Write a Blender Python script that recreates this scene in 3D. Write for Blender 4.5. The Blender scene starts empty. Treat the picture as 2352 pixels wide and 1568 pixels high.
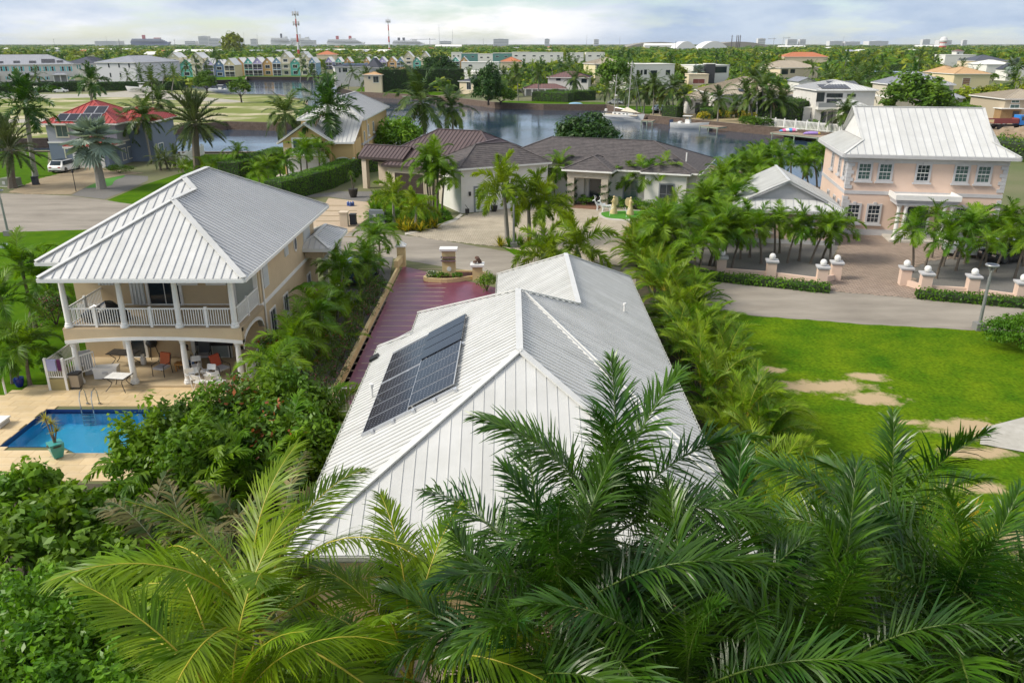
import bpy, bmesh, math, random
import numpy as np
from mathutils import Vector, Matrix
from mathutils.geometry import tessellate_polygon
R = math.radians
sc = bpy.context.scene
col = sc.collection
# ------------------------------------------------------------------ camera
CAMZ = 16.0; PITCH = math.atan(684/1829.0); FPX = 1829.0      # pixel frame 2352 x 1568, 28 mm lens
cd = bpy.data.cameras.new('camera'); cam = bpy.data.objects.new('camera', cd); col.objects.link(cam)
cam.location = (0, 0, CAMZ); cam.rotation_euler = (math.pi/2-PITCH, 0, 0)
cd.sensor_width = 36; cd.lens = 28; cd.clip_start = 0.3; cd.clip_end = 40000
sc.camera = cam
# ------------------------------------------------------------------ sky, sun, exposure
SUN = Vector((-0.93, -0.18, 0.0)).normalized()*math.cos(R(40)) + Vector((0, 0, math.sin(R(40))))
w = bpy.data.worlds.new('World'); sc.world = w; w.use_nodes = True
def world_sky():
    nt = w.node_tree; nt.nodes.clear(); N = nt.nodes.new; L = nt.links.new
    out = N('ShaderNodeOutputWorld'); bg = N('ShaderNodeBackground'); L(bg.outputs[0], out.inputs[0])
    sky = N('ShaderNodeTexSky'); sky.sky_type = 'NISHITA'; sky.sun_disc = False
    sky.sun_elevation = R(40); sky.sun_rotation = math.atan2(SUN.x, SUN.y); sky.air_density = 1.0; sky.dust_density = 0.3
    tc = N('ShaderNodeTexCoord')
    def noise(scale3, sc_, det, rough, off):
        m = N('ShaderNodeMapping'); m.inputs['Scale'].default_value = scale3; m.inputs['Location'].default_value = off
        L(tc.outputs['Generated'], m.inputs[0])
        n = N('ShaderNodeTexNoise'); n.inputs['Scale'].default_value = sc_; n.inputs['Detail'].default_value = det
        n.inputs['Roughness'].default_value = rough; L(m.outputs[0], n.inputs['Vector']); return n
    def ramp(src, stops):
        r = N('ShaderNodeValToRGB'); e = r.color_ramp.elements
        while len(e) < len(stops): e.new(0.5)
        for k, (p, c) in enumerate(stops):
            e[k].position = p; e[k].color = c if len(c) == 4 else (*c, 1)
        L(src, r.inputs[0]); return r
    n1 = noise((1, 1, 4.5), 5.5, 9, 0.58, (0.35, 0.1, 0.2))       # cumulus shapes
    n2 = noise((1, 1, 3.0), 1.25, 3, 0.5, (1.9, 0.3, 0.4))      # large dark banks
    mask = ramp(n1.outputs['Fac'], [(0.36, (0, 0, 0)), (0.53, (1, 1, 1))])
    shade = ramp(n2.outputs['Fac'], [(0.43, (0.44, 0.53, 0.65)), (0.54, (1.0, 0.97, 0.93))])
    n3 = noise((1, 1, 3.5), 9.0, 7, 0.6, (0.1, 0.7, 0.9))
    puff = ramp(n3.outputs['Fac'], [(0.36, (0.76, 0.80, 0.87)), (0.60, (1.06, 1.03, 1.0))])
    mul = N('ShaderNodeMix'); mul.data_type = 'RGBA'; mul.blend_type = 'MULTIPLY'; mul.inputs[0].default_value = 1
    L(shade.outputs[0], mul.inputs[6]); L(puff.outputs[0], mul.inputs[7])
    sk = N('ShaderNodeMix'); sk.data_type = 'RGBA'; sk.blend_type = 'MULTIPLY'; sk.inputs[0].default_value = 1
    L(sky.outputs[0], sk.inputs[6]); sk.inputs[7].default_value = (0.9, 1.0, 1.15, 1)
    # bring the clouds to the sky texture's own radiance (strength below)
    sc2 = N('ShaderNodeMix'); sc2.data_type = 'RGBA'; sc2.blend_type = 'MULTIPLY'; sc2.inputs[0].default_value = 1
    L(mul.outputs[2], sc2.inputs[6]); sc2.inputs[7].default_value = (10, 10, 10, 1)
    mx = N('ShaderNodeMix'); mx.data_type = 'RGBA'; L(mask.outputs[0], mx.inputs[0])
    L(sk.outputs[2], mx.inputs[6]); L(sc2.outputs[2], mx.inputs[7])
    L(mx.outputs[2], bg.inputs[0]); bg.inputs[1].default_value = 0.10
world_sky()
sd = bpy.data.lights.new('sun', 'SUN'); sd.energy = 3.3; sd.angle = R(18); sd.color = (1, 0.925, 0.80)
so = bpy.data.objects.new('sun', sd); col.objects.link(so); so.rotation_euler = (-SUN).to_track_quat('-Z', 'Y').to_euler()
sc.view_settings.view_transform = 'Standard'; sc.view_settings.look = 'None'; sc.view_settings.gamma = 1
sc.view_settings.exposure = 0.42
sc.cycles.max_bounces = 6; sc.cycles.transparent_max_bounces = 8; sc.cycles.volume_bounces = 0
sc.cycles.diffuse_bounces = 4; sc.cycles.glossy_bounces = 3; sc.cycles.transmission_bounces = 4
sc.cycles.caustics_reflective = False; sc.cycles.caustics_refractive = False
# ------------------------------------------------------------------ measuring: a pixel's ray meets a level or a distance
cp, sp_ = math.cos(PITCH), math.sin(PITCH)
def ray(u, v):
    a = (u-1176)/FPX; b = -(v-784)/FPX
    return Vector((a, cp + b*sp_, -sp_ + b*cp))
def G(u, v, z=0.0):
    d = ray(u, v); t = (z-CAMZ)/d.z
    return Vector((d.x*t, d.y*t, z))
def AT(u, v, y):
    d = ray(u, v); t = y/d.y
    return Vector((d.x*t, y, CAMZ+d.z*t))
# ------------------------------------------------------------------ materials
MATS = {}
def mat(name, c, rough=0.6, c2=None, ns=3.0, bump=0.0, bs=40.0, metal=0.0, spec=0.5, rnd=0.0, detail=5.0, stretch=None, lo=0.35, hi=0.65, coat=0.0):
    if name in MATS: return MATS[name]
    m = bpy.data.materials.new(name); m.use_nodes = True; nt = m.node_tree; N = nt.nodes.new; L = nt.links.new
    b = nt.nodes['Principled BSDF']; b.inputs['Roughness'].default_value = rough; b.inputs['Metallic'].default_value = metal
    b.inputs['Specular IOR Level'].default_value = spec; b.inputs['Coat Weight'].default_value = coat
    b.inputs['Base Color'].default_value = (*c, 1)
    tc = N('ShaderNodeTexCoord'); vec = tc.outputs['Object']
    if stretch:
        mp = N('ShaderNodeMapping'); mp.inputs['Scale'].default_value = stretch; L(vec, mp.inputs[0]); vec = mp.outputs[0]
    last = None
    if c2 is not None:
        n = N('ShaderNodeTexNoise'); n.inputs['Scale'].default_value = ns; n.inputs['Detail'].default_value = detail; n.inputs['Roughness'].default_value = 0.65
        L(vec, n.inputs['Vector'])
        mr = N('ShaderNodeMapRange'); mr.inputs[1].default_value = lo; mr.inputs[2].default_value = hi; L(n.outputs['Fac'], mr.inputs[0])
        mx = N('ShaderNodeMix'); mx.data_type = 'RGBA'; mx.inputs[6].default_value = (*c, 1); mx.inputs[7].default_value = (*c2, 1)
        L(mr.outputs[0], mx.inputs[0]); last = mx.outputs[2]
    if rnd > 0:
        oi = N('ShaderNodeObjectInfo'); mr = N('ShaderNodeMapRange'); L(oi.outputs['Random'], mr.inputs[0])
        mr.inputs[3].default_value = 1-rnd; mr.inputs[4].default_value = 1+rnd
        hs = N('ShaderNodeHueSaturation'); L(mr.outputs[0], hs.inputs['Value'])
        if last is not None: L(last, hs.inputs['Color'])
        else: hs.inputs['Color'].default_value = (*c, 1)
        last = hs.outputs[0]
    if last is not None: L(last, b.inputs['Base Color'])
    if bump > 0:
        n = N('ShaderNodeTexNoise'); n.inputs['Scale'].default_value = bs; n.inputs['Detail'].default_value = 4; L(vec, n.inputs['Vector'])
        bp = N('ShaderNodeBump'); bp.inputs['Strength'].default_value = bump; bp.inputs['Distance'].default_value = 0.02
        L(n.outputs['Fac'], bp.inputs['Height']); L(bp.outputs[0], b.inputs['Normal'])
    MATS[name] = m; return m
def leaf(name, c1, c2, rough=0.42, trans=0.3, ns=0.9, rnd=0.18, c3=None, spec=0.24):
    if name in MATS: return MATS[name]
    c1, c2 = [tuple(x*1.2 for x in c) for c in (c1, c2)]
    m = bpy.data.materials.new(name); m.use_nodes = True; nt = m.node_tree; N = nt.nodes.new; L = nt.links.new
    b = nt.nodes['Principled BSDF']; out = nt.nodes['Material Output']
    b.inputs['Roughness'].default_value = rough; b.inputs['Specular IOR Level'].default_value = spec
    geo = N('ShaderNodeNewGeometry'); n = N('ShaderNodeTexNoise'); n.inputs['Scale'].default_value = ns; n.inputs['Detail'].default_value = 3
    L(geo.outputs['Position'], n.inputs['Vector'])
    mr = N('ShaderNodeMapRange'); mr.inputs[1].default_value = 0.36; mr.inputs[2].default_value = 0.64; L(n.outputs['Fac'], mr.inputs[0])
    mx = N('ShaderNodeMix'); mx.data_type = 'RGBA'; mx.inputs[6].default_value = (*c1, 1); mx.inputs[7].default_value = (*c2, 1); L(mr.outputs[0], mx.inputs[0])
    oi = N('ShaderNodeObjectInfo'); a = N('ShaderNodeMapRange'); L(oi.outputs['Random'], a.inputs[0]); a.inputs[3].default_value = 1-rnd; a.inputs[4].default_value = 1+rnd
    # leaf to leaf difference
    ri = N('ShaderNodeMapRange'); L(geo.outputs['Random Per Island'], ri.inputs[0]); ri.inputs[3].default_value = 0.78; ri.inputs[4].default_value = 1.22
    mm = N('ShaderNodeMath'); mm.operation = 'MULTIPLY'; L(a.outputs[0], mm.inputs[0]); L(ri.outputs[0], mm.inputs[1])
    hs = N('ShaderNodeHueSaturation'); L(mx.outputs[2], hs.inputs['Color']); L(mm.outputs[0], hs.inputs['Value'])
    colr = hs.outputs[0]
    if c3 is not None:
        t = N('ShaderNodeMath'); t.operation = 'GREATER_THAN'; t.inputs[1].default_value = c3[1]; L(geo.outputs['Random Per Island'], t.inputs[0])
        m3 = N('ShaderNodeMix'); m3.data_type = 'RGBA'; L(t.outputs[0], m3.inputs[0]); L(colr, m3.inputs[6]); m3.inputs[7].default_value = (*c3[0], 1); colr = m3.outputs[2]
    L(colr, b.inputs['Base Color'])
    tr = N('ShaderNodeBsdfTranslucent'); g = N('ShaderNodeMix'); g.data_type = 'RGBA'; g.blend_type = 'MULTIPLY'; g.inputs[0].default_value = 1
    L(colr, g.inputs[6]); g.inputs[7].default_value = (1.3, 1.35, 0.7, 1); L(g.outputs[2], tr.inputs[0])
    ms = N('ShaderNodeMixShader'); ms.inputs[0].default_value = trans; L(b.outputs[0], ms.inputs[1]); L(tr.outputs[0], ms.inputs[2]); L(ms.outputs[0], out.inputs[0])
    MATS[name] = m; return m
# ------------------------------------------------------------------ building meshes
def new_obj(name, me, parent=None):
    o = bpy.data.objects.new(name, me); col.objects.link(o)
    if parent is not None: o.parent = parent
    return o
def tag(o, label=None, cat=None, group=None, kind=None):
    if label: o['label'] = label
    if cat: o['category'] = cat
    if group: o['group'] = group
    if kind: o['kind'] = kind
    return o
def thing(name, label, cat, loc=(0, 0, 0), rz=0.0, group=None):
    o = new_obj(name, None); o.location = loc; o.rotation_euler = (0, 0, rz); o.empty_display_size = 0.2
    return tag(o, label, cat, group)
def npmesh(name, V, F, mats, smooth=False, mi=None):
    """V (n,3) array, F (m,k) array of one face size"""
    V = np.asarray(V, np.float32).reshape(-1, 3); F = np.asarray(F, np.int32); k = F.shape[1]
    me = bpy.data.meshes.new(name); me.vertices.add(len(V)); me.vertices.foreach_set('co', V.ravel())
    me.loops.add(F.size); me.loops.foreach_set('vertex_index', F.ravel())
    me.polygons.add(len(F)); me.polygons.foreach_set('loop_start', np.arange(0, F.size, k, dtype=np.int32))
    if mi is not None: me.polygons.foreach_set('material_index', np.asarray(mi, np.int32))
    if smooth: me.polygons.foreach_set('use_smooth', np.ones(len(F), bool))
    for m in (mats if isinstance(mats, (list, tuple)) else [mats]): me.materials.append(m)
    me.update(calc_edges=True); return me
class B:
    """collects shapes for one mesh"""
    def __init__(s): s.v = []; s.f = []; s.mi = []; s.m = 0
    def add(s, vs, fs):
        o = len(s.v); s.v += [tuple(p) for p in vs]; s.f += [tuple(i+o for i in f) for f in fs]; s.mi += [s.m]*len(fs); return s
    def box(s, x0, x1, y0, y1, z0, z1):
        return s.add([(x0,y0,z0),(x1,y0,z0),(x1,y1,z0),(x0,y1,z0),(x0,y0,z1),(x1,y0,z1),(x1,y1,z1),(x0,y1,z1)],
                     [(0,3,2,1),(4,5,6,7),(0,1,5,4),(1,2,6,5),(2,3,7,6),(3,0,4,7)])
    def obox(s, c, ax, ay, az):
        c, ax, ay, az = map(Vector, (c, ax, ay, az)); vs = []
        for k in (-1, 1):
            for i, j in ((-1,-1),(1,-1),(1,1),(-1,1)): vs.append(c+ax*i+ay*j+az*k)
        return s.add(vs, [(0,3,2,1),(4,5,6,7),(0,1,5,4),(1,2,6,5),(2,3,7,6),(3,0,4,7)])
    def bar(s, a, b, w, h, up=(0, 0, 1)):
        a, b = Vector(a), Vector(b); d = (b-a); 
        if d.length < 1e-6: return s
        d.normalize(); u = Vector(up); sd = d.cross(u)
        if sd.length < 1e-4: sd = Vector((1, 0, 0))
        sd.normalize(); u2 = sd.cross(d).normalized()
        return s.obox((a+b)/2, (b-a)/2, sd*w/2, u2*h/2)
    def tube(s, pts, rad, n=8, cap=True):
        pts = [Vector(p) for p in pts]; k = len(pts)
        rad = rad if isinstance(rad, (list, tuple)) else [rad]*k
        rings = []; prev = None
        for i, p in enumerate(pts):
            t = (pts[min(i+1, k-1)]-pts[max(i-1, 0)]).normalized()
            if prev is None:
                a = Vector((1, 0, 0)) if abs(t.x) < 0.8 else Vector((0, 1, 0))
                prev = (a - t*a.dot(t)).normalized()
            else:
                prev = prev - t*prev.dot(t); prev = prev.normalized() if prev.length > 1e-5 else Vector((1, 0, 0))
            q = t.cross(prev)
            rings.append([p+(prev*math.cos(2*math.pi*j/n)+q*math.sin(2*math.pi*j/n))*rad[i] for j in range(n)])
        vs = [v for r in rings for v in r]; fs = []
        for i in range(k-1):
            for j in range(n): fs.append((i*n+j, i*n+(j+1) % n, (i+1)*n+(j+1) % n, (i+1)*n+j))
        if cap: fs.append(tuple(range(n-1, -1, -1))); fs.append(tuple((k-1)*n+j for j in range(n)))
        return s.add(vs, fs)
    def lathe(s, c, prof, n=16):
        c = Vector(c); vs = []; fs = []; k = len(prof)
        for r, z in prof:
            for j in range(n): vs.append(c+Vector((r*math.cos(2*math.pi*j/n), r*math.sin(2*math.pi*j/n), z)))
        for i in range(k-1):
            for j in range(n): fs.append((i*n+j, i*n+(j+1) % n, (i+1)*n+(j+1) % n, (i+1)*n+j))
        fs.append(tuple(range(n-1, -1, -1))); fs.append(tuple((k-1)*n+j for j in range(n)))
        return s.add(vs, fs)
    def prism(s, poly, z0, z1):
        n = len(poly); area = sum(poly[i][0]*poly[(i+1) % n][1]-poly[(i+1) % n][0]*poly[i][1] for i in range(n))
        if area < 0: poly = poly[::-1]
        vs = [(p[0], p[1], z0) for p in poly]+[(p[0], p[1], z1) for p in poly]
        fs = [tuple(range(n-1, -1, -1)), tuple(range(n, 2*n))]+[(i, (i+1) % n, n+(i+1) % n, n+i) for i in range(n)]
        return s.add(vs, fs)
    def slab(s, poly, off):
        """poly: 3D polygon, thickened by the vector off"""
        n = len(poly); poly = [Vector(p) for p in poly]; off = Vector(off)
        return s.add(poly+[p+off for p in poly], [tuple(range(n)), tuple(range(2*n-1, n-1, -1))]+[((i+1) % n, i, n+i, n+(i+1) % n) for i in range(n)])
    def poly(s, pts): return s.add(pts, [tuple(range(len(pts)))])
    def mesh(s, name, mats, smooth=False):
        me = bpy.data.meshes.new(name); me.from_pydata(s.v, [], s.f)
        for m in (mats if isinstance(mats, (list, tuple)) else [mats]): me.materials.append(m)
        if any(s.mi): me.polygons.foreach_set('material_index', s.mi)
        if smooth: 
            me.polygons.foreach_set('use_smooth', [True]*len(s.f)); me.set_sharp_from_angle(angle=R(38))
        me.update(); return me
    def build(s, name, mats, parent=None, smooth=False): return new_obj(name, s.mesh(name, mats, smooth), parent)
def copy_tree(o, parent=None):
    c = o.copy(); col.objects.link(c); c.parent = parent
    for ch in list(o.children): copy_tree(ch, c)
    return c
# ------------------------------------------------------------------ common colours
WHITE = mat('white_paint', (0.78, 0.77, 0.74), 0.5, (0.70, 0.69, 0.66), 1.2, rnd=0.03)
METAL_W = mat('white_metal_roofing', (0.60, 0.60, 0.58), 0.42, (0.53, 0.53, 0.505), 0.9, rnd=0.06, spec=0.5)
RIB_W = mat('roof_seam', (0.40, 0.41, 0.43), 0.45)
GUTTER = mat('gutter_white', (0.68, 0.69, 0.67), 0.4)
BEIGE = mat('beige_render', (0.56, 0.44, 0.28), 0.85, (0.50, 0.39, 0.25), 0.8, bump=0.15, bs=60)
GLASS = mat('dark_glass', (0.02, 0.03, 0.04), 0.06, spec=0.8)
GLASS_G = mat('green_glass', (0.07, 0.12, 0.115), 0.08, spec=0.8)
BLACK = mat('black_plastic', (0.015, 0.015, 0.017), 0.45)
STEEL = mat('brushed_steel', (0.55, 0.55, 0.53), 0.25, metal=1.0)
PV = mat('solar_cells', (0.010, 0.012, 0.020), 0.14, (0.018, 0.021, 0.032), 1.5, spec=0.3)
PVF = mat('solar_frame', (0.62, 0.63, 0.65), 0.35, metal=0.6)
WOODG = mat('grey_green_timber', (0.30, 0.34, 0.26), 0.8, (0.22, 0.26, 0.2), 4, rnd=0.1)
# ------------------------------------------------------------------ roof faces
def face_strips(poly, spacing, phase=0.0):
    """split a planar sloping polygon into strips that run down the slope"""
    P = [Vector(p) for p in poly]; n = Vector((0, 0, 0))
    for i in range(len(P)): n += P[i].cross(P[(i+1) % len(P)])
    n.normalize()
    if n.z < 0: n = -n
    d = Vector((0, 0, -1)); d = (d-n*d.dot(n)); d = d.normalized() if d.length > 1e-4 else Vector((0, -1, 0))
    a = d.cross(n).normalized(); o = P[0]
    Q = [((p-o).dot(a), (p-o).dot(d)) for p in P]
    s0 = min(q[0] for q in Q); s1 = max(q[0] for q in Q)
    def clip(Q, k, c, sign):
        out = []
        for i in range(len(Q)):
            p, q = Q[i], Q[(i+1) % len(Q)]; fp = (p[k]-c)*sign; fq = (q[k]-c)*sign
            if fp >= 0: out.append(p)
            if (fp > 0) != (fq > 0) and abs(fp-fq) > 1e-9:
                t = fp/(fp-fq); out.append((p[0]+(q[0]-p[0])*t, p[1]+(q[1]-p[1])*t))
        return out
    res = []; s = s0-phase*spacing
    while s < s1-1e-4:
        S = clip(clip(Q, 0, s, 1), 0, s+spacing, -1) if len(Q) > 2 else []
        if len(S) >= 3: res.append((s, S))
        s += spacing
    return o, a, d, n, res
def metal_face(roof, poly, mat_, rib=None, spacing=0.45, rh=0.035, rw=0.03, panels=True, name='roof_panel', phase=0.3, lift=0.012):
    """standing seam sheets on one roof face: each sheet its own object, or all joined when far away"""
    o, a, d, n, res = face_strips(poly, spacing, phase); bb = B(); mats = [mat_, rib or mat_]
    for s, S in res:
        b = B() if panels else bb
        pts = [o+a*q[0]+d*q[1] for q in S]
        b.m = 0; b.slab([p+n*lift for p in pts], n*-0.02)
        on = [q[1] for q in S if abs(q[0]-s) < 1e-3]
        if len(on) >= 2 and max(on)-min(on) > 0.05:
            b.m = 1; b.bar(o+a*s+d*min(on)+n*(lift+rh/2), o+a*s+d*max(on)+n*(lift+rh/2), rw, rh, n)
        if panels: b.build(name, mats, roof)
    if not panels and res: bb.build('roof_sheeting', mats, roof)
def cap_line(b, p, q, w=0.22, h=0.05): b.bar(Vector(p)+Vector((0, 0, 0.045)), Vector(q)+Vector((0, 0, 0.045)), w, h)
def hip_pts(x0, x1, y0, y1, z, rise_slope):
    """plan rectangle -> corner and ridge points of a hip roof"""
    W, D = x1-x0, y1-y0; c = [Vector((x0,y0,z)), Vector((x1,y0,z)), Vector((x1,y1,z)), Vector((x0,y1,z))]
    if W >= D:
        h = D/2*rise_slope; r = [Vector((x0+D/2,(y0+y1)/2,z+h)), Vector((x1-D/2,(y0+y1)/2,z+h))]
        faces = [[c[0],c[1],r[1],r[0]], [c[1],c[2],r[1]], [c[2],c[3],r[0],r[1]], [c[3],c[0],r[0]]]
        caps = [(c[0],r[0]),(c[3],r[0]),(c[1],r[1]),(c[2],r[1]),(r[0],r[1])]
    else:
        h = W/2*rise_slope; r = [Vector(((x0+x1)/2,y0+W/2,z+h)), Vector(((x0+x1)/2,y1-W/2,z+h))]
        faces = [[c[0],c[1],r[0]], [c[1],c[2],r[1],r[0]], [c[2],c[3],r[1]], [c[3],c[0],r[0],r[1]]]
        caps = [(c[0],r[0]),(c[1],r[0]),(c[2],r[1]),(c[3],r[1]),(r[0],r[1])]
    return faces, caps, r
def roof_from(parent, faces, caps, eaves, mat_, rib=None, spacing=0.45, rh=0.035, rw=0.03, panels=False, fas=None, capm=None, seams=True, fh=0.2, soffit=True):
    """roof part: deck under the faces, fascia round the eaves, ridge and hip caps, sheets as sub-parts"""
    b = B()
    for f in faces: b.slab([Vector(p)-Vector((0, 0, 0.012)) for p in f], (0, 0, -0.06))
    roof = b.build('roof', mat_, parent)
    if seams:
        for f in faces: metal_face(roof, f, mat_, rib, spacing, rh, rw, panels)
    if caps:
        b = B()
        for p, q in caps: cap_line(b, p, q)
        b.build('ridge_cap', capm or mat_, roof)
    if eaves:
        b = B()
        for p, q in eaves:
            p, q = Vector(p), Vector(q); b.bar(p-Vector((0,0,fh/2+0.01)), q-Vector((0,0,fh/2+0.01)), 0.12, fh)
        b.build('fascia', fas or GUTTER, roof)
    return roof
def eave_loop(x0, x1, y0, y1, z): 
    c = [(x0,y0,z),(x1,y0,z),(x1,y1,z),(x0,y1,z)]; return [(c[i], c[(i+1) % 4]) for i in range(4)]
# ------------------------------------------------------------------ windows and doors set on a wall plane
def window(parent, o, ax, w, h, z, frame=None, pane=None, n=None, fw=0.1, depth=0.06, bars=(0, 0), sill=False, name='window', shutter=None, sash=False):
    """o: lower left point on the wall (x,y) local, ax: unit vector along the wall, outward normal = (ax.y,-ax.x)"""
    frame = frame or WHITE; pane = pane or GLASS
    ax = Vector((ax[0], ax[1], 0)); nn = Vector((ax.y, -ax.x, 0)); p0 = Vector((o[0], o[1], z)); up = Vector((0, 0, 1))
    def blk(b, s0, s1, t0, t1, d0, d1):
        b.obox(p0+ax*(s0+s1)/2+up*(t0+t1)/2+nn*(d0+d1)/2, ax*(s1-s0)/2, nn*(d1-d0)/2, up*(t1-t0)/2)
    b = B(); blk(b, -fw, 0, -fw, h+fw, 0.003, depth); blk(b, w, w+fw, -fw, h+fw, 0.003, depth); blk(b, 0, w, -fw, 0, 0.003, depth); blk(b, 0, w, h, h+fw, 0.003, depth)
    win = b.build(name, frame, parent)
    nx, nz = bars; tw = 0.035
    if nx or nz or sash:
        b = B()
        for i in range(1, nx+1): blk(b, w*i/(nx+1)-tw/2, w*i/(nx+1)+tw/2, 0, h, 0.018, 0.032)
        for i in range(1, nz+1): blk(b, 0, w, h*i/(nz+1)-tw/2, h*i/(nz+1)+tw/2, 0.019, 0.034)
        if sash: blk(b, 0, w, h/2-0.035, h/2+0.035, 0.019, 0.045)
        b.build('glazing_bar', frame, win)
    b = B(); blk(b, 0, w, 0, h, 0.004, 0.016); b.build('pane', pane, win)
    if sill:
        b = B(); blk(b, -fw-0.12, w+fw+0.12, -fw-0.14, -fw-0.002, 0.003, depth+0.12); b.build('sill', frame, win)
    if shutter:
        for s0 in (-fw-w*0.62-0.03, w+fw+0.03):
            b = B(); blk(b, s0, s0+w*0.62, -0.05, h+0.05, 0.004, 0.05)
            k = 5
            for i in range(k): blk(b, s0+0.05, s0+w*0.62-0.05, h*(i+0.2)/k, h*(i+0.8)/k, 0.05, 0.065)
            b.build('shutter', shutter, win)
    return win
HOUSES = []
class House:
    """frame: front edge from L to R (world xy), local x along the front, y into the depth"""
    def __init__(s, name, label, L, Rr, cat='house', group=None):
        L, Rr = Vector((L[0], L[1], 0)), Vector((Rr[0], Rr[1], 0)); d = Rr-L; s.W = d.length
        s.root = thing(name, label, cat, L, math.atan2(d.y, d.x), group); HOUSES.append((L.copy(), Rr.copy()))
    def body(s, x0, x1, y0, y1, z0, z1, m, name='wall'): return B().box(x0, x1, y0, y1, z0, z1).build(name, m, s.root)
    def hip(s, x0, x1, y0, y1, z, sl, m, **k):
        f, c, r = hip_pts(x0, x1, y0, y1, z, sl); return roof_from(s.root, f, c, eave_loop(x0, x1, y0, y1, z), m, **k), r
    def win(s, side, x, z, w_, h, box, **k):
        """side f l r b of box (x0,x1,y0,y1); x measured along the wall as seen from outside"""
        x0, x1, y0, y1 = box
        if side == 'f': return window(s.root, (x0+x, y0), (1, 0), w_, h, z, **k)
        if side == 'r': return window(s.root, (x1, y0+x), (0, 1), w_, h, z, **k)
        if side == 'b': return window(s.root, (x1-x, y1), (-1, 0), w_, h, z, **k)
        if side == 'l': return window(s.root, (x0, y1-x), (0, -1), w_, h, z, **k)
def sheet(name, pts, z, m, kind='structure', label=None, cat=None, holes=()):
    """a flat outline laid on the ground (pts: world xy)"""
    LL = [[Vector((p[0], p[1], z)) for p in q] for q in [pts]+list(holes)]; tri = tessellate_polygon(LL); P = [p for q in LL for p in q]
    me = bpy.data.meshes.new(name); 
    fs = []
    for t in tri:
        a, b_, c = (P[i] for i in t)
        fs.append(tuple(t) if (b_-a).cross(c-a).z > 0 else (t[0], t[2], t[1]))
    me.from_pydata([tuple(p) for p in P], [], fs); me.materials.append(m); me.update()
    o = new_obj(name, me); tag(o, label, cat, None, kind); return o
def gs(px, z=0): return [G(u, v, z).xy for u, v in px]
def smooth_outline(pts, it=2, closed=True):
    P = [Vector(p) for p in pts]
    for _ in range(it):
        Q = []
        for i in range(len(P) if closed else len(P)-1):
            a, b_ = P[i], P[(i+1) % len(P)]; Q += [a*0.75+b_*0.25, a*0.25+b_*0.75]
        P = Q if closed else [P[0]]+Q+[P[-1]]
    return P
# ------------------------------------------------------------------ plants
L_COCO = leaf('coconut_leaf', (0.080, 0.165, 0.006), (0.190, 0.270, 0.010), 0.36, 0.40, 0.7)
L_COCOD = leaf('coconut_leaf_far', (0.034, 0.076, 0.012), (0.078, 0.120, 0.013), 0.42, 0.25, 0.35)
L_ROYAL = leaf('royal_leaf', (0.016, 0.062, 0.006), (0.058, 0.130, 0.007), 0.30, 0.24, 0.8, spec=0.45)
L_XMAS = leaf('christmas_palm_leaf', (0.058, 0.145, 0.006), (0.150, 0.245, 0.008), 0.45, 0.38, 0.5)
L_FOX = leaf('foxtail_leaf', (0.110, 0.190, 0.008), (0.190, 0.250, 0.010), 0.42, 0.3, 0.6)
L_ARECA = leaf('areca_leaf', (0.065, 0.145, 0.006), (0.175, 0.255, 0.008), 0.45, 0.40, 0.45)
L_DATE = leaf('date_leaf', (0.050, 0.085, 0.028), (0.095, 0.120, 0.035), 0.5, 0.2, 0.4)
L_BIS = leaf('silver_fan_leaf', (0.135, 0.190, 0.160), (0.205, 0.250, 0.200), 0.5, 0.15, 0.6)
L_DRY = leaf('dry_palm_leaf', (0.085, 0.090, 0.022), (0.16, 0.135, 0.055), 0.6, 0.15, 0.8, c3=((0.05, 0.085, 0.02), 0.6))
L_TREE = leaf('tree_leaf', (0.044, 0.105, 0.007), (0.100, 0.175, 0.008), 0.5, 0.22, 0.25)
L_TREEL = leaf('light_tree_leaf', (0.140, 0.190, 0.008), (0.250, 0.280, 0.012), 0.5, 0.25, 0.25)
L_DARK = leaf('dark_tree_leaf', (0.018, 0.056, 0.009), (0.040, 0.096, 0.010), 0.45, 0.15, 0.3)
L_BRIGHT = leaf('bright_shrub_leaf', (0.070, 0.165, 0.010), (0.135, 0.235, 0.012), 0.4, 0.3, 0.6)
L_HEDGE = leaf('hedge_leaf', (0.042, 0.115, 0.005), (0.085, 0.180, 0.006), 0.5, 0.2, 0.5)
L_GOLD = leaf('golden_leaf', (0.38, 0.36, 0.015), (0.44, 0.32, 0.015), 0.5, 0.25, 0.8, c3=((0.09, 0.14, 0.012), 0.7))
L_FLOWER = leaf('bougainvillea_leaf', (0.035, 0.075, 0.014), (0.07, 0.12, 0.016), 0.5, 0.2, 0.5, c3=((0.36, 0.05, 0.14), 0.93))
L_GRAPE = leaf('sea_grape_leaf', (0.055, 0.125, 0.014), (0.10, 0.17, 0.016), 0.35, 0.2, 0.5, c3=((0.33, 0.10, 0.03), 0.88))
RACH_Y = mat('yellow_stalk', (0.42, 0.36, 0.03), 0.4)
RACH_G = mat('green_stalk', (0.11, 0.17, 0.03), 0.4)
RACH_D = mat('grey_stalk', (0.20, 0.21, 0.12), 0.5)
BARK = mat('palm_bark', (0.20, 0.165, 0.13), 0.9, (0.11, 0.09, 0.07), 6, bump=0.4, bs=20, stretch=(1, 1, 4))
BARK_G = mat('grey_palm_bark', (0.30, 0.28, 0.25), 0.9, (0.20, 0.185, 0.165), 5, bump=0.3, bs=20, stretch=(1, 1, 5))
BARK_D = mat('dark_bark', (0.085, 0.065, 0.05), 0.9, (0.045, 0.036, 0.03), 6, bump=0.4, bs=15)
SHAFT = mat('green_crownshaft', (0.10, 0.19, 0.05), 0.35, (0.16, 0.22, 0.07), 3)
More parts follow.
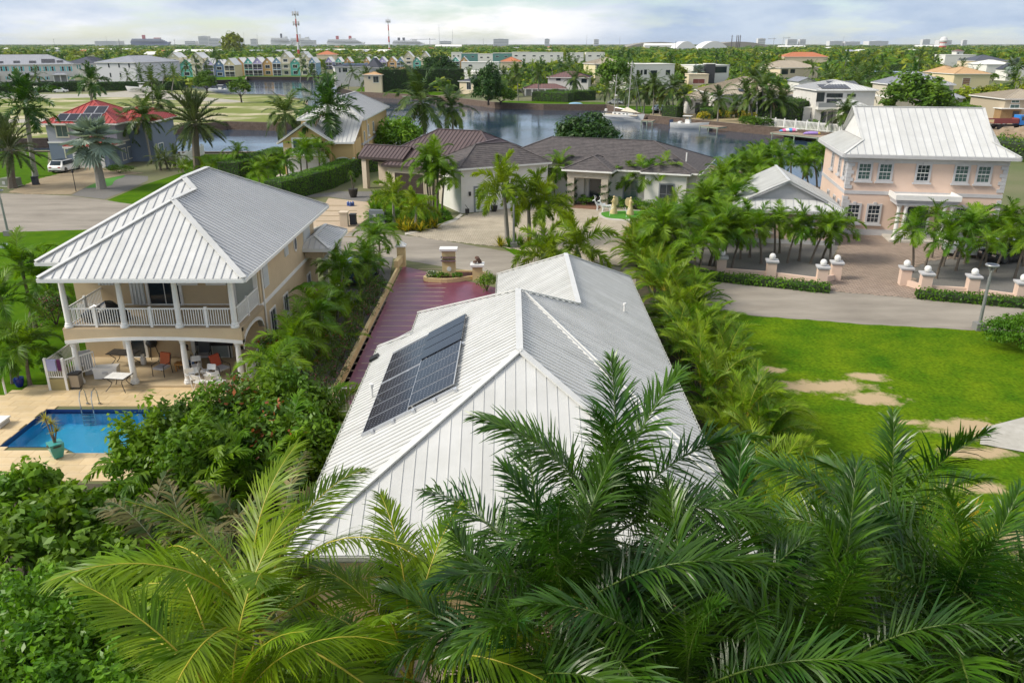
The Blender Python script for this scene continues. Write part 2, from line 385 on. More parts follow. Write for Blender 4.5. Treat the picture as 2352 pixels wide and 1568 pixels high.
def frond_mesh(name, L, elev, droop, nl, ll, lw, leafm, rachm, seed, vee=0.25, ld=0.7, plum=0.0, seg=3, rr=0.022, pet=0.14, a0=72, a1=24, twist=0.0, tipdroop=1.0, droopdir=0.0):
    rnd = random.Random(seed); V = []; F = []; MI = []
    K = 12; pts = []; tans = []; p = Vector((0, 0, 0))
    for i in range(K+1):
        s = i/K; a = elev-droop*(s**1.4)
        t = Vector((math.cos(a), math.sin(droopdir)*s*0.5, math.sin(a))).normalized(); pts.append(p.copy()); tans.append(t); p = p+t*(L/K)
    def at(s):
        f = min(max(s, 0), 0.9999)*K; i = int(f); r = f-i
        return pts[i].lerp(pts[i+1], r), tans[i].lerp(tans[i+1], r).normalized()
    for i in range(K+1):                                             # stalk, three sided
        t = tans[i]; sd = t.cross(Vector((0, 0, 1)))
        sd = sd.normalized() if sd.length > 1e-3 else Vector((0, 1, 0)); n = sd.cross(t)
        r = rr*(1-0.85*i/K)*(1.6 if i == 0 else 1)
        o = [sd*r, n*r*0.7, -sd*r, -n*r*0.7]
        V += [tuple(pts[i]+q) for q in o]
        if i:
            b_ = (i-1)*4
            for j in range(4): F.append((b_+j, b_+(j+1) % 4, b_+4+(j+1) % 4, b_+4+j)); MI.append(1)
    for k in range(nl):
        s = pet+(1-pet)*(k+0.5)/nl
        for side in (-1, 1):
            s_ = s+rnd.uniform(-0.4, 0.4)/nl*(1-pet); pb, t = at(s_)
            sd = t.cross(Vector((0, 0, 1))); sd = sd.normalized() if sd.length > 1e-3 else Vector((0, 1, 0)); sd = sd*side
            n = (sd*side).cross(t)
            q = (s_-pet)/(1-pet); prof = (0.45+0.55*math.sin(min(1, q*1.7+0.18)*math.pi/2)) if q < 0.5 else (1.0-0.68*((q-0.5)/0.5)**1.6)
            l = ll*prof*rnd.uniform(0.7, 1.12); a = R(a0+(a1-a0)*q+rnd.uniform(-11, 11)); bt = vee+rnd.gauss(0, 0.12)
            if plum: bt += rnd.choice((-1.0, -0.45, 0.1, 0.6, 1.0))*plum
            d = t*math.cos(a)+(sd*math.cos(bt)+n*math.sin(bt))*math.sin(a); d.normalize()
            pos = pb.copy(); base = len(V); wv = (t-d*t.dot(d)); wv = wv.normalized() if wv.length > 1e-3 else n
            if twist: wv = (wv*math.cos(twist)+d.cross(wv)*math.sin(twist))
            for j in range(seg+1):
                f = j/seg; wj = lw*(0.55, 1.0, 0.85, 0.62, 0.4)[j]*0.5 if j < seg else 0.0
                if seg == 2: wj = lw*(0.7, 0.9, 0)[j]*0.5
                if seg == 1: wj = lw*(1.0, 0.12)[j]*0.5
                if j == seg and seg > 1: wj = lw*0.05
                V.append(tuple(pos-wv*wj)); V.append(tuple(pos+wv*wj))
                d = (d+Vector((0, 0, -1))*ld*(0.25+0.75*f)*rnd.uniform(0.6, 1.3)/seg*tipdroop).normalized()
                wv = (wv-d*wv.dot(d)); wv = wv.normalized() if wv.length > 1e-3 else n
                pos = pos+d*(l/seg)
            for j in range(seg):
                F.append((base+2*j, base+2*j+1, base+2*j+3, base+2*j+2)); MI.append(0)
    return npmesh(name, V, F, [leafm, rachm], mi=MI)
SPEC = {
 'coconut': dict(L=4.2, n=17, nl=104, ll=0.92, lw=0.036, leaf=L_COCO, rach=RACH_Y, vee=0.10, ld=0.95, elev=(82, 66, 46, 24, 0, -28), droop=(1.1, 1.7, 1.95, 1.9, 1.5, 1.0), seg=4, rr=0.034, bark=BARK_G, tr=(0.17, 0.12), plum=0),
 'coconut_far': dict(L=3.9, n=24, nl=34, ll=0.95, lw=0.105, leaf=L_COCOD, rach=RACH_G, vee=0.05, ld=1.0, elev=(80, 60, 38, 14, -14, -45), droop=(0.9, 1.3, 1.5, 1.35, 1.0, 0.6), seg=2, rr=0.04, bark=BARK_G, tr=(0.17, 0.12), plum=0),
 'royal': dict(L=3.9, n=15, nl=112, ll=0.86, lw=0.036, leaf=L_ROYAL, rach=RACH_G, vee=0.25, ld=1.0, elev=(84, 60, 40, 20, 0, -24), droop=(0.7, 1.15, 1.35, 1.35, 1.2, 0.8), seg=3, rr=0.032, bark=BARK_G, tr=(0.24, 0.17), plum=0.75),
 'royal_far': dict(L=3.3, n=24, nl=40, ll=0.85, lw=0.11, leaf=L_ROYAL, rach=RACH_G, vee=0.2, ld=0.6, elev=(84, 62, 38, 12, -18, -45), droop=(0.6, 1.0, 1.1, 1.0, 0.8, 0.5), seg=2, rr=0.035, bark=BARK_G, tr=(0.24, 0.19), plum=0.6),
 'christmas': dict(L=1.75, n=14, nl=46, ll=0.56, lw=0.044, leaf=L_XMAS, rach=RACH_G, vee=0.35, ld=0.9, elev=(82, 62, 44, 28, 8, -14), droop=(1.0, 1.5, 1.8, 1.8, 1.6, 1.1), seg=2, rr=0.022, bark=BARK, tr=(0.09, 0.06), plum=0.25),
 'foxtail': dict(L=2.1, n=14, nl=84, ll=0.50, lw=0.05, leaf=L_FOX, rach=RACH_G, vee=0.2, ld=0.35, elev=(84, 60, 40, 20, 2, -15), droop=(0.9, 1.5, 1.9, 1.9, 1.6, 1.1), seg=2, rr=0.022, bark=BARK_G, tr=(0.13, 0.09), plum=1.0),
 'areca': dict(L=2.5, n=24, nl=52, ll=0.60, lw=0.038, leaf=L_ARECA, rach=RACH_Y, vee=0.55, ld=0.75, elev=(86, 76, 66, 56, 44, 30), droop=(0.75, 1.1, 1.35, 1.5, 1.5, 1.4), seg=2, rr=0.018, bark=BARK, tr=(0.05, 0.04), plum=0),
 'date': dict(L=3.1, n=60, nl=44, ll=0.58, lw=0.085, leaf=L_DATE, rach=RACH_D, vee=0.5, ld=0.12, elev=(86, 66, 46, 22, -4, -32), droop=(0.35, 0.6, 0.75, 0.8, 0.7, 0.5), seg=1, rr=0.03, bark=BARK, tr=(0.34, 0.28), plum=0.2),
 'pygmy': dict(L=1.5, n=16, nl=30, ll=0.34, lw=0.045, leaf=L_DATE, rach=RACH_G, vee=0.3, ld=0.5, elev=(84, 62, 42, 22, 4, -18), droop=(0.8, 1.3, 1.6, 1.6, 1.4, 1.0), seg=1, rr=0.02, bark=BARK, tr=(0.10, 0.08), plum=0.1),
 'fishtail': dict(L=2.6, n=14, nl=40, ll=0.60, lw=0.095, leaf=L_XMAS, rach=RACH_G, vee=0.2, ld=1.5, elev=(80, 62, 48, 34, 18, 4), droop=(0.9, 1.3, 1.5, 1.5, 1.4, 1.2), seg=2, rr=0.022, bark=BARK, tr=(0.07, 0.05), plum=0.5),
 'dry_fishtail': dict(L=2.6, n=16, nl=36, ll=0.60, lw=0.10, leaf=L_DRY, rach=RACH_D, vee=0.0, ld=1.3, elev=(70, 52, 36, 20, 2, -14), droop=(1.1, 1.4, 1.5, 1.4, 1.2, 0.9), seg=2, rr=0.022, bark=BARK_D, tr=(0.07, 0.05), plum=0.5),
}
FM = {}
def fronds_of(sp):
    if sp not in FM:
        S = SPEC[sp]; FM[sp] = []
        for k, (e, d) in enumerate(zip(S['elev'], S['droop'])):
            for q in range(3):
                FM[sp].append(frond_mesh('frond_'+sp, S['L']*(0.93 if k in (0, 5) else 1.0), R(e), d, S['nl'], S['ll'], S['lw'], S['leaf'], S['rach'], 100*k+q+7, S['vee'], S['ld'], S['plum'], S['seg'], S['rr'], droopdir=(q-1)*0.8, twist=(q-1)*0.25))
    return FM[sp]
CROWNS = {}
def far_crown(sp, var):
    """whole crown in one mesh, for palms too small in the picture to show fronds apart"""
    key = (sp, var)
    if key not in CROWNS:
        S = SPEC[sp]; rnd = random.Random(var*31+5); V = []; F = []
        n = 15
        for i in range(n):
            k = min(5, int(6*i/n)); az = i*2.399+rnd.uniform(-0.3, 0.3)
            me = frond_mesh('t', S['L']*rnd.uniform(0.9, 1.1), R(S['elev'][k]+rnd.uniform(-8, 8)), S['droop'][k], 11, S['ll']*1.05, S['lw']*2.6, S['leaf'], S['rach'], var*100+i, S['vee'], S['ld'], S['plum'], 1, S['rr'])
            co = np.empty(len(me.vertices)*3, np.float32); me.vertices.foreach_get('co', co); co = co.reshape(-1, 3)
            fi = np.empty(len(me.loops), np.int32); me.loops.foreach_get('vertex_index', fi); fi = fi.reshape(-1, 4)
            c, s = math.cos(az), math.sin(az); rot = np.array([[c, s, 0], [-s, c, 0], [0, 0, 1]], np.float32)
            F.append(fi+sum(len(v) for v in V)); V.append(co@rot); bpy.data.meshes.remove(me)
        CROWNS[key] = npmesh('palm_crown', np.concatenate(V), np.concatenate(F), [S['leaf']])
    return CROWNS[key]
def trunk_curve(h, lean, az, rnd, k=7):
    pts = []
    for i in range(k+1):
        s = i/k; pts.append(Vector((math.cos(az)*lean*s**1.5, math.sin(az)*lean*s**1.5, h*s)))
    return pts
def palm(sp, x, y, h, label, group, seed=0, s=1.0, lean=0.3, z=0.0, name=None, cat='palm tree', nf=None, shaft=None, az=None, far=False, flat=1.0, stub=False, laz=None):
    """trunk plus fronds; h = height of the crown's base above z"""
    rnd = random.Random(seed*7919+13); S = SPEC[sp]; t = thing(name or 'palm_tree', label, cat, (x, y, z), 0, group)
    pts = trunk_curve(h, lean*rnd.uniform(0.3, 1.3), rnd.uniform(0, 6.28) if laz is None else laz, rnd); r0, r1 = S['tr'][0]*s, S['tr'][1]*s
    b = B(); rad = [r0*(1.35 if i == 0 else 1)+(r1-r0)*i/7 for i in range(8)]; pts2 = [pts[0]-Vector((0, 0, 0.15))]+pts[1:]
    b.tube(pts2, rad, 7); b.build('trunk', S['bark'], t, smooth=True); top = pts[-1]
    if shaft is None: shaft = sp in ('christmas', 'foxtail', 'royal', 'royal_far')
    if shaft:
        e = (0.55 if sp in ('christmas', 'foxtail') else 1.1)*s; dv = (pts[-1]-pts[-2]).normalized()
        B().tube([top-dv*0.02, top+dv*e*0.5, top+dv*e], [r1*1.35, r1*1.2, r1*0.6], 7).build('crownshaft', SHAFT, t, smooth=True); top = top+dv*e*0.85
    a0 = rnd.uniform(0, 6.28) if az is None else az
    if far:
        o = new_obj('crown', far_crown(sp, seed % 3), t); o.location = top; o.rotation_euler = (0, 0, a0); o.scale = (s*rnd.uniform(0.9, 1.1),)*3; return t
    ms = fronds_of(sp); n = nf or S['n']
    for i in range(n):
        f = (i+0.5)/n; k = min(5, int(6*f)); o = new_obj('frond', ms[3*k+rnd.randint(0, 2)], t)
        q = s*rnd.uniform(0.8, 1.12); o.location = top; o.scale = (q, q, q*flat)
        o.rotation_euler = (rnd.uniform(-0.2, 0.2), rnd.uniform(-0.18, 0.18), a0+i*2.39996+rnd.uniform(-0.35, 0.35))
    if sp in ('royal', 'coconut', 'royal_far', 'coconut_far'):
        dm = dead_frond()
        for i in range(2): o = new_obj('dead_frond', dm, t); o.location = top-Vector((0, 0, 0.15)); q = s*rnd.uniform(0.7, 0.95); o.scale = (q, q, q); o.rotation_euler = (0, 0, rnd.uniform(0, 6.28))
    return t
def dead_frond():
    if 'dead' not in FM: FM['dead'] = [frond_mesh('dead_frond', 3.2, R(-30), 0.9, 40, 0.6, 0.045, leaf('dead_leaf', (0.15, 0.10, 0.05), (0.24, 0.17, 0.09), 0.7, 0.1), RACH_D, 5, 0.0, 1.3, 0.3, 2, 0.03)]
    return FM['dead'][0]
def clump(sp, x, y, label, group, seed=0, s=1.0, stems=7, h=1.0, nf=24, spread=0.6, name='areca_palm', z=0.0, cat='palm clump'):
    """many stemmed palm: canes that rise from one root, fronds from each cane"""
    rnd = random.Random(seed*104729+3); S = SPEC[sp]; t = thing(name, label, cat, (x, y, z), rnd.uniform(0, 6.28), group); ms = fronds_of(sp); tops = []
    for i in range(stems):
        a = rnd.uniform(0, 6.28); r = spread*math.sqrt(rnd.random()); hh = h*rnd.uniform(0.25, 1.15)
        p0 = Vector((math.cos(a)*r*0.4, math.sin(a)*r*0.4, -0.1)); p1 = Vector((math.cos(a)*r*(1+hh*0.4), math.sin(a)*r*(1+hh*0.4), hh)); tops.append((p1, a))
        B().tube([p0, p0.lerp(p1, 0.55), p1], [0.05*s, 0.042*s, 0.035*s], 5).build('cane', S['bark'] if i % 2 else SHAFT, t, smooth=True)
    for i in range(nf):
        p1, a = tops[i % stems]; k = min(5, int(6*((i//stems)*stems+rnd.random()*stems)/max(nf, 1))); o = new_obj('frond', ms[3*k+rnd.randint(0, 2)], t)
        q = s*rnd.uniform(0.75, 1.15); o.location = p1; o.scale = (q, q, q); o.rotation_euler = (rnd.uniform(-0.15, 0.15), rnd.uniform(-0.15, 0.15), a+rnd.uniform(-1.7, 1.7))
    return t
def fan_leaf_mesh(name, Rr, n, leafm, rachm, seed, petl=1.0, elev=0.6):
    rnd = random.Random(seed); b = B(); d = Vector((math.cos(elev), 0, math.sin(elev))); hub = d*petl
    b.m = 1; b.tube([(0, 0, 0), tuple(hub*0.5+Vector((0, 0, 0.03))), tuple(hub)], [0.045, 0.03, 0.03], 5); b.m = 0
    fx = Vector((math.cos(elev-0.5), 0, math.sin(elev-0.5))); fy = Vector((0, 1, 0)); fz = fx.cross(fy)*-1
    for i in range(n):
        a = R(-150+300*(i+0.5)/n); w_ = R(300/n)*0.5
        def P(r, an, lift): return hub+(fx*math.cos(an)+fy*math.sin(an))*r+fz*lift+Vector((0, 0, -1))*(0.10*r*r/Rr)
        rr_ = Rr*(0.82+0.18*math.cos(a))*rnd.uniform(0.93, 1.04); m = 0.62*rr_
        b.add([hub, P(m, a-w_, 0.0), P(m*1.02, a, 0.07), P(rr_, a, -0.04)], [(0, 1, 2), (1, 3, 2)])
        b.add([hub, P(m*1.02, a, 0.07), P(m, a+w_, 0.0), P(rr_, a, -0.04)], [(0, 1, 2), (1, 3, 2)])
    return b.mesh(name, [leafm, rachm])
# ---- leafy crowns
def crown_arrays(seed, rx, ry, rz, ncl, per, ls, cl=0.28, hollow=0.55, aspect=0.5, up=0.4):
    """leaf faces gathered in clumps through an ellipsoid's outer volume; returns V,F"""
    g = np.random.default_rng(seed); C = g.normal(size=(ncl, 3)); C /= np.linalg.norm(C, axis=1)[:, None]
    C[:, 2] = np.where(C[:, 2] < -0.35, -C[:, 2]*0.6, C[:, 2])
    rad = hollow+(1-hollow)*g.random(ncl)**0.6; rad *= 1+0.16*np.sin(C[:, 0]*5+seed)*np.cos(C[:, 1]*4+seed*2)
    C = C*rad[:, None]
    n = ncl*per; D = g.normal(size=(n, 3)); D /= np.linalg.norm(D, axis=1)[:, None]
    cr = np.repeat(cl*g.uniform(0.6, 1.25, ncl), per)
    P = np.repeat(C, per, axis=0)+D*(cr*g.random(n)**0.4)[:, None]*np.array([1, 1, 0.75]); P *= np.array([rx, ry, rz])
    Nn = D+np.array([0, 0, up])+g.normal(size=(n, 3))*0.45; Nn /= np.linalg.norm(Nn, axis=1)[:, None]
    T = np.cross(Nn, g.normal(size=(n, 3))); T /= np.linalg.norm(T, axis=1)[:, None]+1e-9; U = np.cross(Nn, T)
    s = ls*g.uniform(0.65, 1.3, n)[:, None]; a = aspect
    V = np.stack([P-T*s*0.5, P+U*s*a*0.5-Nn*s*0.06, P+T*s*0.5, P-U*s*a*0.5-Nn*s*0.06], 1).reshape(-1, 3)
    F = np.arange(n*4).reshape(-1, 4); return V, F
CM = {}
def crown_mesh(key, leafm, **k):
    if key not in CM: CM[key] = npmesh('crown', *crown_arrays(**k), [leafm])
    return CM[key]
def tree_trunk(t, h, r, spread, seed, m=None, nb=4, z0=-0.1):
    rnd = random.Random(seed); b = B(); b.tube([(0, 0, z0), (0.02*h, 0, h*0.35), (0, 0.03*h, h*0.7)], [r*1.25, r, r*0.7], 7)
    for i in range(nb):
        a = i*6.28/nb+rnd.uniform(-0.4, 0.4); e = Vector((math.cos(a)*spread, math.sin(a)*spread, h*rnd.uniform(1.0, 1.25)))
        b.tube([(0, 0.01*h, h*0.5), tuple(e*0.5+Vector((0, 0, h*0.33))), tuple(e)], [r*0.6, r*0.4, r*0.15], 5)
    return b.build('trunk', m or BARK_D, t, smooth=True)
def tree(x, y, r, hz, label, group, kind, seed=0, trunk=1.5, z=0.0, name='leafy_tree', cat='tree', sq=1.0):
    """crown kinds are shared meshes of unit size, scaled"""
    rnd = random.Random(seed*31+1); t = thing(name, label, cat, (x, y, z), rnd.uniform(0, 6.28), group)
    lm, ncl, per, ls = {'tree': (L_TREE, 150, 34, 0.16), 'light': (L_TREEL, 150, 34, 0.16), 'dark': (L_DARK, 190, 36, 0.14), 'fine': (L_TREE, 260, 40, 0.085), 'bright': (L_BRIGHT, 160, 36, 0.15),
        'lod': (L_TREE, 80, 16, 0.26), 'lodlight': (L_TREEL, 80, 16, 0.26), 'loddark': (L_DARK, 80, 16, 0.26), 'flower': (L_FLOWER, 150, 32, 0.12), 'grape': (L_GRAPE, 150, 30, 0.17), 'gold': (L_GOLD, 70, 30, 0.2)}[kind]
    me = crown_mesh((kind, seed % 3), lm, seed=seed % 3+hash_kind(kind), rx=1, ry=1, rz=1, ncl=ncl, per=per, ls=ls, aspect=0.62 if kind == 'grape' else 0.5)
    if trunk < 0: trunk = 0
    tree_trunk(t, trunk+hz*0.35, 0.06*r+0.04, r*0.55, seed)
    o = new_obj('crown', me, t); o.location = (0, 0, trunk+hz*0.75); o.scale = (r, r*sq, hz); return t
def hash_kind(k): return sum(ord(c) for c in k)
def shrub(x, y, r, h, label, group, leafm, seed=0, ls=0.12, ncl=60, per=26, name='shrub', z=0.0, cat='shrub', sq=1.0, cl=0.3):
    t = thing(name, label, cat, (x, y, z), 0, group)
    o = new_obj('foliage', npmesh('foliage', *crown_arrays(seed+3, r, r*sq, h*0.62, ncl, per, ls, cl=cl), [leafm]), t); o.location = (0, 0, h*0.45)
    b = B(); rnd = random.Random(seed)
    for i in range(5):
        a = i*1.26; b.tube([(0, 0, -0.05), (math.cos(a)*r*0.25, math.sin(a)*r*0.25, h*0.4), (math.cos(a)*r*0.5, math.sin(a)*r*0.5, h*0.75)], [0.04, 0.03, 0.012], 5)
    b.build('stem', BARK_D, t); return t
def spiky(x, y, r, n, leafm, label, group, seed=0, name='spiky_plant', z=0.0, w_=0.06, cat='plant'):
    """rosette of strap leaves"""
    t = thing(name, label, cat, (x, y, z), 0, group); rnd = random.Random(seed+17); V = []; F = []
    for i in range(n):
        a = i*2.4; e = R(rnd.uniform(15, 85)); l = r*rnd.uniform(0.75, 1.15); d = Vector((math.cos(a)*math.cos(e), math.sin(a)*math.cos(e), math.sin(e))); sd = Vector((-math.sin(a), math.cos(a), 0))
        p = Vector((rnd.uniform(-.1, .1)*r, rnd.uniform(-.1, .1)*r, 0)); b0 = len(V)
        for j in range(4):
            wj = w_*(0.7, 1, 0.8, 0.05)[j]*0.5; V += [tuple(p-sd*wj), tuple(p+sd*wj)]; d = (d+Vector((0, 0, -0.28*j/3))).normalized(); p = p+d*l/3
        for j in range(3): F.append((b0+2*j, b0+2*j+1, b0+2*j+3, b0+2*j+2))
    new_obj('leaf_rosette', npmesh('leaf_rosette', V, F, [leafm]), t)
    B().tube([(0, 0, -0.05), (0, 0, 0.12)], [0.06, 0.04], 6).build('stem', BARK, t); return t
def hedge(path, wd, ht, label, leafm=None, seed=0, dens=55, ls=0.11, name='hedge', group=None, z=0.0, rough=0.07):
    """clipped hedge along a world path: leaves over a solid dark filler box"""
    leafm = leafm or L_HEDGE; g = np.random.default_rng(seed+1); P = [Vector((p[0], p[1], 0)) for p in path]; o0 = P[0]
    t = thing(name, label, 'hedge', (o0.x, o0.y, z), 0, group); Vs = []; b = B()
    for i in range(len(P)-1):
        a, c = P[i]-o0, P[i+1]-o0; d = c-a; l = d.length; d.normalize(); s = Vector((-d.y, d.x, 0))
        b.obox(tuple((a+c)/2+Vector((0, 0, ht/2-0.06))), tuple(d*(l/2+wd*0.3)), tuple(s*(wd/2-0.09)), (0, 0, ht/2-0.07))
        faces = [(Vector((0, 0, 1)), ht, s, wd, None), (s, wd/2, Vector((0, 0, 1)), ht, 1), (-s, wd/2, Vector((0, 0, 1)), ht, 1)]
        for nrm, off, cr, ext, side in faces:
            n = int(l*ext*dens); al = g.random(n)*(l+wd*0.4)-wd*0.2; cc = g.random(n)
            cc = (cc-0.5)*ext if side is None else cc*ext
            off_ = off if side is None else off
            base = np.outer(al, np.array(d))+np.outer(cc, np.array(cr))+np.array(nrm)*(off_)+np.array(a)
            base += np.array(nrm)*(g.normal(size=(n, 1))*rough*0.6+rough*np.sin(al*1.7+cc*2.1)[:, None]*0.6)
            Nn = np.array(nrm)+g.normal(size=(n, 3))*0.55; Nn /= np.linalg.norm(Nn, axis=1)[:, None]
            T = np.cross(Nn, g.normal(size=(n, 3))); T /= np.linalg.norm(T, axis=1)[:, None]; U = np.cross(Nn, T); sz = ls*g.uniform(0.7, 1.3, n)[:, None]
            Vs.append(np.stack([base-T*sz*0.5, base+U*sz*0.3, base+T*sz*0.5, base-U*sz*0.3], 1).reshape(-1, 3))
        # closed ends
        if i in (0, len(P)-2):
            for e, q in ((a, -d),) if i == 0 and len(P) > 2 else ((c, d),) if i and len(P) > 2 else ((a, -d), (c, d)):
                n = int(wd*ht*dens); cc = (g.random(n)-0.5)*wd; hh = g.random(n)*ht
                base = np.outer(cc, np.array(s))+np.outer(hh, [0, 0, 1])+np.array(e)+np.array(q)*(wd*0.3+g.normal(size=(n, 1))*rough*0.5)
                Nn = np.array(q)+g.normal(size=(n, 3))*0.55; Nn /= np.linalg.norm(Nn, axis=1)[:, None]; T = np.cross(Nn, g.normal(size=(n, 3))); T /= np.linalg.norm(T, axis=1)[:, None]; U = np.cross(Nn, T)
                sz = ls*g.uniform(0.7, 1.3, n)[:, None]; Vs.append(np.stack([base-T*sz*0.5, base+U*sz*0.3, base+T*sz*0.5, base-U*sz*0.3], 1).reshape(-1, 3))
    V = np.concatenate(Vs); new_obj('foliage', npmesh('foliage', V, np.arange(len(V)).reshape(-1, 4), [leafm]), t)
    b.build('dark_core', mat('hedge_core', (0.018, 0.032, 0.008), 0.9), t); return t  # solid dark filler box inside the leaves, no branch shapes
# ------------------------------------------------------------------ ground, water, roads
M_GROUND = mat('scrub_ground', (0.085, 0.115, 0.030), 0.95, (0.16, 0.15, 0.075), 0.03, bump=0.3, bs=2.0, detail=8)
M_LAWN = mat('lawn_grass', (0.036, 0.105, 0.003), 0.95, (0.085, 0.165, 0.003), 0.7, spec=0.04, bump=0.6, bs=14, detail=9, lo=0.3, hi=0.7)
M_LOT = mat('mown_lot_grass', (0.036, 0.108, 0.003), 0.95, (0.125, 0.190, 0.005), 0.42, spec=0.04, bump=0.8, bs=9, detail=12, lo=0.32, hi=0.68)
def lot_mat():
    """mown grass worn through to sand in places"""
    m = M_LOT; nt = m.node_tree; N = nt.nodes.new; L = nt.links.new; b = nt.nodes['Principled BSDF']; grass = b.inputs['Base Color'].links[0].from_socket; tc = N('ShaderNodeTexCoord'); acc = None
    for px, rx, ry in (((1880, 888), 2.9, 0.85), ((2010, 915), 1.7, 0.8), ((1990, 866), 1.15, 0.6), ((2235, 985), 2.2, 1.1), ((2245, 1040), 1.6, 0.6), ((2240, 1120), 1.5, 0.5), ((2345, 1255), 2.0, 1.0), ((1760, 850), 1.0, 0.5), ((2090, 970), 0.7, 0.3)):
        g = G(*px); mp = N('ShaderNodeMapping'); mp.inputs['Location'].default_value = (-g.x/rx, -g.y/ry, 0); mp.inputs['Scale'].default_value = (1/rx, 1/ry, 0); L(tc.outputs['Object'], mp.inputs[0]); ln = N('ShaderNodeVectorMath'); ln.operation = 'LENGTH'; L(mp.outputs[0], ln.inputs[0])
        if acc is None: acc = ln.outputs['Value']
        else: mn = N('ShaderNodeMath'); mn.operation = 'MINIMUM'; L(acc, mn.inputs[0]); L(ln.outputs['Value'], mn.inputs[1]); acc = mn.outputs[0]
    n = N('ShaderNodeTexNoise'); n.inputs['Scale'].default_value = 1.1; n.inputs['Detail'].default_value = 9; n.inputs['Roughness'].default_value = 0.7; L(tc.outputs['Object'], n.inputs['Vector']); mu = N('ShaderNodeMath'); mu.operation = 'MULTIPLY_ADD'; mu.inputs[1].default_value = 2.6; L(n.outputs['Fac'], mu.inputs[0]); L(acc, mu.inputs[2])
    mr = N('ShaderNodeMapRange'); mr.inputs[1].default_value = 1.85; mr.inputs[2].default_value = 2.35; mr.inputs[3].default_value = 1; mr.inputs[4].default_value = 0; L(mu.outputs[0], mr.inputs[0])
    n2 = N('ShaderNodeTexNoise'); n2.inputs['Scale'].default_value = 6; n2.inputs['Detail'].default_value = 6; L(tc.outputs['Object'], n2.inputs['Vector']); v = N('ShaderNodeMapRange'); v.inputs[1].default_value = 0.3; v.inputs[2].default_value = 0.7; v.inputs[3].default_value = 0.62; v.inputs[4].default_value = 1.35; L(n2.outputs['Fac'], v.inputs[0]); h = N('ShaderNodeHueSaturation'); L(v.outputs[0], h.inputs['Value']); L(grass, h.inputs['Color'])
    mx = N('ShaderNodeMix'); mx.data_type = 'RGBA'; L(mr.outputs[0], mx.inputs[0]); L(h.outputs[0], mx.inputs[6]); mx.inputs[7].default_value = (0.42, 0.32, 0.19, 1); L(mx.outputs[2], b.inputs['Base Color'])
lot_mat()
M_SANDLOT = mat('sandy_grass', (0.150, 0.180, 0.022), 0.95, (0.50, 0.43, 0.29), 0.085, bump=0.3, bs=2, detail=14, stretch=(0.6, 1.2, 1), lo=0.49, hi=0.62)
M_SAND = mat('pale_sand', (0.40, 0.31, 0.18), 0.95, (0.28, 0.23, 0.11), 1.1, bump=0.4, bs=6, detail=8)
M_ASPH = mat('old_asphalt', (0.20, 0.175, 0.142), 0.93, (0.32, 0.285, 0.235), 0.3, bump=0.35, bs=30, detail=9, stretch=(0.4, 1.2, 1))
M_CONC = mat('pale_concrete', (0.52, 0.49, 0.43), 0.9, (0.43, 0.40, 0.35), 0.8, bump=0.2, bs=12)
M_GRAV = mat('grey_gravel', (0.11, 0.105, 0.095), 0.95, (0.20, 0.19, 0.175), 14, bump=0.9, bs=26, detail=3)
M_SOIL = mat('planting_soil', (0.040, 0.038, 0.022), 0.97, (0.085, 0.070, 0.040), 2.5, bump=0.6, bs=12)
M_MULCH = mat('leaf_litter', (0.16, 0.095, 0.045), 0.95, (0.25, 0.17, 0.085), 5, bump=0.7, bs=16)
M_WALLB = mat('block_wall', (0.115, 0.080, 0.058), 0.95, (0.18, 0.13, 0.10), 2.0, bump=0.3, bs=8, rnd=0.0)
def water_mat(name, c, rough, bump, s1, stretch):
    m = bpy.data.materials.new(name); m.use_nodes = True; nt = m.node_tree; N = nt.nodes.new; L = nt.links.new; b = nt.nodes['Principled BSDF']
    b.inputs['Base Color'].default_value = (*c, 1); b.inputs['Roughness'].default_value = rough; b.inputs['IOR'].default_value = 1.33; b.inputs['Specular IOR Level'].default_value = 0.5
    tc = N('ShaderNodeTexCoord'); mp = N('ShaderNodeMapping'); mp.inputs['Scale'].default_value = stretch; L(tc.outputs['Object'], mp.inputs[0])
    n = N('ShaderNodeTexNoise'); n.inputs['Scale'].default_value = s1; n.inputs['Detail'].default_value = 4; n.inputs['Roughness'].default_value = 0.55; L(mp.outputs[0], n.inputs['Vector'])
    n2 = N('ShaderNodeTexNoise'); n2.inputs['Scale'].default_value = s1*0.035; n2.inputs['Detail'].default_value = 3; L(mp.outputs[0], n2.inputs['Vector'])
    mr = N('ShaderNodeMapRange'); mr.inputs[1].default_value = 0.42; mr.inputs[2].default_value = 0.58; mr.inputs[3].default_value = 0.25*bump; mr.inputs[4].default_value = bump; L(n2.outputs['Fac'], mr.inputs[0])
    bp = N('ShaderNodeBump'); bp.inputs['Distance'].default_value = 0.05; L(mr.outputs[0], bp.inputs['Strength']); L(n.outputs['Fac'], bp.inputs['Height']); L(bp.outputs[0], b.inputs['Normal'])
    MATS[name] = m; return m
M_CANAL = water_mat('canal_water', (0.030, 0.055, 0.090), 0.06, 0.75, 1.1, (1.0, 1.6, 1))
NEARB = [(-900, 360), (0, 348), (330, 352), (640, 351), (760, 331), (1000, 336), (1250, 345), (1600, 376), (1900, 438), (2200, 438)]
FARB = [(2240, 332), (1905, 309), (1800, 298), (1723, 291), (1645, 283), (1490, 268), (1440, 256), (1395, 243), (1250, 242), (1140, 238), (1090, 232), (1000, 222), (900, 217), (820, 213),
        (775, 203), (840, 179), (566, 178), (564, 185), (400, 187), (430, 200), (520, 217), (640, 218), (705, 232), (700, 280), (640, 286), (520, 283), (330, 300), (110, 322), (0, 324), (-900, 336)]
LAG = [(1990, 163), (2110, 165), (2100, 174), (2066, 192), (1975, 190)]
hole = gs(NEARB+FARB); lag = gs(LAG)
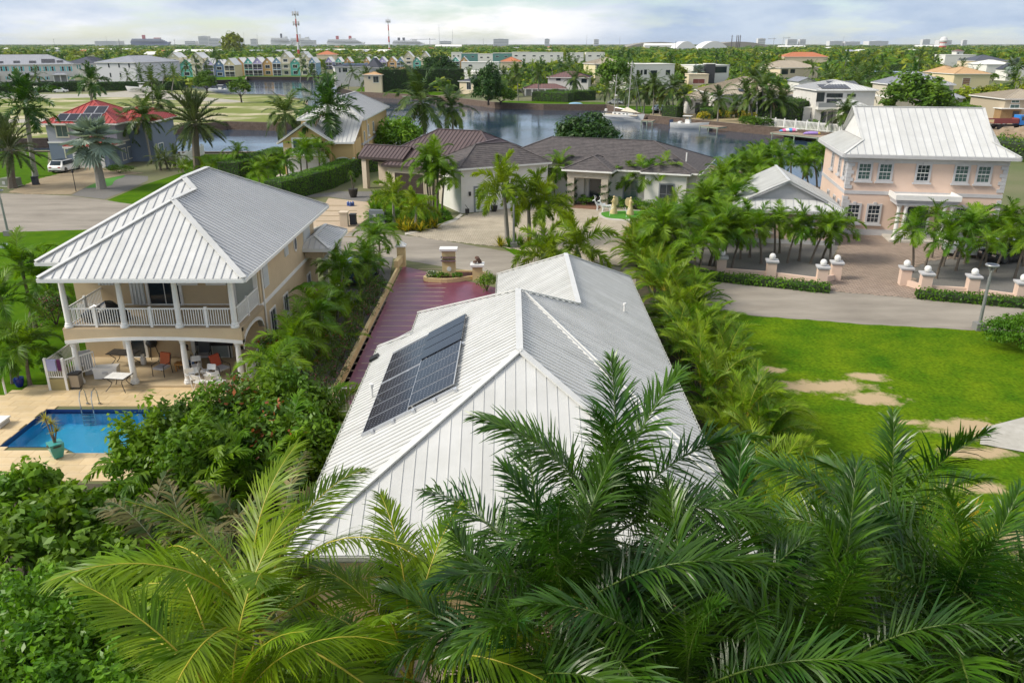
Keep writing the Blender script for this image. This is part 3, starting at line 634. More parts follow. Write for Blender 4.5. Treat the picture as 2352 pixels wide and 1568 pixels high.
def big_ground():
    outer = [Vector((-14000, -80, 0)), Vector((14000, -80, 0)), Vector((14000, 14000, 0)), Vector((-14000, 14000, 0))]
    A = [outer, [Vector((p[0], p[1], 0)) for p in hole], [Vector((p[0], p[1], 0)) for p in lag]]
    # the pool is cut out as well
    A.append([Vector((x, y, 0)) for x, y in POOL]); flat = [p for l in A for p in l]; tri = tessellate_polygon(A); fs = []
    for t in tri:
        a, b_, c = (flat[i] for i in t); cr = (b_-a).cross(c-a).z
        if abs(cr) < 1e-9: continue
        fs.append(tuple(t) if cr > 0 else (t[0], t[2], t[1]))
    me = bpy.data.meshes.new('ground'); me.from_pydata([tuple(p) for p in flat], [], fs); me.materials.append(M_GROUND); me.update()
    tag(new_obj('ground', me), kind='structure')
POOL = [(-21.7, 33.7), (-12.9, 33.7), (-12.9, 29.45), (-18.2, 29.45), (-19.0, 30.0), (-21.7, 30.0)]
big_ground()
xs = [p[0] for p in hole]; ys = [p[1] for p in hole]
sheet('water', [(min(xs)-5, min(ys)-5), (max(xs)+5, min(ys)-5), (max(xs)+5, max(ys)+5), (min(xs)-5, max(ys)+5)], -1.3, M_CANAL)
xl = [p[0] for p in lag]; yl = [p[1] for p in lag]
sheet('water', [(min(xl)-3, min(yl)-3), (max(xl)+3, min(yl)-3), (max(xl)+3, max(yl)+3), (min(xl)-3, max(yl)+3)], -0.9, water_mat('lagoon_water', (0.02, 0.10, 0.24), 0.08, 0.2, 1.0, (1, 1, 1)))
def seawall(pts, label, ht=0.25, blocks=True, bl=0.55, bh=0.26):
    """block wall along the bank from the water up; courses of split-face blocks"""
    o = Vector((pts[0][0], pts[0][1], 0)); t = thing('seawall', label, 'retaining wall', (o.x, o.y, 0)); core = B(); cour = B(); cop = B(); rnd = random.Random(5)
    for i in range(len(pts)-1):
        a = Vector((pts[i][0], pts[i][1], 0))-o; c = Vector((pts[i+1][0], pts[i+1][1], 0))-o; d = c-a; l = d.length; d.normalize(); n = Vector((d.y, -d.x, 0))
        core.obox((a+c)/2+Vector((0, 0, (ht-2.0)/2)), d*l/2, n*0.25, (0, 0, (ht+2.0)/2)); cop.obox((a+c)/2+Vector((0, 0, ht+0.04)), d*(l/2+0.15), n*0.33, (0, 0, 0.05))
        if blocks:
            for side in (1, -1):
                nn = n*side; z = -1.4; r = 0
                while z < ht-0.1:
                    s = -bl*0.5*(r % 2)
                    while s < l:
                        s0, s1 = max(s, 0), min(s+bl-0.03, l)
                        if s1-s0 > 0.1:
                            dd = rnd.uniform(0.03, 0.09); cour.obox(a+d*(s0+s1)/2+nn*(0.25+dd/2)+Vector((0, 0, z+bh/2)), d*(s1-s0)/2, nn*dd/2, (0, 0, bh/2-0.02))
                        s += bl
                    z += bh; r += 1
    core.build('wall_core', mat('wall_core', (0.045, 0.033, 0.026), 0.95), t); cop.build('coping', mat('wall_coping', (0.22, 0.17, 0.13), 0.9, (0.15, 0.12, 0.09), 3), t)
    if blocks: tag(cour.build('block_courses', M_WALLB, t), kind='stuff')
    return t
F = gs(FARB); 
seawall(F[0:7], 'brown block seawall below the docks and pool gardens across the canal')
seawall(F[6:9], 'brown block seawall beside the moored sailboat under the palms')
seawall(F[8:14], 'brown block seawall in front of the brown roofed waterside house', bl=0.9, bh=0.35)
seawall(F[13:16], 'dark seawall round the point by the dark roofed houses', blocks=False)
seawall(F[15:19], 'dark low seawall in front of the row of coloured gabled houses', blocks=False)
seawall(F[20:24], 'low grassy bank wall of the sandy vacant lot on the inlet', ht=0.05, blocks=False)
seawall(F[23:29], 'brown block seawall along the sandy vacant lot beyond the date palm', bl=0.8, bh=0.3)
seawall(gs(NEARB), 'low seawall along the near bank behind the houses', ht=0.1, blocks=False)
# sheets on the ground, each a few millimetres above the one below
N_ = [(-300, 440), (0, 444), (159, 450), (236, 459), (302, 469), (560, 500), (780, 520), (890, 536), (1000, 549), (1140, 574), (1400, 612), (1580, 628), (1650, 641), (1895, 668), (2110, 686), (2352, 698), (2800, 718)]
S_ = [(2800, 800), (2352, 764), (2000, 746), (1690, 722), (1440, 668), (1140, 632), (925, 597), (770, 570), (560, 545), (300, 528), (190, 528), (0, 534), (-300, 550)]
def jag(pts, amp, step, seed):
    rnd = random.Random(seed); P = [Vector((p[0], p[1])) for p in pts]; out = []
    for i in range(len(P)):
        a, b_ = P[i], P[(i+1) % len(P)]; n = max(1, int((b_-a).length/step)); d = (b_-a); nr = Vector((-d.y, d.x)); nr = nr.normalized() if nr.length > 0 else nr
        for k in range(n): out.append(a.lerp(b_, k/n)+nr*rnd.uniform(-amp, amp)*(0 if k == 0 else 1))
    return out
sheet('lawn', gs([(-400, 528), (190, 522), (700, 560), (600, 800), (560, 868), (175, 868), (-60, 1010), (-700, 1000), (-700, 700)]), 0.004, M_LAWN)
sheet('lawn', gs([(242, 462), (300, 475), (560, 503), (660, 505), (700, 430), (640, 353), (400, 356), (425, 395), (330, 425)]), 0.004, M_LAWN)
sheet('lawn', gs([(-300, 352), (110, 345), (110, 395), (190, 398), (60, 430), (-300, 440)]), 0.004, M_LAWN)
sheet('vacant_lot', jag(gs([(1610, 705), (1690, 722), (2000, 746), (2352, 764), (2800, 800), (3200, 1330), (1950, 1450), (1500, 1100), (1480, 700)]), 0.12, 0.6, 3), 0.012, M_LOT)
sheet('lawn', gs([(1140, 560), (1300, 560), (1330, 600), (1180, 585)]), 0.02, M_LAWN)
sheet('road', jag(gs(N_+S_), 0.07, 0.5, 8), 0.008, M_ASPH)
sheet('sandy_lot', gs([(-900, 318), (0, 321), (110, 319), (330, 297), (520, 281), (640, 283), (695, 278), (702, 234), (640, 221), (520, 220), (430, 206), (300, 212), (0, 218), (-600, 222)]), 0.004, M_SANDLOT)
sheet('road', gs([(-700, 280), (0, 284), (170, 279), (170, 272), (0, 275), (-700, 272)]), 0.008, mat('pale_track', (0.40, 0.37, 0.31), 0.95, (0.32, 0.30, 0.25), 0.4))
sheet('road', smooth_outline(gs([(-400, 222), (120, 216), (235, 216), (330, 204), (350, 196), (385, 196), (375, 212), (430, 220), (560, 232), (560, 237), (400, 231), (310, 224), (240, 224), (-400, 232)]), 1), 0.008, mat('pale_track', (0, 0, 0)))
sheet('field', gs([(2040, 215), (2160, 214), (2352, 222), (2352, 205), (2130, 196), (2040, 200)]), 0.004, M_LAWN)
sheet('field', gs([(1975, 190), (2066, 192), (2062, 200), (1975, 198)]), 0.006, mat('yellow_grass', (0.26, 0.30, 0.03), 0.9))
sheet('dirt_lot', gs([(2260, 262), (2700, 258), (2700, 345), (2280, 338)]), 0.01, mat('building_dirt', (0.22, 0.15, 0.09), 0.95, (0.34, 0.26, 0.17), 0.5, bump=0.5, bs=4))
sheet('lawn', gs([(1160, 232), (1390, 236), (1390, 242), (1250, 241), (1140, 237)]), 0.006, M_LAWN)
sheet('lawn', gs([(1400, 244), (1520, 244), (1540, 260), (1470, 262)]), 0.006, M_LAWN)
sheet('garden', gs([(1490, 266), (1645, 281), (1800, 296), (1790, 284), (1640, 258), (1500, 255)]), 0.006, M_SAND)
sheet('lawn', gs([(566, 176), (840, 177), (840, 170), (330, 172), (330, 186), (563, 184)]), 0.004, M_LAWN)
sheet('lawn', gs([(815, 211), (1000, 220), (1040, 214), (830, 200)]), 0.004, M_LAWN)
# paved courts
M_PAVP = mat('pink_pavers', (0.36, 0.275, 0.215), 0.9, (0.27, 0.205, 0.16), 1.3, bump=0.15, bs=20, detail=8)
M_PAVB = mat('buff_pavers', (0.54, 0.47, 0.36), 0.9, (0.40, 0.345, 0.26), 0.7, bump=0.15, bs=20, detail=8)
M_PAVD = mat('paver_joint', (0.17, 0.145, 0.11), 0.97)
def pavers(name, poly, m, pw, ph, ang, z, label):
    """a paved court: joint sheet with every paver raised on it, joined as one paving layer"""
    base = sheet(name, poly, z, M_PAVD); P = [Vector((p[0], p[1])) for p in poly]; c, s = math.cos(ang), math.sin(ang)
    lx = [p.x*c+p.y*s for p in P]; ly = [-p.x*s+p.y*c for p in P]; x0, x1, y0, y1 = min(lx), max(lx), min(ly), max(ly)
    nx, ny = int((x1-x0)/pw)+1, int((y1-y0)/ph)+1
    I, J = np.meshgrid(np.arange(nx+1), np.arange(ny+1), indexing='ij'); X = x0+(I-0.5*(J % 2))*pw+pw/2; Y = y0+J*ph+ph/2; X = X.ravel(); Y = Y.ravel()
    wx = X*c-Y*s; wy = X*s+Y*c; ins = np.zeros(len(wx), bool); n = len(P)
    for i in range(n):
        a, b_ = P[i], P[(i+1) % n]; cond = (a.y > wy) != (b_.y > wy)
        with np.errstate(divide='ignore', invalid='ignore'): ins ^= cond & (wx < (b_.x-a.x)*(wy-a.y)/(b_.y-a.y+1e-12)+a.x)
    wx, wy = wx[ins], wy[ins]; g = np.random.default_rng(2); hx, hy = pw*0.46, ph*0.44; zt = z+0.012+g.uniform(0, 0.006, len(wx)); V = []
    for sx, sy in ((-1, -1), (1, -1), (1, 1), (-1, 1)):
        V.append(np.stack([wx+sx*hx*c-sy*hy*s, wy+sx*hx*s+sy*hy*c, zt], 1))
    V = np.stack(V, 1).reshape(-1, 3); lo = V.copy(); lo[:, 2] = z+0.001; k = len(wx); top = np.arange(k*4).reshape(-1, 4); sides = [np.stack([top[:, i], top[:, i]+4*k, top[:, (i+1) % 4]+4*k, top[:, (i+1) % 4]], 1) for i in range(4)]
    o = new_obj('paving', npmesh('paving', np.concatenate([V, lo]), np.concatenate([top]+sides), [m]), base); o['kind'] = 'stuff'
    return base
PINKCT = gs([(1898, 668), (1905, 612), (1925, 575), (1935, 535), (2060, 540), (2400, 545), (2400, 600), (2230, 590), (2130, 600), (2072, 630), (2105, 640), (2112, 686)])
pavers('driveway', PINKCT, M_PAVP, 0.40, 0.20, R(-12), 0.014, '')
CTRCT = gs([(930, 539), (985, 527), (1045, 508), (1075, 492), (1160, 480), (1300, 470), (1420, 470), (1480, 490), (1490, 560), (1420, 610), (1330, 598), (1140, 566), (1010, 552)])
pavers('driveway', CTRCT, M_PAVB, 0.32, 0.22, R(8), 0.014, '')
BLUED = gs([(20, 442), (95, 410), (205, 383), (330, 398), (290, 402), (240, 411), (185, 437), (163, 447), (60, 446)])
pavers('driveway', BLUED, mat('tan_pavers', (0.42, 0.33, 0.21), 0.9, (0.34, 0.26, 0.16), 0.6), 0.4, 0.24, R(20), 0.014, '')
sheet('gravel_bed', gs([(163, 449), (185, 437), (240, 411), (290, 402), (340, 405), (340, 415), (300, 434), (240, 458)]), 0.012, M_GRAV)
sheet('lawn', smooth_outline(gs([(180, 432), (230, 412), (250, 404), (288, 402), (285, 408), (262, 414), (258, 428), (215, 432)]), 2), 0.02, mat('artificial_turf', (0.045, 0.20, 0.008), 0.8, (0.06, 0.23, 0.01), 2))
sheet('gravel_bed', gs([(1545, 618), (1600, 560), (1900, 560), (1932, 545), (1922, 575), (1900, 615), (1895, 652), (1640, 628)]), 0.012, M_GRAV)
sheet('gravel_bed', smooth_outline(gs([(2072, 632), (2100, 606), (2140, 596), (2240, 590), (2420, 598), (2420, 690), (2110, 672)]), 1), 0.012, M_GRAV)
sheet('gravel_bed', gs([(1925, 540), (2060, 545), (2060, 538), (1935, 534)]), 0.018, M_GRAV)
# brown house drive: concrete slabs with grass strips
sheet('driveway', gs([(700, 540), (755, 455), (850, 465), (862, 488), (800, 536), (760, 560)]), 0.014, mat('sand_concrete', (0.46, 0.36, 0.25), 0.9, (0.40, 0.31, 0.21), 0.8))
sheet('driveway', gs([(590, 440), (640, 400), (720, 405), (745, 420), (640, 455)]), 0.014, M_CONC)
sheet('planting_bed', gs([(860, 490), (880, 440), (1000, 450), (1045, 505), (985, 525), (900, 530), (830, 520)]), 0.02, M_LAWN)
sheet('planting_bed', gs([(640, 455), (780, 440), (870, 440), (840, 465), (755, 452)]), 0.012, M_GRAV)
sheet('kerb', gs([(985, 529), (1045, 510), (1064, 494), (1058, 492), (1040, 505), (980, 525), (930, 535), (930, 541)]), 0.05, M_CONC)
# soil beds near the camera
sheet('planting_bed', [(-40, 3), (40, 3), (40, 17.6), (8.2, 18), (7.6, 46), (9.6, 60), (11.5, 66), (14, 58), (11, 44), (11.5, 26), (14, 20), (40, 18), (40, 2), (-40, 2)], 0.016, M_SOIL)
sheet('planting_bed', [(-40, 3), (40, 3), (40, 17), (-5, 17.5), (-7.5, 27), (-40, 27.0)], 0.02, M_SOIL)
sheet('planting_bed', [(-12.9, 28), (-8.2, 26), (-8.3, 50), (-9.5, 62), (-12, 62), (-12.8, 50)], 0.020, M_GRAV)
sheet('side_yard', [(-8.0, 17), (-5.4, 17), (-5.6, 27), (-7.0, 27)], 0.026, M_MULCH)
sheet('patio', [(-7, 9), (9, 9), (9, 19.5), (-7, 19.5)], 0.03, M_PAVP)
sheet('concrete_slab', gs([(2255, 985), (2352, 960), (2500, 955), (2500, 1035), (2352, 1040), (2250, 1022)]), 0.06, mat('white_concrete', (0.46, 0.44, 0.39), 0.9, (0.36, 0.34, 0.29), 1.5))
sheet('puddle', smooth_outline(gs([(0, 562), (12, 556), (25, 562), (18, 570), (0, 572)]), 2), 0.012, water_mat('puddle_water', (0.2, 0.24, 0.2), 0.06, 0.05, 2, (1, 1, 1)))
# ------------------------------------------------------------------ main white roofed house
CREAM_Y = mat('yellow_render', (0.68, 0.52, 0.27), 0.85, (0.62, 0.47, 0.24), 1.0, bump=0.1, bs=40)
M_BURG = mat('burgundy_painted_concrete', (0.140, 0.030, 0.058), 0.32, (0.185, 0.050, 0.085), 0.6, bump=0.06, bs=10, detail=9, spec=0.55)
def main_house():
    h = thing('bungalow', 'single storey house with broad white metal roof and solar array', 'house', (0.25, 30, 0)); o = Vector((0.25, 30, 0))
    P = lambda x, y, z: Vector((x, y, z))-o
    K = 0.543; zw = lambda x: 3.0+K*(x+6.1)
    nw, ne, ap, re = P(-6.1, 18.2, 3.0), P(6.6, 18.2, 3.0), P(0.25, 24.55, 6.45), P(0.25, 31.5, 6.45)
    c1, c2, c3 = P(-6.1, 34.0, 3.0), P(-4.45, 33.2, 3.9), P(-4.45, 36.2, 3.9)
    w0, w1, e1, eN = P(3.0, 34.25, 4.96), P(3.0, 43.3, 4.96), P(7.15, 46.7, 2.7), P(-0.85, 46.7, 2.87)
    hipm = P(3.0, 34.25, 4.96)
    faces = [[nw, ne, ap], [nw, ap, re, c3, c2, c1], [ne, e1, w1, w0, re, ap], [eN, w1, w0, P(1.2, 32.45, 3.98), P(-0.85, 33.5, 2.87)], [e1, eN, w1], [re, c3, P(3.0, 36.4, 3.79), hipm]]
    b = B()
    for f in faces: b.slab([p-Vector((0, 0, 0.02)) for p in f], (0, 0, -0.08))
    roof = b.build('roof', METAL_W, h)
    metal_face(roof, faces[0], METAL_W, METAL_W, 0.33, 0.02, 0.018)
    for f in faces[1:4]: metal_face(roof, f, METAL_W, METAL_W, 0.30, 0.04, 0.085)
    b = B()
    for p, q in ((nw, ap), (ne, ap), (ap, re), (re, c3), (re, w0), (w0, w1), (w1, e1), (w1, eN), (c1, c2)): cap_line(b, p+Vector((0, 0, 0.03)), q+Vector((0, 0, 0.03)), 0.24, 0.06)
    b.build('ridge_cap', METAL_W, roof)
    # flat flashing that crosses the east slope
    n = Vector((K, 0, 1)).normalized(); a = re+Vector((0.25, 0.05, -0.13)); z_ = lambda x: 6.45-K*(x-0.25); e = P(6.45, 22.4, z_(6.45)); d = (e-a).normalized(); s = d.cross(n)
    b = B(); b.slab([a+n*0.075, a+s*0.05+n*0.075, e+s*0.5+n*0.075, e+n*0.075], n*-0.07); b.build('valley_flashing', METAL_W, roof)
    b = B(); b.bar(a+n*0.09-s*0.02, e+n*0.09-s*0.02, 0.09, 0.05, n); b.build('flashing_upstand', METAL_W, roof)
    b = B()
    G_ = mat('gutter_aged', (0.46, 0.46, 0.40), 0.5, (0.33, 0.34, 0.27), 3)
    for p, q in ((nw, ne), (nw, c1), (ne, e1), (eN, P(-0.85, 34, 2.9)), (c2, c3)):
        d = (q-p).normalized(); out = d.cross(Vector((0, 0, 1))); mid = (p+q)/2
        if out.dot(mid-Vector((0, 2, mid.z))) < 0: out = -out
        b.bar(p+out*0.07-Vector((0, 0, 0.06)), q+out*0.07-Vector((0, 0, 0.06)), 0.03, 0.13); b.bar(p-Vector((0, 0, 0.12)), q-Vector((0, 0, 0.12)), 0.14, 0.03)
        b.bar(p-out*0.02-Vector((0, 0, 0.14)), q-out*0.02-Vector((0, 0, 0.14)), 0.03, 0.2)
    b.build('gutter', G_, roof)
    b = B(); l = (c1-nw).length
    for i in range(19):
        p = nw.lerp(c1, (i+0.5)/19); b.box(p.x-0.1, p.x+0.03, p.y-0.02, p.y+0.02, p.z-0.03, p.z+0.03)
    for i in range(34):
        p = ne.lerp(e1, (i+0.5)/34); b.box(p.x-0.03, p.x+0.1, p.y-0.02, p.y+0.02, p.z-0.03, p.z+0.03)
    b.build('gutter_bracket', G_, roof)
    w_ = B(); w_.box(*[v for v in (-5.6-0.25, 6.1-0.25, 18.8-30, 33.3-30)], 0, 3.05); w_.build('wall', CREAM_Y, h)
    B().box(-0.3-0.25, 6.2-0.25, 33.31-30, 46.1-30, 0, 2.9).build('wing_wall', CREAM_Y, h)
    B().box(-4.0-0.25, -0.31-0.25, 33.32-30, 35.5-30, 0, 3.7).build('entrance_wall', CREAM_Y, h)
    for x in (-4, -1, 2.2): window(h, (x, 18.8-30), (1, 0), 1.6, 2.0, 0.3, bars=(1, 0))
    for y in (21, 26, 30): window(h, (-5.6-0.25, y-30+1.4), (0, -1), 1.4, 1.2, 0.9, bars=(1, 0))
    # vents
    for u, v, hh in ((855, 915, 0.5), (1434, 716, 0.35)):
        d = ray(u, v); k = -K if u > 1190 else K; z0 = 6.45+K*0.25 if u > 1190 else 3.0+K*6.1
        t = (z0-CAMZ)/(d.z-k*d.x); q = Vector((0, 0, CAMZ))+d*t-o
        B().tube([q-Vector((0, 0, 0.05)), q+Vector((0, 0, hh))], 0.05, 8).tube([q+Vector((0, 0, hh)), q+Vector((0, 0, hh+0.1))], 0.085, 8).build('vent_pipe', WHITE, roof, smooth=True)
    d = ray(862, 825)
    t = (3.0+K*6.1-CAMZ)/(d.z-K*d.x); q = Vector((0, 0, CAMZ))+d*t-o
    n2 = Vector((-K, 0, 1)).normalized(); B().obox(q+n2*0.1, Vector((1, 0, K)).normalized()*0.2, (0, 0.22, 0), n2*0.05).build('roof_light', BLACK, roof)
    # solar array: panels measured on the west slope
    ux = Vector((1, 0, K)).normalized(); uy = Vector((0, 1, 0))
    def on(u, v):
        d = ray(u, v); t = (3.0+K*6.1+0.12-CAMZ)/(d.z-K*d.x); return Vector((0, 0, CAMZ))+d*t-o
    BL, BR, TR, TL = on(833, 998), on(1045, 886), on(1063, 727), on(904, 812)
    print('solar', [tuple(round(c, 2) for c in p) for p in (BL, BR, TR, TL)])
    o1 = BL; rows = (TL-BL).y/6.7; wid = 1.77
    arr = []
    for r in range(7): arr.append((0, r*1.02+(0.16 if r > 3 else 0)))
    for r in range(7): arr.append((1, 0.15+r*1.02+(0.16 if r > 3 else 0)))
    for ci, yy in arr:
        c = o1+ux*(wid*(ci+0.5)+0.03*ci)+uy*(yy+0.5)+n2*(0.03+0.06*ci)
        f = B(); f.obox(c, ux*wid/2, uy*0.495, n2*0.018)
        fr = f.build('solar_panel', PVF if not (ci == 1 and yy > 4.2) else PV, roof)
        g = B(); g.obox(c+n2*0.012, ux*(wid/2-0.025), uy*0.47, n2*0.012); g.build('cell_sheet', PV, fr)
        q = B()
        if not (ci == 1 and yy > 4.2):
            for i in range(1, 12): 
                for j in range(1, 6): q.obox(c+n2*0.0252+ux*(wid*(i/12-0.5))+uy*(0.96*(j/6-0.5)), ux*0.012, uy*0.012, n2*0.0012)
            q.build('cell_mark', PVF, fr)
    b = B()
    for yy in (-0.04, 4.16, 7.5):
        b.obox(o1+ux*(wid if yy < 8 else wid*1.5)+uy*yy+n2*0.0, ux*(wid*(1.02 if yy < 8 else 0.5)), uy*0.03, n2*0.05)
    for k in range(5):
        for yy in (-0.1, 4.11): b.obox(o1+ux*(0.4+k*0.8)+uy*yy-n2*0.02, ux*0.05, uy*0.09, n2*0.06)
    b.build('solar_rail', PVF, roof)
    return h
main_house()
# burgundy drive with pale gravel strips
dv = sheet('driveway', [(-8.45, 35.2), (-8.35, 59.2), (-1.55, 57.2) if False else (-1.3, 53.6), (7, 50.5), (7, 46.2), (-0.4, 46.2), (-0.4, 35.8), (-4, 33.4), (-7, 33.4)], 0.02, M_BURG)
M_STRIP = mat('pale_gravel_strip', (0.46, 0.37, 0.27), 0.95, (0.34, 0.26, 0.19), 20)
rnd = random.Random(4)
for i in range(24):
    y = 35.4+i*1.0; x1 = -4.2 if y < 37 else (-0.5 if y < 46.5 else (0.6 if y < 49 else (-4.6 if y < 54 else -5.0)))
    if y > 46.6 and y < 49.2: x1 = -0.2
    b = B(); x = -7.95+rnd.uniform(-0.1, 0.1)+(0.8 if y > 55 else 0)
    b.box(x, x1, y-0.04, y+0.04, 0.0, 0.028); b.build('gravel_strip', M_STRIP, dv)
    b = B(); b.box(-8.42, -8.25, y-0.04, y+0.04, 0.0, 0.026); b.build('gravel_strip', M_STRIP, dv)
# low yellow wall and gate post
gw = thing('garden_wall', 'low yellow rendered wall along the burgundy drive', 'wall', (-8.6, 36, 0)); b = B(); b.prism([(-0.14, -10), (0.14, -10), (0.14, 22.0), (-0.0, 22.0)], 0, 0.42); b.build('wall_body', CREAM_Y, gw)
B().prism([(-0.14, 21.2), (0.17, 21.2), (0.30, 22.9), (-0.02, 22.9)], 0.42, 0.95).build('raised_end', CREAM_Y, gw)
gp = thing('gate_post', 'yellow gate post with white pyramid cap at the burgundy drive', 'post', (-8.45, 59.3, 0)); B().box(-0.3, 0.3, -0.3, 0.3, 0, 1.55).build('shaft', CREAM_Y, gp)
b = B(); b.box(-0.4, 0.4, -0.4, 0.4, 1.55, 1.66); b.add([(-0.36, -0.36, 1.66), (0.36, -0.36, 1.66), (0.36, 0.36, 1.66), (-0.36, 0.36, 1.66), (0, 0, 2.0)], [(0, 1, 4), (1, 2, 4), (2, 3, 4), (3, 0, 4)]); b.build('cap', WHITE, gp)
def mailbox_island():
    c = G(1034, 640); t = thing('mailbox_planter', 'yellow mailbox pillar and low planter with flowers on the burgundy drive', 'planter', c)
    pl = smooth_outline([(-2.0, -0.3), (-1.7, -0.95), (0.1, -1.25), (1.6, -0.4), (2.8, 0.3), (2.6, 0.9), (0.7, 1.3), (-0.9, 0.7)], 2); n = len(pl); b = B()
    cen = Vector((0.4, 0)); inn = [cen+(Vector(p)-cen)*0.88 for p in pl]
    for i in range(n): b.prism([pl[i], pl[(i+1) % n], inn[(i+1) % n], inn[i]], 0, 0.32)
    b.build('planter_wall', CREAM_Y, t); B().prism(inn, 0, 0.22).build('planter_soil', mat('red_mulch', (0.07, 0.022, 0.014), 0.95, (0.12, 0.05, 0.03), 8), t)
    B().box(-0.55, 0.4, -0.05, 0.5, 0.1, 2.1).build('pillar', CREAM_Y, t)
    b = B(); b.box(-0.72, 0.57, -0.2, 0.65, 2.1, 2.24); b.box(-0.64, 0.49, -0.12, 0.57, 2.04, 2.1); b.build('pillar_cap', WHITE, t)
    b = B()
    for z in (1.35, 1.6): b.box(-0.62, 0.45, -0.28, -0.05, z, z+0.09)
    b.build('letter_tray', STEEL, t)
    o = B().lathe((0, 0, 0), [(0.0, -0.03), (0.17, -0.03), (0.17, 0.03), (0.0, 0.03)], 16).build('house_plaque', WHITE, t); o.rotation_euler = (R(90), 0, 0); o.location = (-0.05, -0.07, 0.75)
    B().box(1.65, 2.35, -0.55, 0.1, 0, 1.05).build('small_pillar', CREAM_Y, t); b = B(); b.box(1.5, 2.5, -0.7, 0.25, 1.05, 1.2); b.box(1.57, 2.43, -0.63, 0.18, 1.0, 1.05); b.build('small_cap', WHITE, t)
    b = B(); rr = random.Random(2)
    for k in range(7): b.lathe((2.0+rr.uniform(-.18, .18), -0.22+rr.uniform(-.15, .15), 1.2+k*0.06), [(0.0, 0), (0.17, 0.03), (0.15, 0.14), (0.0, 0.2)], 7)
    b.build('stone_ornament', mat('brown_stone', (0.12, 0.07, 0.05), 0.9), t)
    for sx, lm, nm in ((-1.25, leaf('white_flower', (0.05, 0.11, 0.015), (0.08, 0.15, 0.02), c3=((0.75, 0.75, 0.7), 0.75)), 'flowering_plant'), (-0.4, L_BRIGHT, 'leafy_plant'), (0.5, L_BRIGHT, 'leafy_plant'), (-0.9, L_BRIGHT, 'leafy_plant')):
        o = new_obj(nm, npmesh(nm, *crown_arrays(int(sx*10)+40, 0.45, 0.4, 0.42 if sx < -1 else 0.25, 40, 16, 0.1), [lm]), t); o.location = (sx, -0.55, 0.4)
mailbox_island()
def railing(a, b_, h, n, m, label, group=None, name='railing', z=0.0, r=0.014):
    a = Vector((a[0], a[1], z)); b_ = Vector((b_[0], b_[1], z)); t = thing(name, label, 'railing', a, 0, group); d = b_-a
    for zz in (0.08, h): B().bar((0, 0, zz), d+Vector((0, 0, zz)), 0.05, 0.05).build('rail', m, t)
    for i in range(n+1):
        p = d*i/n; B().box(p.x-r, p.x+r, p.y-r, p.y+r, 0, h).build('baluster', m, t)
    return t
p = G(785, 948); q = G(815, 948); railing((-8.4, p.y), (-5.7, p.y), 1.25, 18, WHITE, 'white metal side gate railing beside the big white roof')
c = G(1121, 668); shrub(c.x-0.1, c.y, 0.75, 1.3, 'small bright green shrub beside the white roof and burgundy drive', None, L_BRIGHT, 5, 0.12, 50, 22)
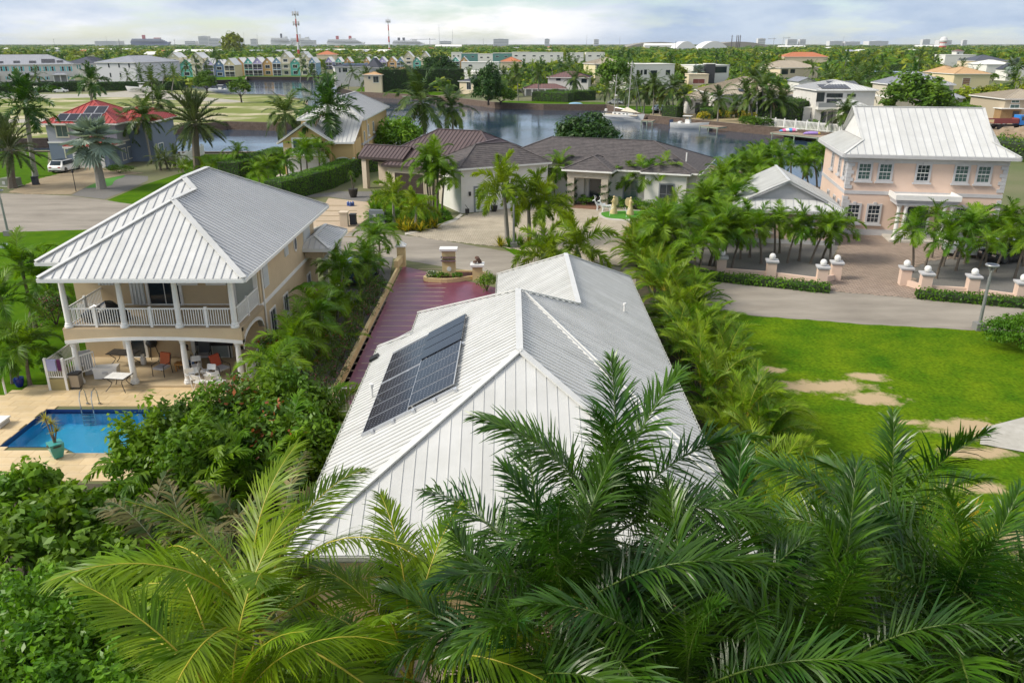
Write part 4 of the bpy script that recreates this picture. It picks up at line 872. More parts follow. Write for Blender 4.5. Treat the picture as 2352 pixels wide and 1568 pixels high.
# ------------------------------------------------------------------ two storey porch house by the pool
def column(parent, x, y, z0, z1, r=0.15, name='column'):
    H = z1-z0
    return B().lathe((x, y, 0), [(r*1.55, z0), (r*1.55, z0+0.1), (r*1.25, z0+0.12), (r*1.3, z0+0.2), (r*1.05, z0+0.24), (r*1.02, z0+H*0.5), (r*0.86, z1-0.25), (r*1.1, z1-0.22), (r*1.0, z1-0.17), (r*1.3, z1-0.1), (r*1.3, z1)], 14).build(name, WHITE, parent, smooth=True)
def porch_house():
    h = thing('porch_house', 'two storey beige house with white metal hip roof and columned porch', 'house', (-17, 36, 0)); o = Vector((-17, 36, 0)); P = lambda x, y, z: Vector((x, y, z))-o
    Z, K = 5.85, 0.58
    # front wing x -21.8..-12.35, main block x -23.6..-12.35
    a0, a1 = P(-21.85, 35.35, Z), P(-12.35, 35.35, Z); ap = P(-17.1, 40.1, Z+4.75*K)
    m0, m1, m2, m3 = P(-23.6, 38.3, Z), P(-12.35, 38.3, Z), P(-12.35, 53.2, Z), P(-23.6, 53.2, Z); r0, r1 = P(-17.97, 43.93, Z+5.63*K), P(-17.97, 47.6, Z+5.63*K)
    # ridge of the wing meets the main front slope
    yq = 38.3+4.75; q = P(-17.1, yq, Z+4.75*K)
    faces = [[a0, a1, ap], [a1, P(-12.35, 53.2, Z), r1, r0, P(-17.1, yq, Z+4.75*K), ap], [m3, m0, r0, r1], [m2, m3, r1], [m0, P(-21.85, 38.3, Z), q, r0], [P(-21.85, 38.3, Z), a0, ap, q]]
    b = B()
    for f in faces: b.slab([p-Vector((0, 0, 0.02)) for p in f], (0, 0, -0.08))
    roof = b.build('roof', METAL_W, h)
    metal_face(roof, faces[0], METAL_W, RIB_W, 0.39, 0.04, 0.03); metal_face(roof, faces[4], METAL_W, RIB_W, 0.39, 0.04, 0.03)
    metal_face(roof, faces[1], METAL_W, RIB_W, 0.36, 0.055, 0.06); metal_face(roof, faces[5], METAL_W, RIB_W, 0.39, panels=False); metal_face(roof, faces[2], METAL_W, RIB_W, 0.39, panels=False)
    b = B()
    for p, s in ((a0, ap), (a1, ap), (ap, q), (m0, r0), (r0, r1), (r1, P(-12.35, 53.2, Z)), (r0, q)): cap_line(b, p+Vector((0, 0, 0.02)), s+Vector((0, 0, 0.02)), 0.3, 0.05)
    b.build('ridge_cap', METAL_W, roof)
    b = B()
    for p, s in ((a0, a1), (a1, P(-12.35, 53.2, Z)), (a0, P(-21.85, 38.25, Z)), (m0, P(-21.9, 38.3, Z)), (m0, m3), (m3, m2)): b.bar(p-Vector((0, 0, 0.09)), s-Vector((0, 0, 0.09)), 0.16, 0.16); 
    b.build('gutter', GUTTER, roof)
    B().box(-23.3+17, -12.7+17, 38.6-36, 52.9-36, Z-0.2, Z-0.16).box(-21.6+17, -12.6+17, 35.6-36, 38.59-36, Z-0.2, Z-0.16).build('soffit', WHITE, roof)
    # walls
    W = BEIGE; X0, X1 = -22.9+17, -13.2+17
    B().box(X0, X1, 4.0, 16.3, 0.15, Z-0.2).build('wall', W, h)
    B().box(X0-0.02, X1+0.03, 4.0-0.03, 16.32, 2.95, 3.17).build('string_course', WHITE, h)
    B().box(X0-0.2, X1+0.12, 0.15, 16.35, -0.05, 0.15).build('plinth', mat('patio_stone', (0.52, 0.41, 0.26), 0.8, (0.44, 0.34, 0.2), 1), h)
    # porch floor and curved beam
    x0, x1 = -21.65+17, -13.2+17
    B().box(x0-0.1, x1+0.1, 0.35, 4.0, 2.9, 3.1).build('balcony_floor', mat('balcony_tile', (0.40, 0.31, 0.2), 0.7), h)
    b = B(); tr = B(); n = 24; yo = 0.30
    for i in range(n):
        s0, s1 = i/n, (i+1)/n; xa, xb = x0-0.1+(x1-x0+0.2)*s0, x0-0.1+(x1-x0+0.2)*s1
        za, zb = (2.3+0.2*math.sin(math.pi*s)**0.8 for s in (s0, s1)) if 0 < i < n-1 else ((2.3, 2.3+0.2*math.sin(math.pi/n)**0.8) if i == 0 else (2.3+0.2*math.sin(math.pi*s0)**0.8, 2.3))
        za, zb = float(za), float(zb)
        b.slab([(xa, yo, za), (xb, yo, zb), (xb, yo, 3.08), (xa, yo, 3.08)], (0, 0.3, 0))
        tr.slab([(xa, yo-0.03, za), (xb, yo-0.03, zb), (xb, yo-0.03, zb+0.17), (xa, yo-0.03, za+0.17)], (0, 0.4, 0))
    b.build('porch_beam', W, h); tr.build('beam_trim', WHITE, h)
    # side arch (east)
    b = B(); tr = B()
    for i in range(14):
        s0, s1 = i/14, (i+1)/14; ya, yb = 0.6+3.4*s0, 0.6+3.4*s1; f = lambda s: 1.9+0.75*math.sqrt(max(0, 1-(2*s-1)**2))
        b.slab([(x1, ya, f(s0)), (x1, yb, f(s1)), (x1, yb, 3.08), (x1, ya, 3.08)], (-0.25, 0, 0)); tr.slab([(x1+0.03, ya, f(s0)), (x1+0.03, yb, f(s1)), (x1+0.03, yb, f(s1)+0.18), (x1+0.03, ya, f(s0)+0.18)], (-0.3, 0, 0))
    b.build('side_arch', W, h); tr.build('arch_trim', WHITE, h)
    for x in (-21.5, -18.8, -16.13, -13.45):
        column(h, x+17, 0.5, 3.1, Z-0.18, 0.135); column(h, x+17, 0.5, 0.15, 2.34 if x in (-21.5, -13.45) else 2.52, 0.14)
    # upper balustrade
    xs_ = [-21.5, -18.8, -16.13, -13.45]
    for i in range(3):
        xa, xb = xs_[i]+17.15, xs_[i+1]+16.85; fr = B().box(xa, xb, 0.47, 0.53, 4.0, 4.07).box(xa, xb, 0.47, 0.53, 3.18, 3.23).build('handrail', WHITE, h)
        B().box((xa+xb)/2-0.06, (xa+xb)/2+0.06, 0.44, 0.56, 3.1, 4.14).build('newel_post', WHITE, h)
        k = 20; me = B().box(-0.017, 0.017, -0.017, 0.017, 3.22, 4.0).mesh('baluster', WHITE)
        for j in range(1, k):
            if abs(j-k/2) < 0.6: continue
            bo = new_obj('baluster', me, fr); bo.location = (xa+(xb-xa)*j/k, 0.5, 0)
    for X, nm in ((x0+0.15, 'west'), (x1-0.15, 'east')):
        fr = B().box(X-0.03, X+0.03, 0.65, 4.0, 4.0, 4.07).box(X-0.03, X+0.03, 0.65, 4.0, 3.18, 3.23).build('handrail', WHITE, h); me = B().box(-0.017, 0.017, -0.017, 0.017, 3.22, 4.0).mesh('baluster', WHITE)
        for j in range(1, 24): bo = new_obj('baluster', me, fr); bo.location = (X, 0.65+3.35*j/24, 0)
        B().box(X-0.06, X+0.06, 2.2, 2.32, 3.1, 4.14).build('newel_post', WHITE, h)
    # doors and openings on the back wall of both porches
    bx = (X0, X1, 4.0, 16.3); wall_y = 4.0
    def door(x, w_, z, hh, pane, fr=WHITE, nm='door', bars=(1, 0), fw=0.14): return window(h, (x, wall_y), (1, 0), w_, hh, z, frame=fr, pane=pane, bars=bars, name=nm, fw=fw, depth=0.1)
    SH = mat('ribbed_shutter', (0.60, 0.62, 0.62), 0.5)
    def ribbed(x, w_, z, hh, nm='storm_shutter', y=wall_y, ax=(1, 0)):
        b = B(); k = max(4, int(w_/0.16)); axv = Vector((ax[0], ax[1], 0)); nn = Vector((ax[1], -ax[0], 0)); p0 = Vector((x, y, z))
        b.obox(p0+axv*w_/2+Vector((0, 0, hh/2))+nn*0.015, axv*w_/2, nn*0.012, (0, 0, hh/2))
        for i in range(k): b.obox(p0+axv*(w_*(i+0.5)/k)+Vector((0, 0, hh/2))+nn*0.05, axv*w_/k*0.28, nn*0.03, (0, 0, hh/2))
        return b.build(nm, SH, h)
    door(-19.0+17, 1.6, 3.12, 2.1, GLASS); ribbed(-20.0+17, 0.75, 3.12, 2.1); ribbed(-21.6+17, 1.2, 4.2, 1.2)
    for x in (-17.35, -15.85): ribbed(x+17, 0.85, 4.35, 0.9); B().box(x+16.9, x+17.95, wall_y-0.12, wall_y-0.003, 4.2, 4.34).build('sill', WHITE, h)
    door(-14.45+17, 0.95, 3.12, 2.1, mat('frosted_glass', (0.42, 0.45, 0.42), 0.3), bars=(0, 0), fw=0.22); ribbed(-14.85+17, 0.2, 3.12, 2.1)
    door(-17.0+17, 1.75, 0.17, 2.1, mat('pale_glass', (0.30, 0.34, 0.33), 0.2), fw=0.2)
    door(-20.7+17, 1.0, 0.17, 2.1, GLASS, bars=(0, 0))
    # east wall openings, shutters, drainpipe
    for y, z, w_, hh in ((5.2, 0.8, 0.9, 1.5), (7.9, 1.2, 0.8, 1.1), (13.5, 0.8, 0.7, 1.2)): window(h, (X1, y), (0, 1), w_, hh, z, sill=True, bars=(1, 0))
    for y, z, w_, hh in ((4.6, 3.8, 0.9, 1.4), (9.0, 4.4, 0.7, 0.9), (13.4, 3.3, 1.6, 2.0)): ribbed(X1, w_, z, hh, y=y, ax=(0, 1))
    ov = B().lathe((0, 0, 0), [(0.0, 0), (0.32, 0), (0.32, 0.05), (0.0, 0.05)], 20).build('oval_window', WHITE, h); ov.rotation_euler = (0, R(90), 0); ov.location = (X1, 11.4, 4.6); ov.scale = (1.5, 1, 1)
    ov2 = B().lathe((0, 0, 0.05), [(0.0, 0), (0.24, 0), (0.24, 0.01), (0.0, 0.01)], 20).build('pane', GLASS, ov)
    B().tube([(X1+0.06, 4.35, 0.1), (X1+0.06, 4.35, Z-0.3), (X1+0.5, 4.3, Z-0.1)], 0.05, 8).build('downpipe', WHITE, h)
    # small porte cochere at the far right corner
    f, c, r = hip_pts(X1-0.6, X1+1.7, 13.0, 18.6, 3.9, 0.5); rr_ = roof_from(h, f, c, eave_loop(X1-0.6, X1+1.7, 13.0, 18.6, 3.9), METAL_W, RIB_W, 0.36, panels=True)
    B().box(X1, X1+1.2, 13.4, 18.2, 3.2, 3.7).build('porch_lintel', W, h)
    for y in (13.6, 18.0): column(h, X1+1.2, y, 0.0, 3.2, 0.17)
    ar = B()
    for i in range(12):
        s0, s1 = i/12, (i+1)/12; f_ = lambda s: 2.5+0.6*math.sqrt(max(0, 1-(2*s-1)**2)); ar.slab([(X1+1.25, 13.6+4.4*s0, f_(s0)), (X1+1.25, 13.6+4.4*s1, f_(s1)), (X1+1.25, 13.6+4.4*s1, 3.25), (X1+1.25, 13.6+4.4*s0, 3.25)], (-0.2, 0, 0))
    ar.build('porch_arch', WHITE, h)
    # left lower railing and step block
    B().box(-22.75+17, -21.75+17, -0.15, 1.5, 0.0, 0.62).build('step_block', mat('olive_block', (0.30, 0.25, 0.11), 0.85), h)
    for (xa, ya), (xb, yb) in (((-22.7+17, -0.1), (-21.85+17, -0.1)), ((-21.85+17, -0.1), (-20.95+17, 1.1)), ((-22.7+17, -0.1), (-22.7+17, 3.0))):
        a = Vector((xa, ya, 0)); c = Vector((xb, yb, 0)); zb = 0.62
        fr = B().bar(a+Vector((0, 0, zb+0.95)), c+Vector((0, 0, zb+0.95)), 0.06, 0.06).build('handrail', WHITE, h); B().bar(a+Vector((0, 0, zb+0.1)), c+Vector((0, 0, zb+0.1)), 0.05, 0.05).build('bottom_rail', WHITE, h)
        k = max(8, int((c-a).length/0.11)); me = B().box(-0.015, 0.015, -0.015, 0.015, zb+0.1, zb+0.95).mesh('baluster', WHITE)
        for j in range(k+1): bo = new_obj('baluster', me, fr); bo.location = a.lerp(c, j/k)
        if yb < 2: B().box(xa-0.06, xa+0.06, ya-0.06, ya+0.06, 0.0, zb+1.08).build('newel_post', WHITE, h)
    a = Vector((x1, 0.6, 0)); c = Vector((x1, 3.9, 0)); fr = B().bar(a+Vector((0, 0, 1.15)), c+Vector((0, 0, 1.15)), 0.06, 0.06).bar(a+Vector((0, 0, 0.3)), c+Vector((0, 0, 0.3)), 0.05, 0.05).build('handrail', WHITE, h); me = B().box(-0.015, 0.015, -0.015, 0.015, 0.15, 1.15).mesh('baluster', WHITE)
    for j in range(28): bo = new_obj('baluster', me, fr); bo.location = a.lerp(c, j/27)
porch_house()
# pool and deck
M_TILE = mat('travertine', (0.58, 0.43, 0.23), 0.55, (0.66, 0.53, 0.34), 0.7, bump=0.05, bs=30, rnd=0.10)
deck = sheet('pool_deck', [(-29, 27.2), (-24, 37.0), (-11.5, 36.9), (-11.5, 26.8)], 0.0, M_SOIL, holes=[POOL]); deck.location.z = -0.05
dk = B(); rnd = random.Random(9); tw, th = 0.92, 0.62; j = 0; y = 27.2; tm = {}
while y < 36.4:
    x = -28.6-(j % 2)*0.45-rnd.random()*0.2
    while x < -11.6:
        xa, xb, ya, yb = x, x+tw, y, y+th; cx, cy = (xa+xb)/2, (ya+yb)/2
        inpool = (-21.75 < cx < -12.85 and 30.0-0.05 < cy < 33.75) or (-19.1 < cx < -12.85 and 29.4 < cy < 30.0)
        out = cx < -29+(cy-27.2)*0.51
        if not inpool and not out:
            # trim against the basin
            rects = [(xa, xb, ya, yb)]
            for (px0, px1, py0, py1) in ((-21.7, -12.9, 30.0, 33.7), (-18.6, -12.9, 29.45, 30.0)):
                nr = []
                for (q0, q1, r0, r1) in rects:
                    if q1 <= px0 or q0 >= px1 or r1 <= py0 or r0 >= py1: nr.append((q0, q1, r0, r1)); continue
                    if q0 < px0: nr.append((q0, px0, r0, r1)); q0 = px0
                    if q1 > px1: nr.append((px1, q1, r0, r1)); q1 = px1
                    if r0 < py0: nr.append((q0, q1, r0, py0))
                    if r1 > py1: nr.append((q0, q1, py1, r1))
                rects = nr
            for (q0, q1, r0, r1) in rects:
                if q1-q0 > 0.05 and r1-r0 > 0.05:
                    key = (round(q1-q0, 2), round(r1-r0, 2))
                    if key not in tm: tm[key] = B().box(0, key[0]-0.012, 0, key[1]-0.012, 0.0, 0.09).mesh('tile', M_TILE)
                    o = new_obj('tile', tm[key], deck); o.location = (q0, r0, rnd.uniform(-0.002, 0.002)+0.0)
        x += tw
    y += th; j += 1
M_POOLT = mat('pool_plaster', (0.03, 0.48, 0.82), 0.5, (0.06, 0.55, 0.88), 0.8)
b = B(); n = len(POOL)
for i in range(n):
    p, q = POOL[i], POOL[(i+1) % n]; b.add([(p[0], p[1], 0.02), (q[0], q[1], 0.02), (q[0], q[1], -0.75), (p[0], p[1], -0.75)], [(0, 1, 2, 3)])
b.add([(x, y, -0.75) for x, y in POOL], [tuple(range(n-1, -1, -1))])
tag(b.build('pool_basin', M_POOLT), kind='structure')
b = B()
for i in range(n):
    p, q = Vector((*POOL[i], 0)), Vector((*POOL[(i+1) % n], 0)); d = (q-p).normalized(); nn = Vector((d.y, -d.x, 0)); b.slab([p+nn*-0.0+Vector((0, 0, 0.02)), q+Vector((0, 0, 0.02)), q+Vector((0, 0, -0.2)), p+Vector((0, 0, -0.2))], nn*0.015)
tag(b.build('pool_tile_band', mat('navy_tile', (0.01, 0.04, 0.16), 0.3)), kind='structure')
def glass_water():
    m = bpy.data.materials.new('pool_water'); m.use_nodes = True; nt = m.node_tree; N = nt.nodes.new; L = nt.links.new; out = nt.nodes['Material Output']; nt.nodes.remove(nt.nodes['Principled BSDF'])
    gl = N('ShaderNodeBsdfGlossy'); gl.inputs['Roughness'].default_value = 0.03; tr = N('ShaderNodeBsdfTransparent'); tr.inputs[0].default_value = (0.90, 0.99, 1.0, 1); fr = N('ShaderNodeFresnel'); fr.inputs[0].default_value = 1.33
    tc = N('ShaderNodeTexCoord'); n = N('ShaderNodeTexNoise'); n.inputs['Scale'].default_value = 2.2; n.inputs['Detail'].default_value = 3; L(tc.outputs['Object'], n.inputs['Vector']); bp = N('ShaderNodeBump'); bp.inputs['Strength'].default_value = 0.12; bp.inputs['Distance'].default_value = 0.08
    L(n.outputs['Fac'], bp.inputs['Height']); L(bp.outputs[0], gl.inputs['Normal']); L(bp.outputs[0], fr.inputs['Normal']); mx = N('ShaderNodeMixShader'); L(fr.outputs[0], mx.inputs[0]); L(tr.outputs[0], mx.inputs[1]); L(gl.outputs[0], mx.inputs[2]); L(mx.outputs[0], out.inputs[0]); return m
sheet('pool_water', POOL, -0.09, glass_water())
# ------------------------------------------------------------------ pink house with garage
PINK = mat('pink_render', (0.68, 0.51, 0.41), 0.85, (0.63, 0.47, 0.375), 0.6, bump=0.1, bs=40)
TRIM_G = mat('pale_grey_trim', (0.50, 0.495, 0.50), 0.6, (0.45, 0.445, 0.45), 2)
def pink_house():
    L, Rr = G(1939, 354, 7.1), G(2346, 363, 7.1); H = House('pink_house', 'two storey pink house with white metal roof, quoins and portico', L, Rr); r = H.root; W = H.W; D = 12.2; ze = 7.1
    ri = 3.5; kx, ky, kz = 1.0, 1.0*D/2/(D/2), ze+0.0
    # dutch gable roof: front and back planes, skirt roofs at both ends
    sl = ri/(D/2); t = 1.75; c = [Vector((0, 0, ze)), Vector((W, 0, ze)), Vector((W, D, ze)), Vector((0, D, ze))]
    kl, kr = Vector((t, t, ze+t*sl)), Vector((W-t, t, ze+t*sl)); bl, br = Vector((t, D-t, ze+t*sl)), Vector((W-t, D-t, ze+t*sl)); r0, r1 = Vector((t-0.25, D/2, ze+ri)), Vector((W-t+0.25, D/2, ze+ri))
    faces = [[c[0], c[1], kr, r1, r0, kl], [c[2], c[3], bl, r0, r1, br], [c[3], c[0], kl, bl], [c[1], c[2], br, kr]]
    roof = roof_from(r, faces, [(c[0], kl), (c[1], kr), (c[3], bl), (c[2], br), (kl, r0), (kr, r1), (bl, r0), (br, r1), (r0, r1)], None, METAL_W, METAL_W, 0.62, 0.04, 0.03, seams=False)
    metal_face(roof, faces[0], METAL_W, RIB_W, 0.62, 0.045, 0.035, True); metal_face(roof, faces[2], METAL_W, METAL_W, 0.22, 0.05, 0.06, True); metal_face(roof, faces[3], METAL_W, RIB_W, 0.62, panels=False)
    b = B()
    for p, q in eave_loop(0, W, 0, D, ze): b.bar(Vector(p)-Vector((0, 0, 0.16)), Vector(q)-Vector((0, 0, 0.16)), 0.22, 0.26)
    b.build('fascia', TRIM_G, roof); B().box(0.05, W-0.05, 0.05, D-0.05, ze-0.3, ze-0.25).build('soffit', TRIM_G, roof)
    for g, s in ((kl, bl), (kr, br)):
        x = t+0.12 if g is kl else W-t-0.12; B().slab([(x, t, ze+t*sl), (x, D-t, ze+t*sl), (x, D/2, ze+ri-0.05)], (0.1 if g is kl else -0.1, 0, 0)).build('gable_wall', WHITE, r)
    i = 0.62; bx = (i, W-i, i, D-i)
    H.body(*bx, 0.0, ze-0.28, PINK)
    B().box(i-0.06, W-i+0.06, i-0.06, D-i+0.06, 0, 0.55).build('plinth', TRIM_G, r)
    b = B(); B().box(i-0.05, W-i+0.05, i-0.05, D-i+0.05, 3.62, 3.92).build('string_course', TRIM_G, r); B().box(i-0.08, W-i+0.08, i-0.08, D-i+0.08, ze-0.75, ze-0.31).build('frieze', TRIM_G, r)
    for (cx, cy, sx, sy) in ((i, i, -1, -1), (W-i, i, 1, -1)):
        z = 0.56; k = 0
        while z < ze-1.0:
            lw = 0.52 if k % 2 else 0.32; q = B()
            if not (3.3 < z < 3.9):
                q.box(cx+(-0.06 if sx < 0 else -lw), cx+(lw if sx < 0 else 0.06), cy-0.065, cy+0.02, z, z+0.3); q.box(cx+(-0.065 if sx < 0 else -0.02), cx+(0.02 if sx < 0 else 0.065), cy-0.06, cy+(0.84-lw), z, z+0.3); q.build('quoin', TRIM_G, r)
            z += 0.32; k += 1
    ww = W-2*i; fx = lambda p: (p-680)/1350*ww
    def trimmed(side, x, z, w_, h, pane):
        wn = H.win(side, x, z, w_, h, bx, frame=TRIM_G, pane=pane, fw=0.17, depth=0.09, sill=True, bars=(2, 3)); return wn
    for p, pn in ((825, GLASS_G), (1005, GLASS_G), (1330, GLASS), (1655, GLASS_G), (1840, GLASS_G)):
        wn = trimmed('f', fx(p)-0.46, 4.95, 0.92, 1.28, pn); B().box(i+fx(p)-0.45, i+fx(p)+0.45, i-0.05, i-0.035, 5.55, 5.62).build('meeting_rail', WHITE, wn); B().box(i+fx(p)-0.13, i+fx(p)+0.13, i-0.13, i-0.005, 6.22, 6.52).build('keystone', TRIM_G, wn)
    for p in (780, 960, 1720):
        wn = trimmed('f', fx(p)-0.46, 1.2, 0.92, 1.45, GLASS); B().box(i+fx(p)-0.45, i+fx(p)+0.45, i-0.05, i-0.035, 1.9, 1.97).build('meeting_rail', WHITE, wn); B().box(i+fx(p)-0.13, i+fx(p)+0.13, i-0.13, i-0.005, 2.66, 2.96).build('keystone', TRIM_G, wn)
    for x, z in ((1.0, 5.0), (3.2, 5.0), (6.5, 5.0), (1.5, 1.4), (3.6, 1.4), (6.5, 1.4)): trimmed('l', D-2*i-x-0.4, z, 0.7, 1.3, GLASS)
    # portico
    xa, xb = fx(1085)+i, fx(1590)+i
    B().box(xa, xb, i-2.3, i-0.06, 3.15, 3.45).build('portico_beam', TRIM_G, r); B().box(xa-0.1, xb+0.1, i-2.4, i-0.06, 3.452, 3.62).build('portico_cornice', TRIM_G, r); p = B(); p.box(xa-0.2, xb+0.2, i-2.5, i-0.06, 3.622, 3.8); p.build('portico_slab', WHITE, r)
    b = B(); b.box(xa-0.2, xb+0.2, i-2.5, i-2.35, 3.8, 4.05); b.box(xa-0.2, xa-0.05, i-2.34, i-0.06, 3.8, 4.05); b.box(xb+0.05, xb+0.2, i-2.34, i-0.06, 3.8, 4.05); b.build('parapet', WHITE, r)
    for x in (xa+0.3, xa+0.85, xb-0.85, xb-0.3): column(r, x, i-2.05, 0.2, 3.15, 0.17)
    B().box(xa-0.2, xb+0.2, i-2.6, i-0.06, 0, 0.2).build('step', M_CONC, r)
    window(r, ((xa+xb)/2-0.9, i), (1, 0), 1.8, 2.4, 0.25, frame=WHITE, pane=GLASS, bars=(1, 0), name='door', fw=0.2)
    # garage
    gR = G(1943, 489, 2.9); e = (Rr-L).normalized(); e = Vector((e.x, e.y, 0)); n = Vector((-e.y, e.x, 0)); Wg = 9.4; gl = gR-e*Wg
    Gg = House('pink_garage', 'pink garage with white metal gable roof beside the pink house', gl, gR, 'garage'); q = Gg.root; ze = 2.95; D2 = 9.5; tt = 1.5; rise = 2.35; sl2 = rise/(Wg/2)
    A = [Vector((0, 0, ze)), Vector((Wg, 0, ze)), Vector((Wg, D2, ze)), Vector((0, D2, ze))]; k0, k1 = Vector((tt, tt*0.6, ze+tt*sl2)), Vector((Wg-tt, tt*0.6, ze+tt*sl2)); R0, R1 = Vector((Wg/2, tt*0.6-0.35, ze+rise)), Vector((Wg/2, D2, ze+rise))
    fc = [[A[0], A[1], k1, k0], [A[1], A[2], R1, R0, k1], [A[3], A[0], k0, R0, R1]]
    rf = roof_from(q, fc, [(A[0], k0), (A[1], k1), (k0, R0), (k1, R0), (R0, R1)], None, METAL_W, METAL_W, seams=False)
    metal_face(rf, fc[0], METAL_W, RIB_W, 0.62, 0.04, 0.03, True); metal_face(rf, fc[1], METAL_W, METAL_W, 0.24, 0.045, 0.05, True); metal_face(rf, fc[2], METAL_W, METAL_W, 0.24, 0.045, 0.05, True)
    b = B()
    for p, s in ((A[0], A[1]), (A[1], A[2]), (A[3], A[0])): b.bar(p-Vector((0, 0, 0.16)), s-Vector((0, 0, 0.16)), 0.2, 0.26)
    b.build('fascia', TRIM_G, rf); B().slab([(tt+0.1, tt*0.6+0.1, ze+tt*sl2-0.1), (Wg-tt-0.1, tt*0.6+0.1, ze+tt*sl2-0.1), (Wg/2, tt*0.6+0.1, ze+rise-0.12)], (0, 0.1, 0)).build('gable_wall', TRIM_G, q)
    b = B(); b.bar(k0+Vector((0, -0.2, -0.1)), R0+Vector((0, 0.15, -0.12)), 0.1, 0.3, (0, -1, 0)); b.bar(k1+Vector((0, -0.2, -0.1)), R0+Vector((0, 0.15, -0.12)), 0.1, 0.3, (0, -1, 0)); b.build('barge_board', TRIM_G, rf)
    Gg.body(0.5, Wg-0.5, 0.5, D2-0.3, 0, ze-0.05, PINK); B().box(0.45, Wg-0.45, 0.45, D2-0.3, 0, 0.4).build('plinth', TRIM_G, q)
    for x in (0.5, Wg-0.5):
        z = 0.42; k = 0
        while z < 2.5:
            lw = 0.5 if k % 2 else 0.3; B().box(x-0.06 if x < 1 else x-lw, x+lw if x < 1 else x+0.06, 0.44, 0.52, z, z+0.3).build('quoin', TRIM_G, q); z += 0.32; k += 1
    for x in (2.6, 6.0): window(q, (0.5+x-0.5, 0.5), (1, 0), 1.0, 1.1, 1.1, frame=TRIM_G, pane=GLASS_G, fw=0.15, sill=True, bars=(1, 1))
pink_house()
# front wall with ball-topped pillars
def pillar(x, y, h, label, rz=-0.2, w_=0.34):
    t = thing('gate_pillar', label, 'pillar', (x, y, 0), rz, 'pink pillars with white balls'); B().box(-w_, w_, -w_, w_, 0, h).build('shaft', PINK, t)
    b = B(); b.box(-w_-0.06, w_+0.06, -w_-0.06, w_+0.06, h, h+0.07); b.build('cap_moulding', TRIM_G, t); B().box(-w_-0.11, w_+0.11, -w_-0.11, w_+0.11, h+0.07, h+0.17).build('cap', TRIM_G, t)
    B().lathe((0, 0, h+0.42), [(0.02, -0.24), (0.12, -0.22), (0.2, -0.13), (0.235, 0), (0.2, 0.13), (0.12, 0.21), (0.01, 0.24)], 14).build('ball', WHITE, t, smooth=True)
PL = 'pink square pillar with grey cap and white ball at the gravel bed'
pil = [(1655, 628), (1769, 637), (1885, 652), (1917, 641), (2075, 654), (2122, 668), (2229, 675), (2340, 690)]
pw = [G(u, v) for u, v in pil]
for p in pw: pillar(p.x, p.y, 1.15, PL)
def low_wall(pts, label, h=0.42, m=None):
    o = Vector((pts[0][0], pts[0][1], 0)); t = thing('garden_wall', label, 'wall', o)
    for i in range(len(pts)-1):
        a = Vector((pts[i][0], pts[i][1], 0))-o; c = Vector((pts[i+1][0], pts[i+1][1], 0))-o; B().bar(a+Vector((0, 0, h/2)), c+Vector((0, 0, h/2)), 0.24, h).build('wall_section', m or PINK, t)
p0 = G(1580, 620); low_wall([p0]+pw[0:4], 'low pink wall joining the ball topped pillars beside the garage palms'); low_wall(pw[4:8]+[G(2450, 700)], 'low pink wall joining the ball topped pillars in front of the parked cars')
# ------------------------------------------------------------------ low house with brown shingle roof
SHIN = mat('brown_shingle', (0.070, 0.062, 0.062), 0.9, (0.115, 0.100, 0.097), 2.2, bump=0.2, bs=30)
BRMET = mat('brown_metal_roofing', (0.100, 0.066, 0.062), 0.36, (0.085, 0.056, 0.054), 0.8, spec=0.5, rnd=0.04)
OFFW = mat('off_white_render', (0.66, 0.64, 0.60), 0.85, (0.60, 0.58, 0.54), 0.7, bump=0.08, bs=40)
STONE = mat('stacked_stone', (0.40, 0.34, 0.26), 0.9, (0.56, 0.50, 0.42), 3, stretch=(1, 1, 5), bump=0.5, bs=12)
def shingles(roof, poly, m, course=0.32, tile=0.42):
    """courses of lapped shingles on one face, joined"""
    o, a, d, n, _ = face_strips(poly, 1.0); P = [Vector(p) for p in poly]; Q = [((p-o).dot(a), (p-o).dot(d)) for p in P]; t0 = min(q[1] for q in Q); t1 = max(q[1] for q in Q); b = B(); rnd = random.Random(len(poly)*7); k = 0; t = t0
    while t < t1:
        tm = min(t+course*0.5, t1); xs = []
        for i in range(len(Q)):
            p, q = Q[i], Q[(i+1) % len(Q)]
            if (p[1] <= tm) != (q[1] <= tm): f = (tm-p[1])/(q[1]-p[1]); xs.append(p[0]+(q[0]-p[0])*f)
        xs.sort()
        for i in range(0, len(xs)-1, 2):
            s = xs[i]-(k % 2)*tile*0.5
            while s < xs[i+1]:
                s0, s1 = max(s, xs[i]), min(s+tile-0.012, xs[i+1])
                if s1-s0 > 0.04:
                    h = 0.028+rnd.uniform(0, 0.012); tb = min(t+course*1.05, t1)
                    b.add([o+a*s0+d*t+n*0.008, o+a*s1+d*t+n*0.008, o+a*s1+d*tb+n*h, o+a*s0+d*tb+n*h, o+a*s0+d*tb, o+a*s1+d*tb], [(0, 1, 2, 3), (3, 2, 5, 4)])
                s += tile
        t += course; k += 1
    if b.f: tag(b.build('shingle_courses', m, roof), kind='stuff')
def shingle_hip(H, x0, x1, y0, y1, z, sl, m=None):
    m = m or SHIN; f, c, r = hip_pts(x0, x1, y0, y1, z, sl); roof = roof_from(H.root, f, c, eave_loop(x0, x1, y0, y1, z), m, seams=False, capm=m, fh=0.16, fas=WHITE)
    for q in f: shingles(roof, q, m)
    return roof
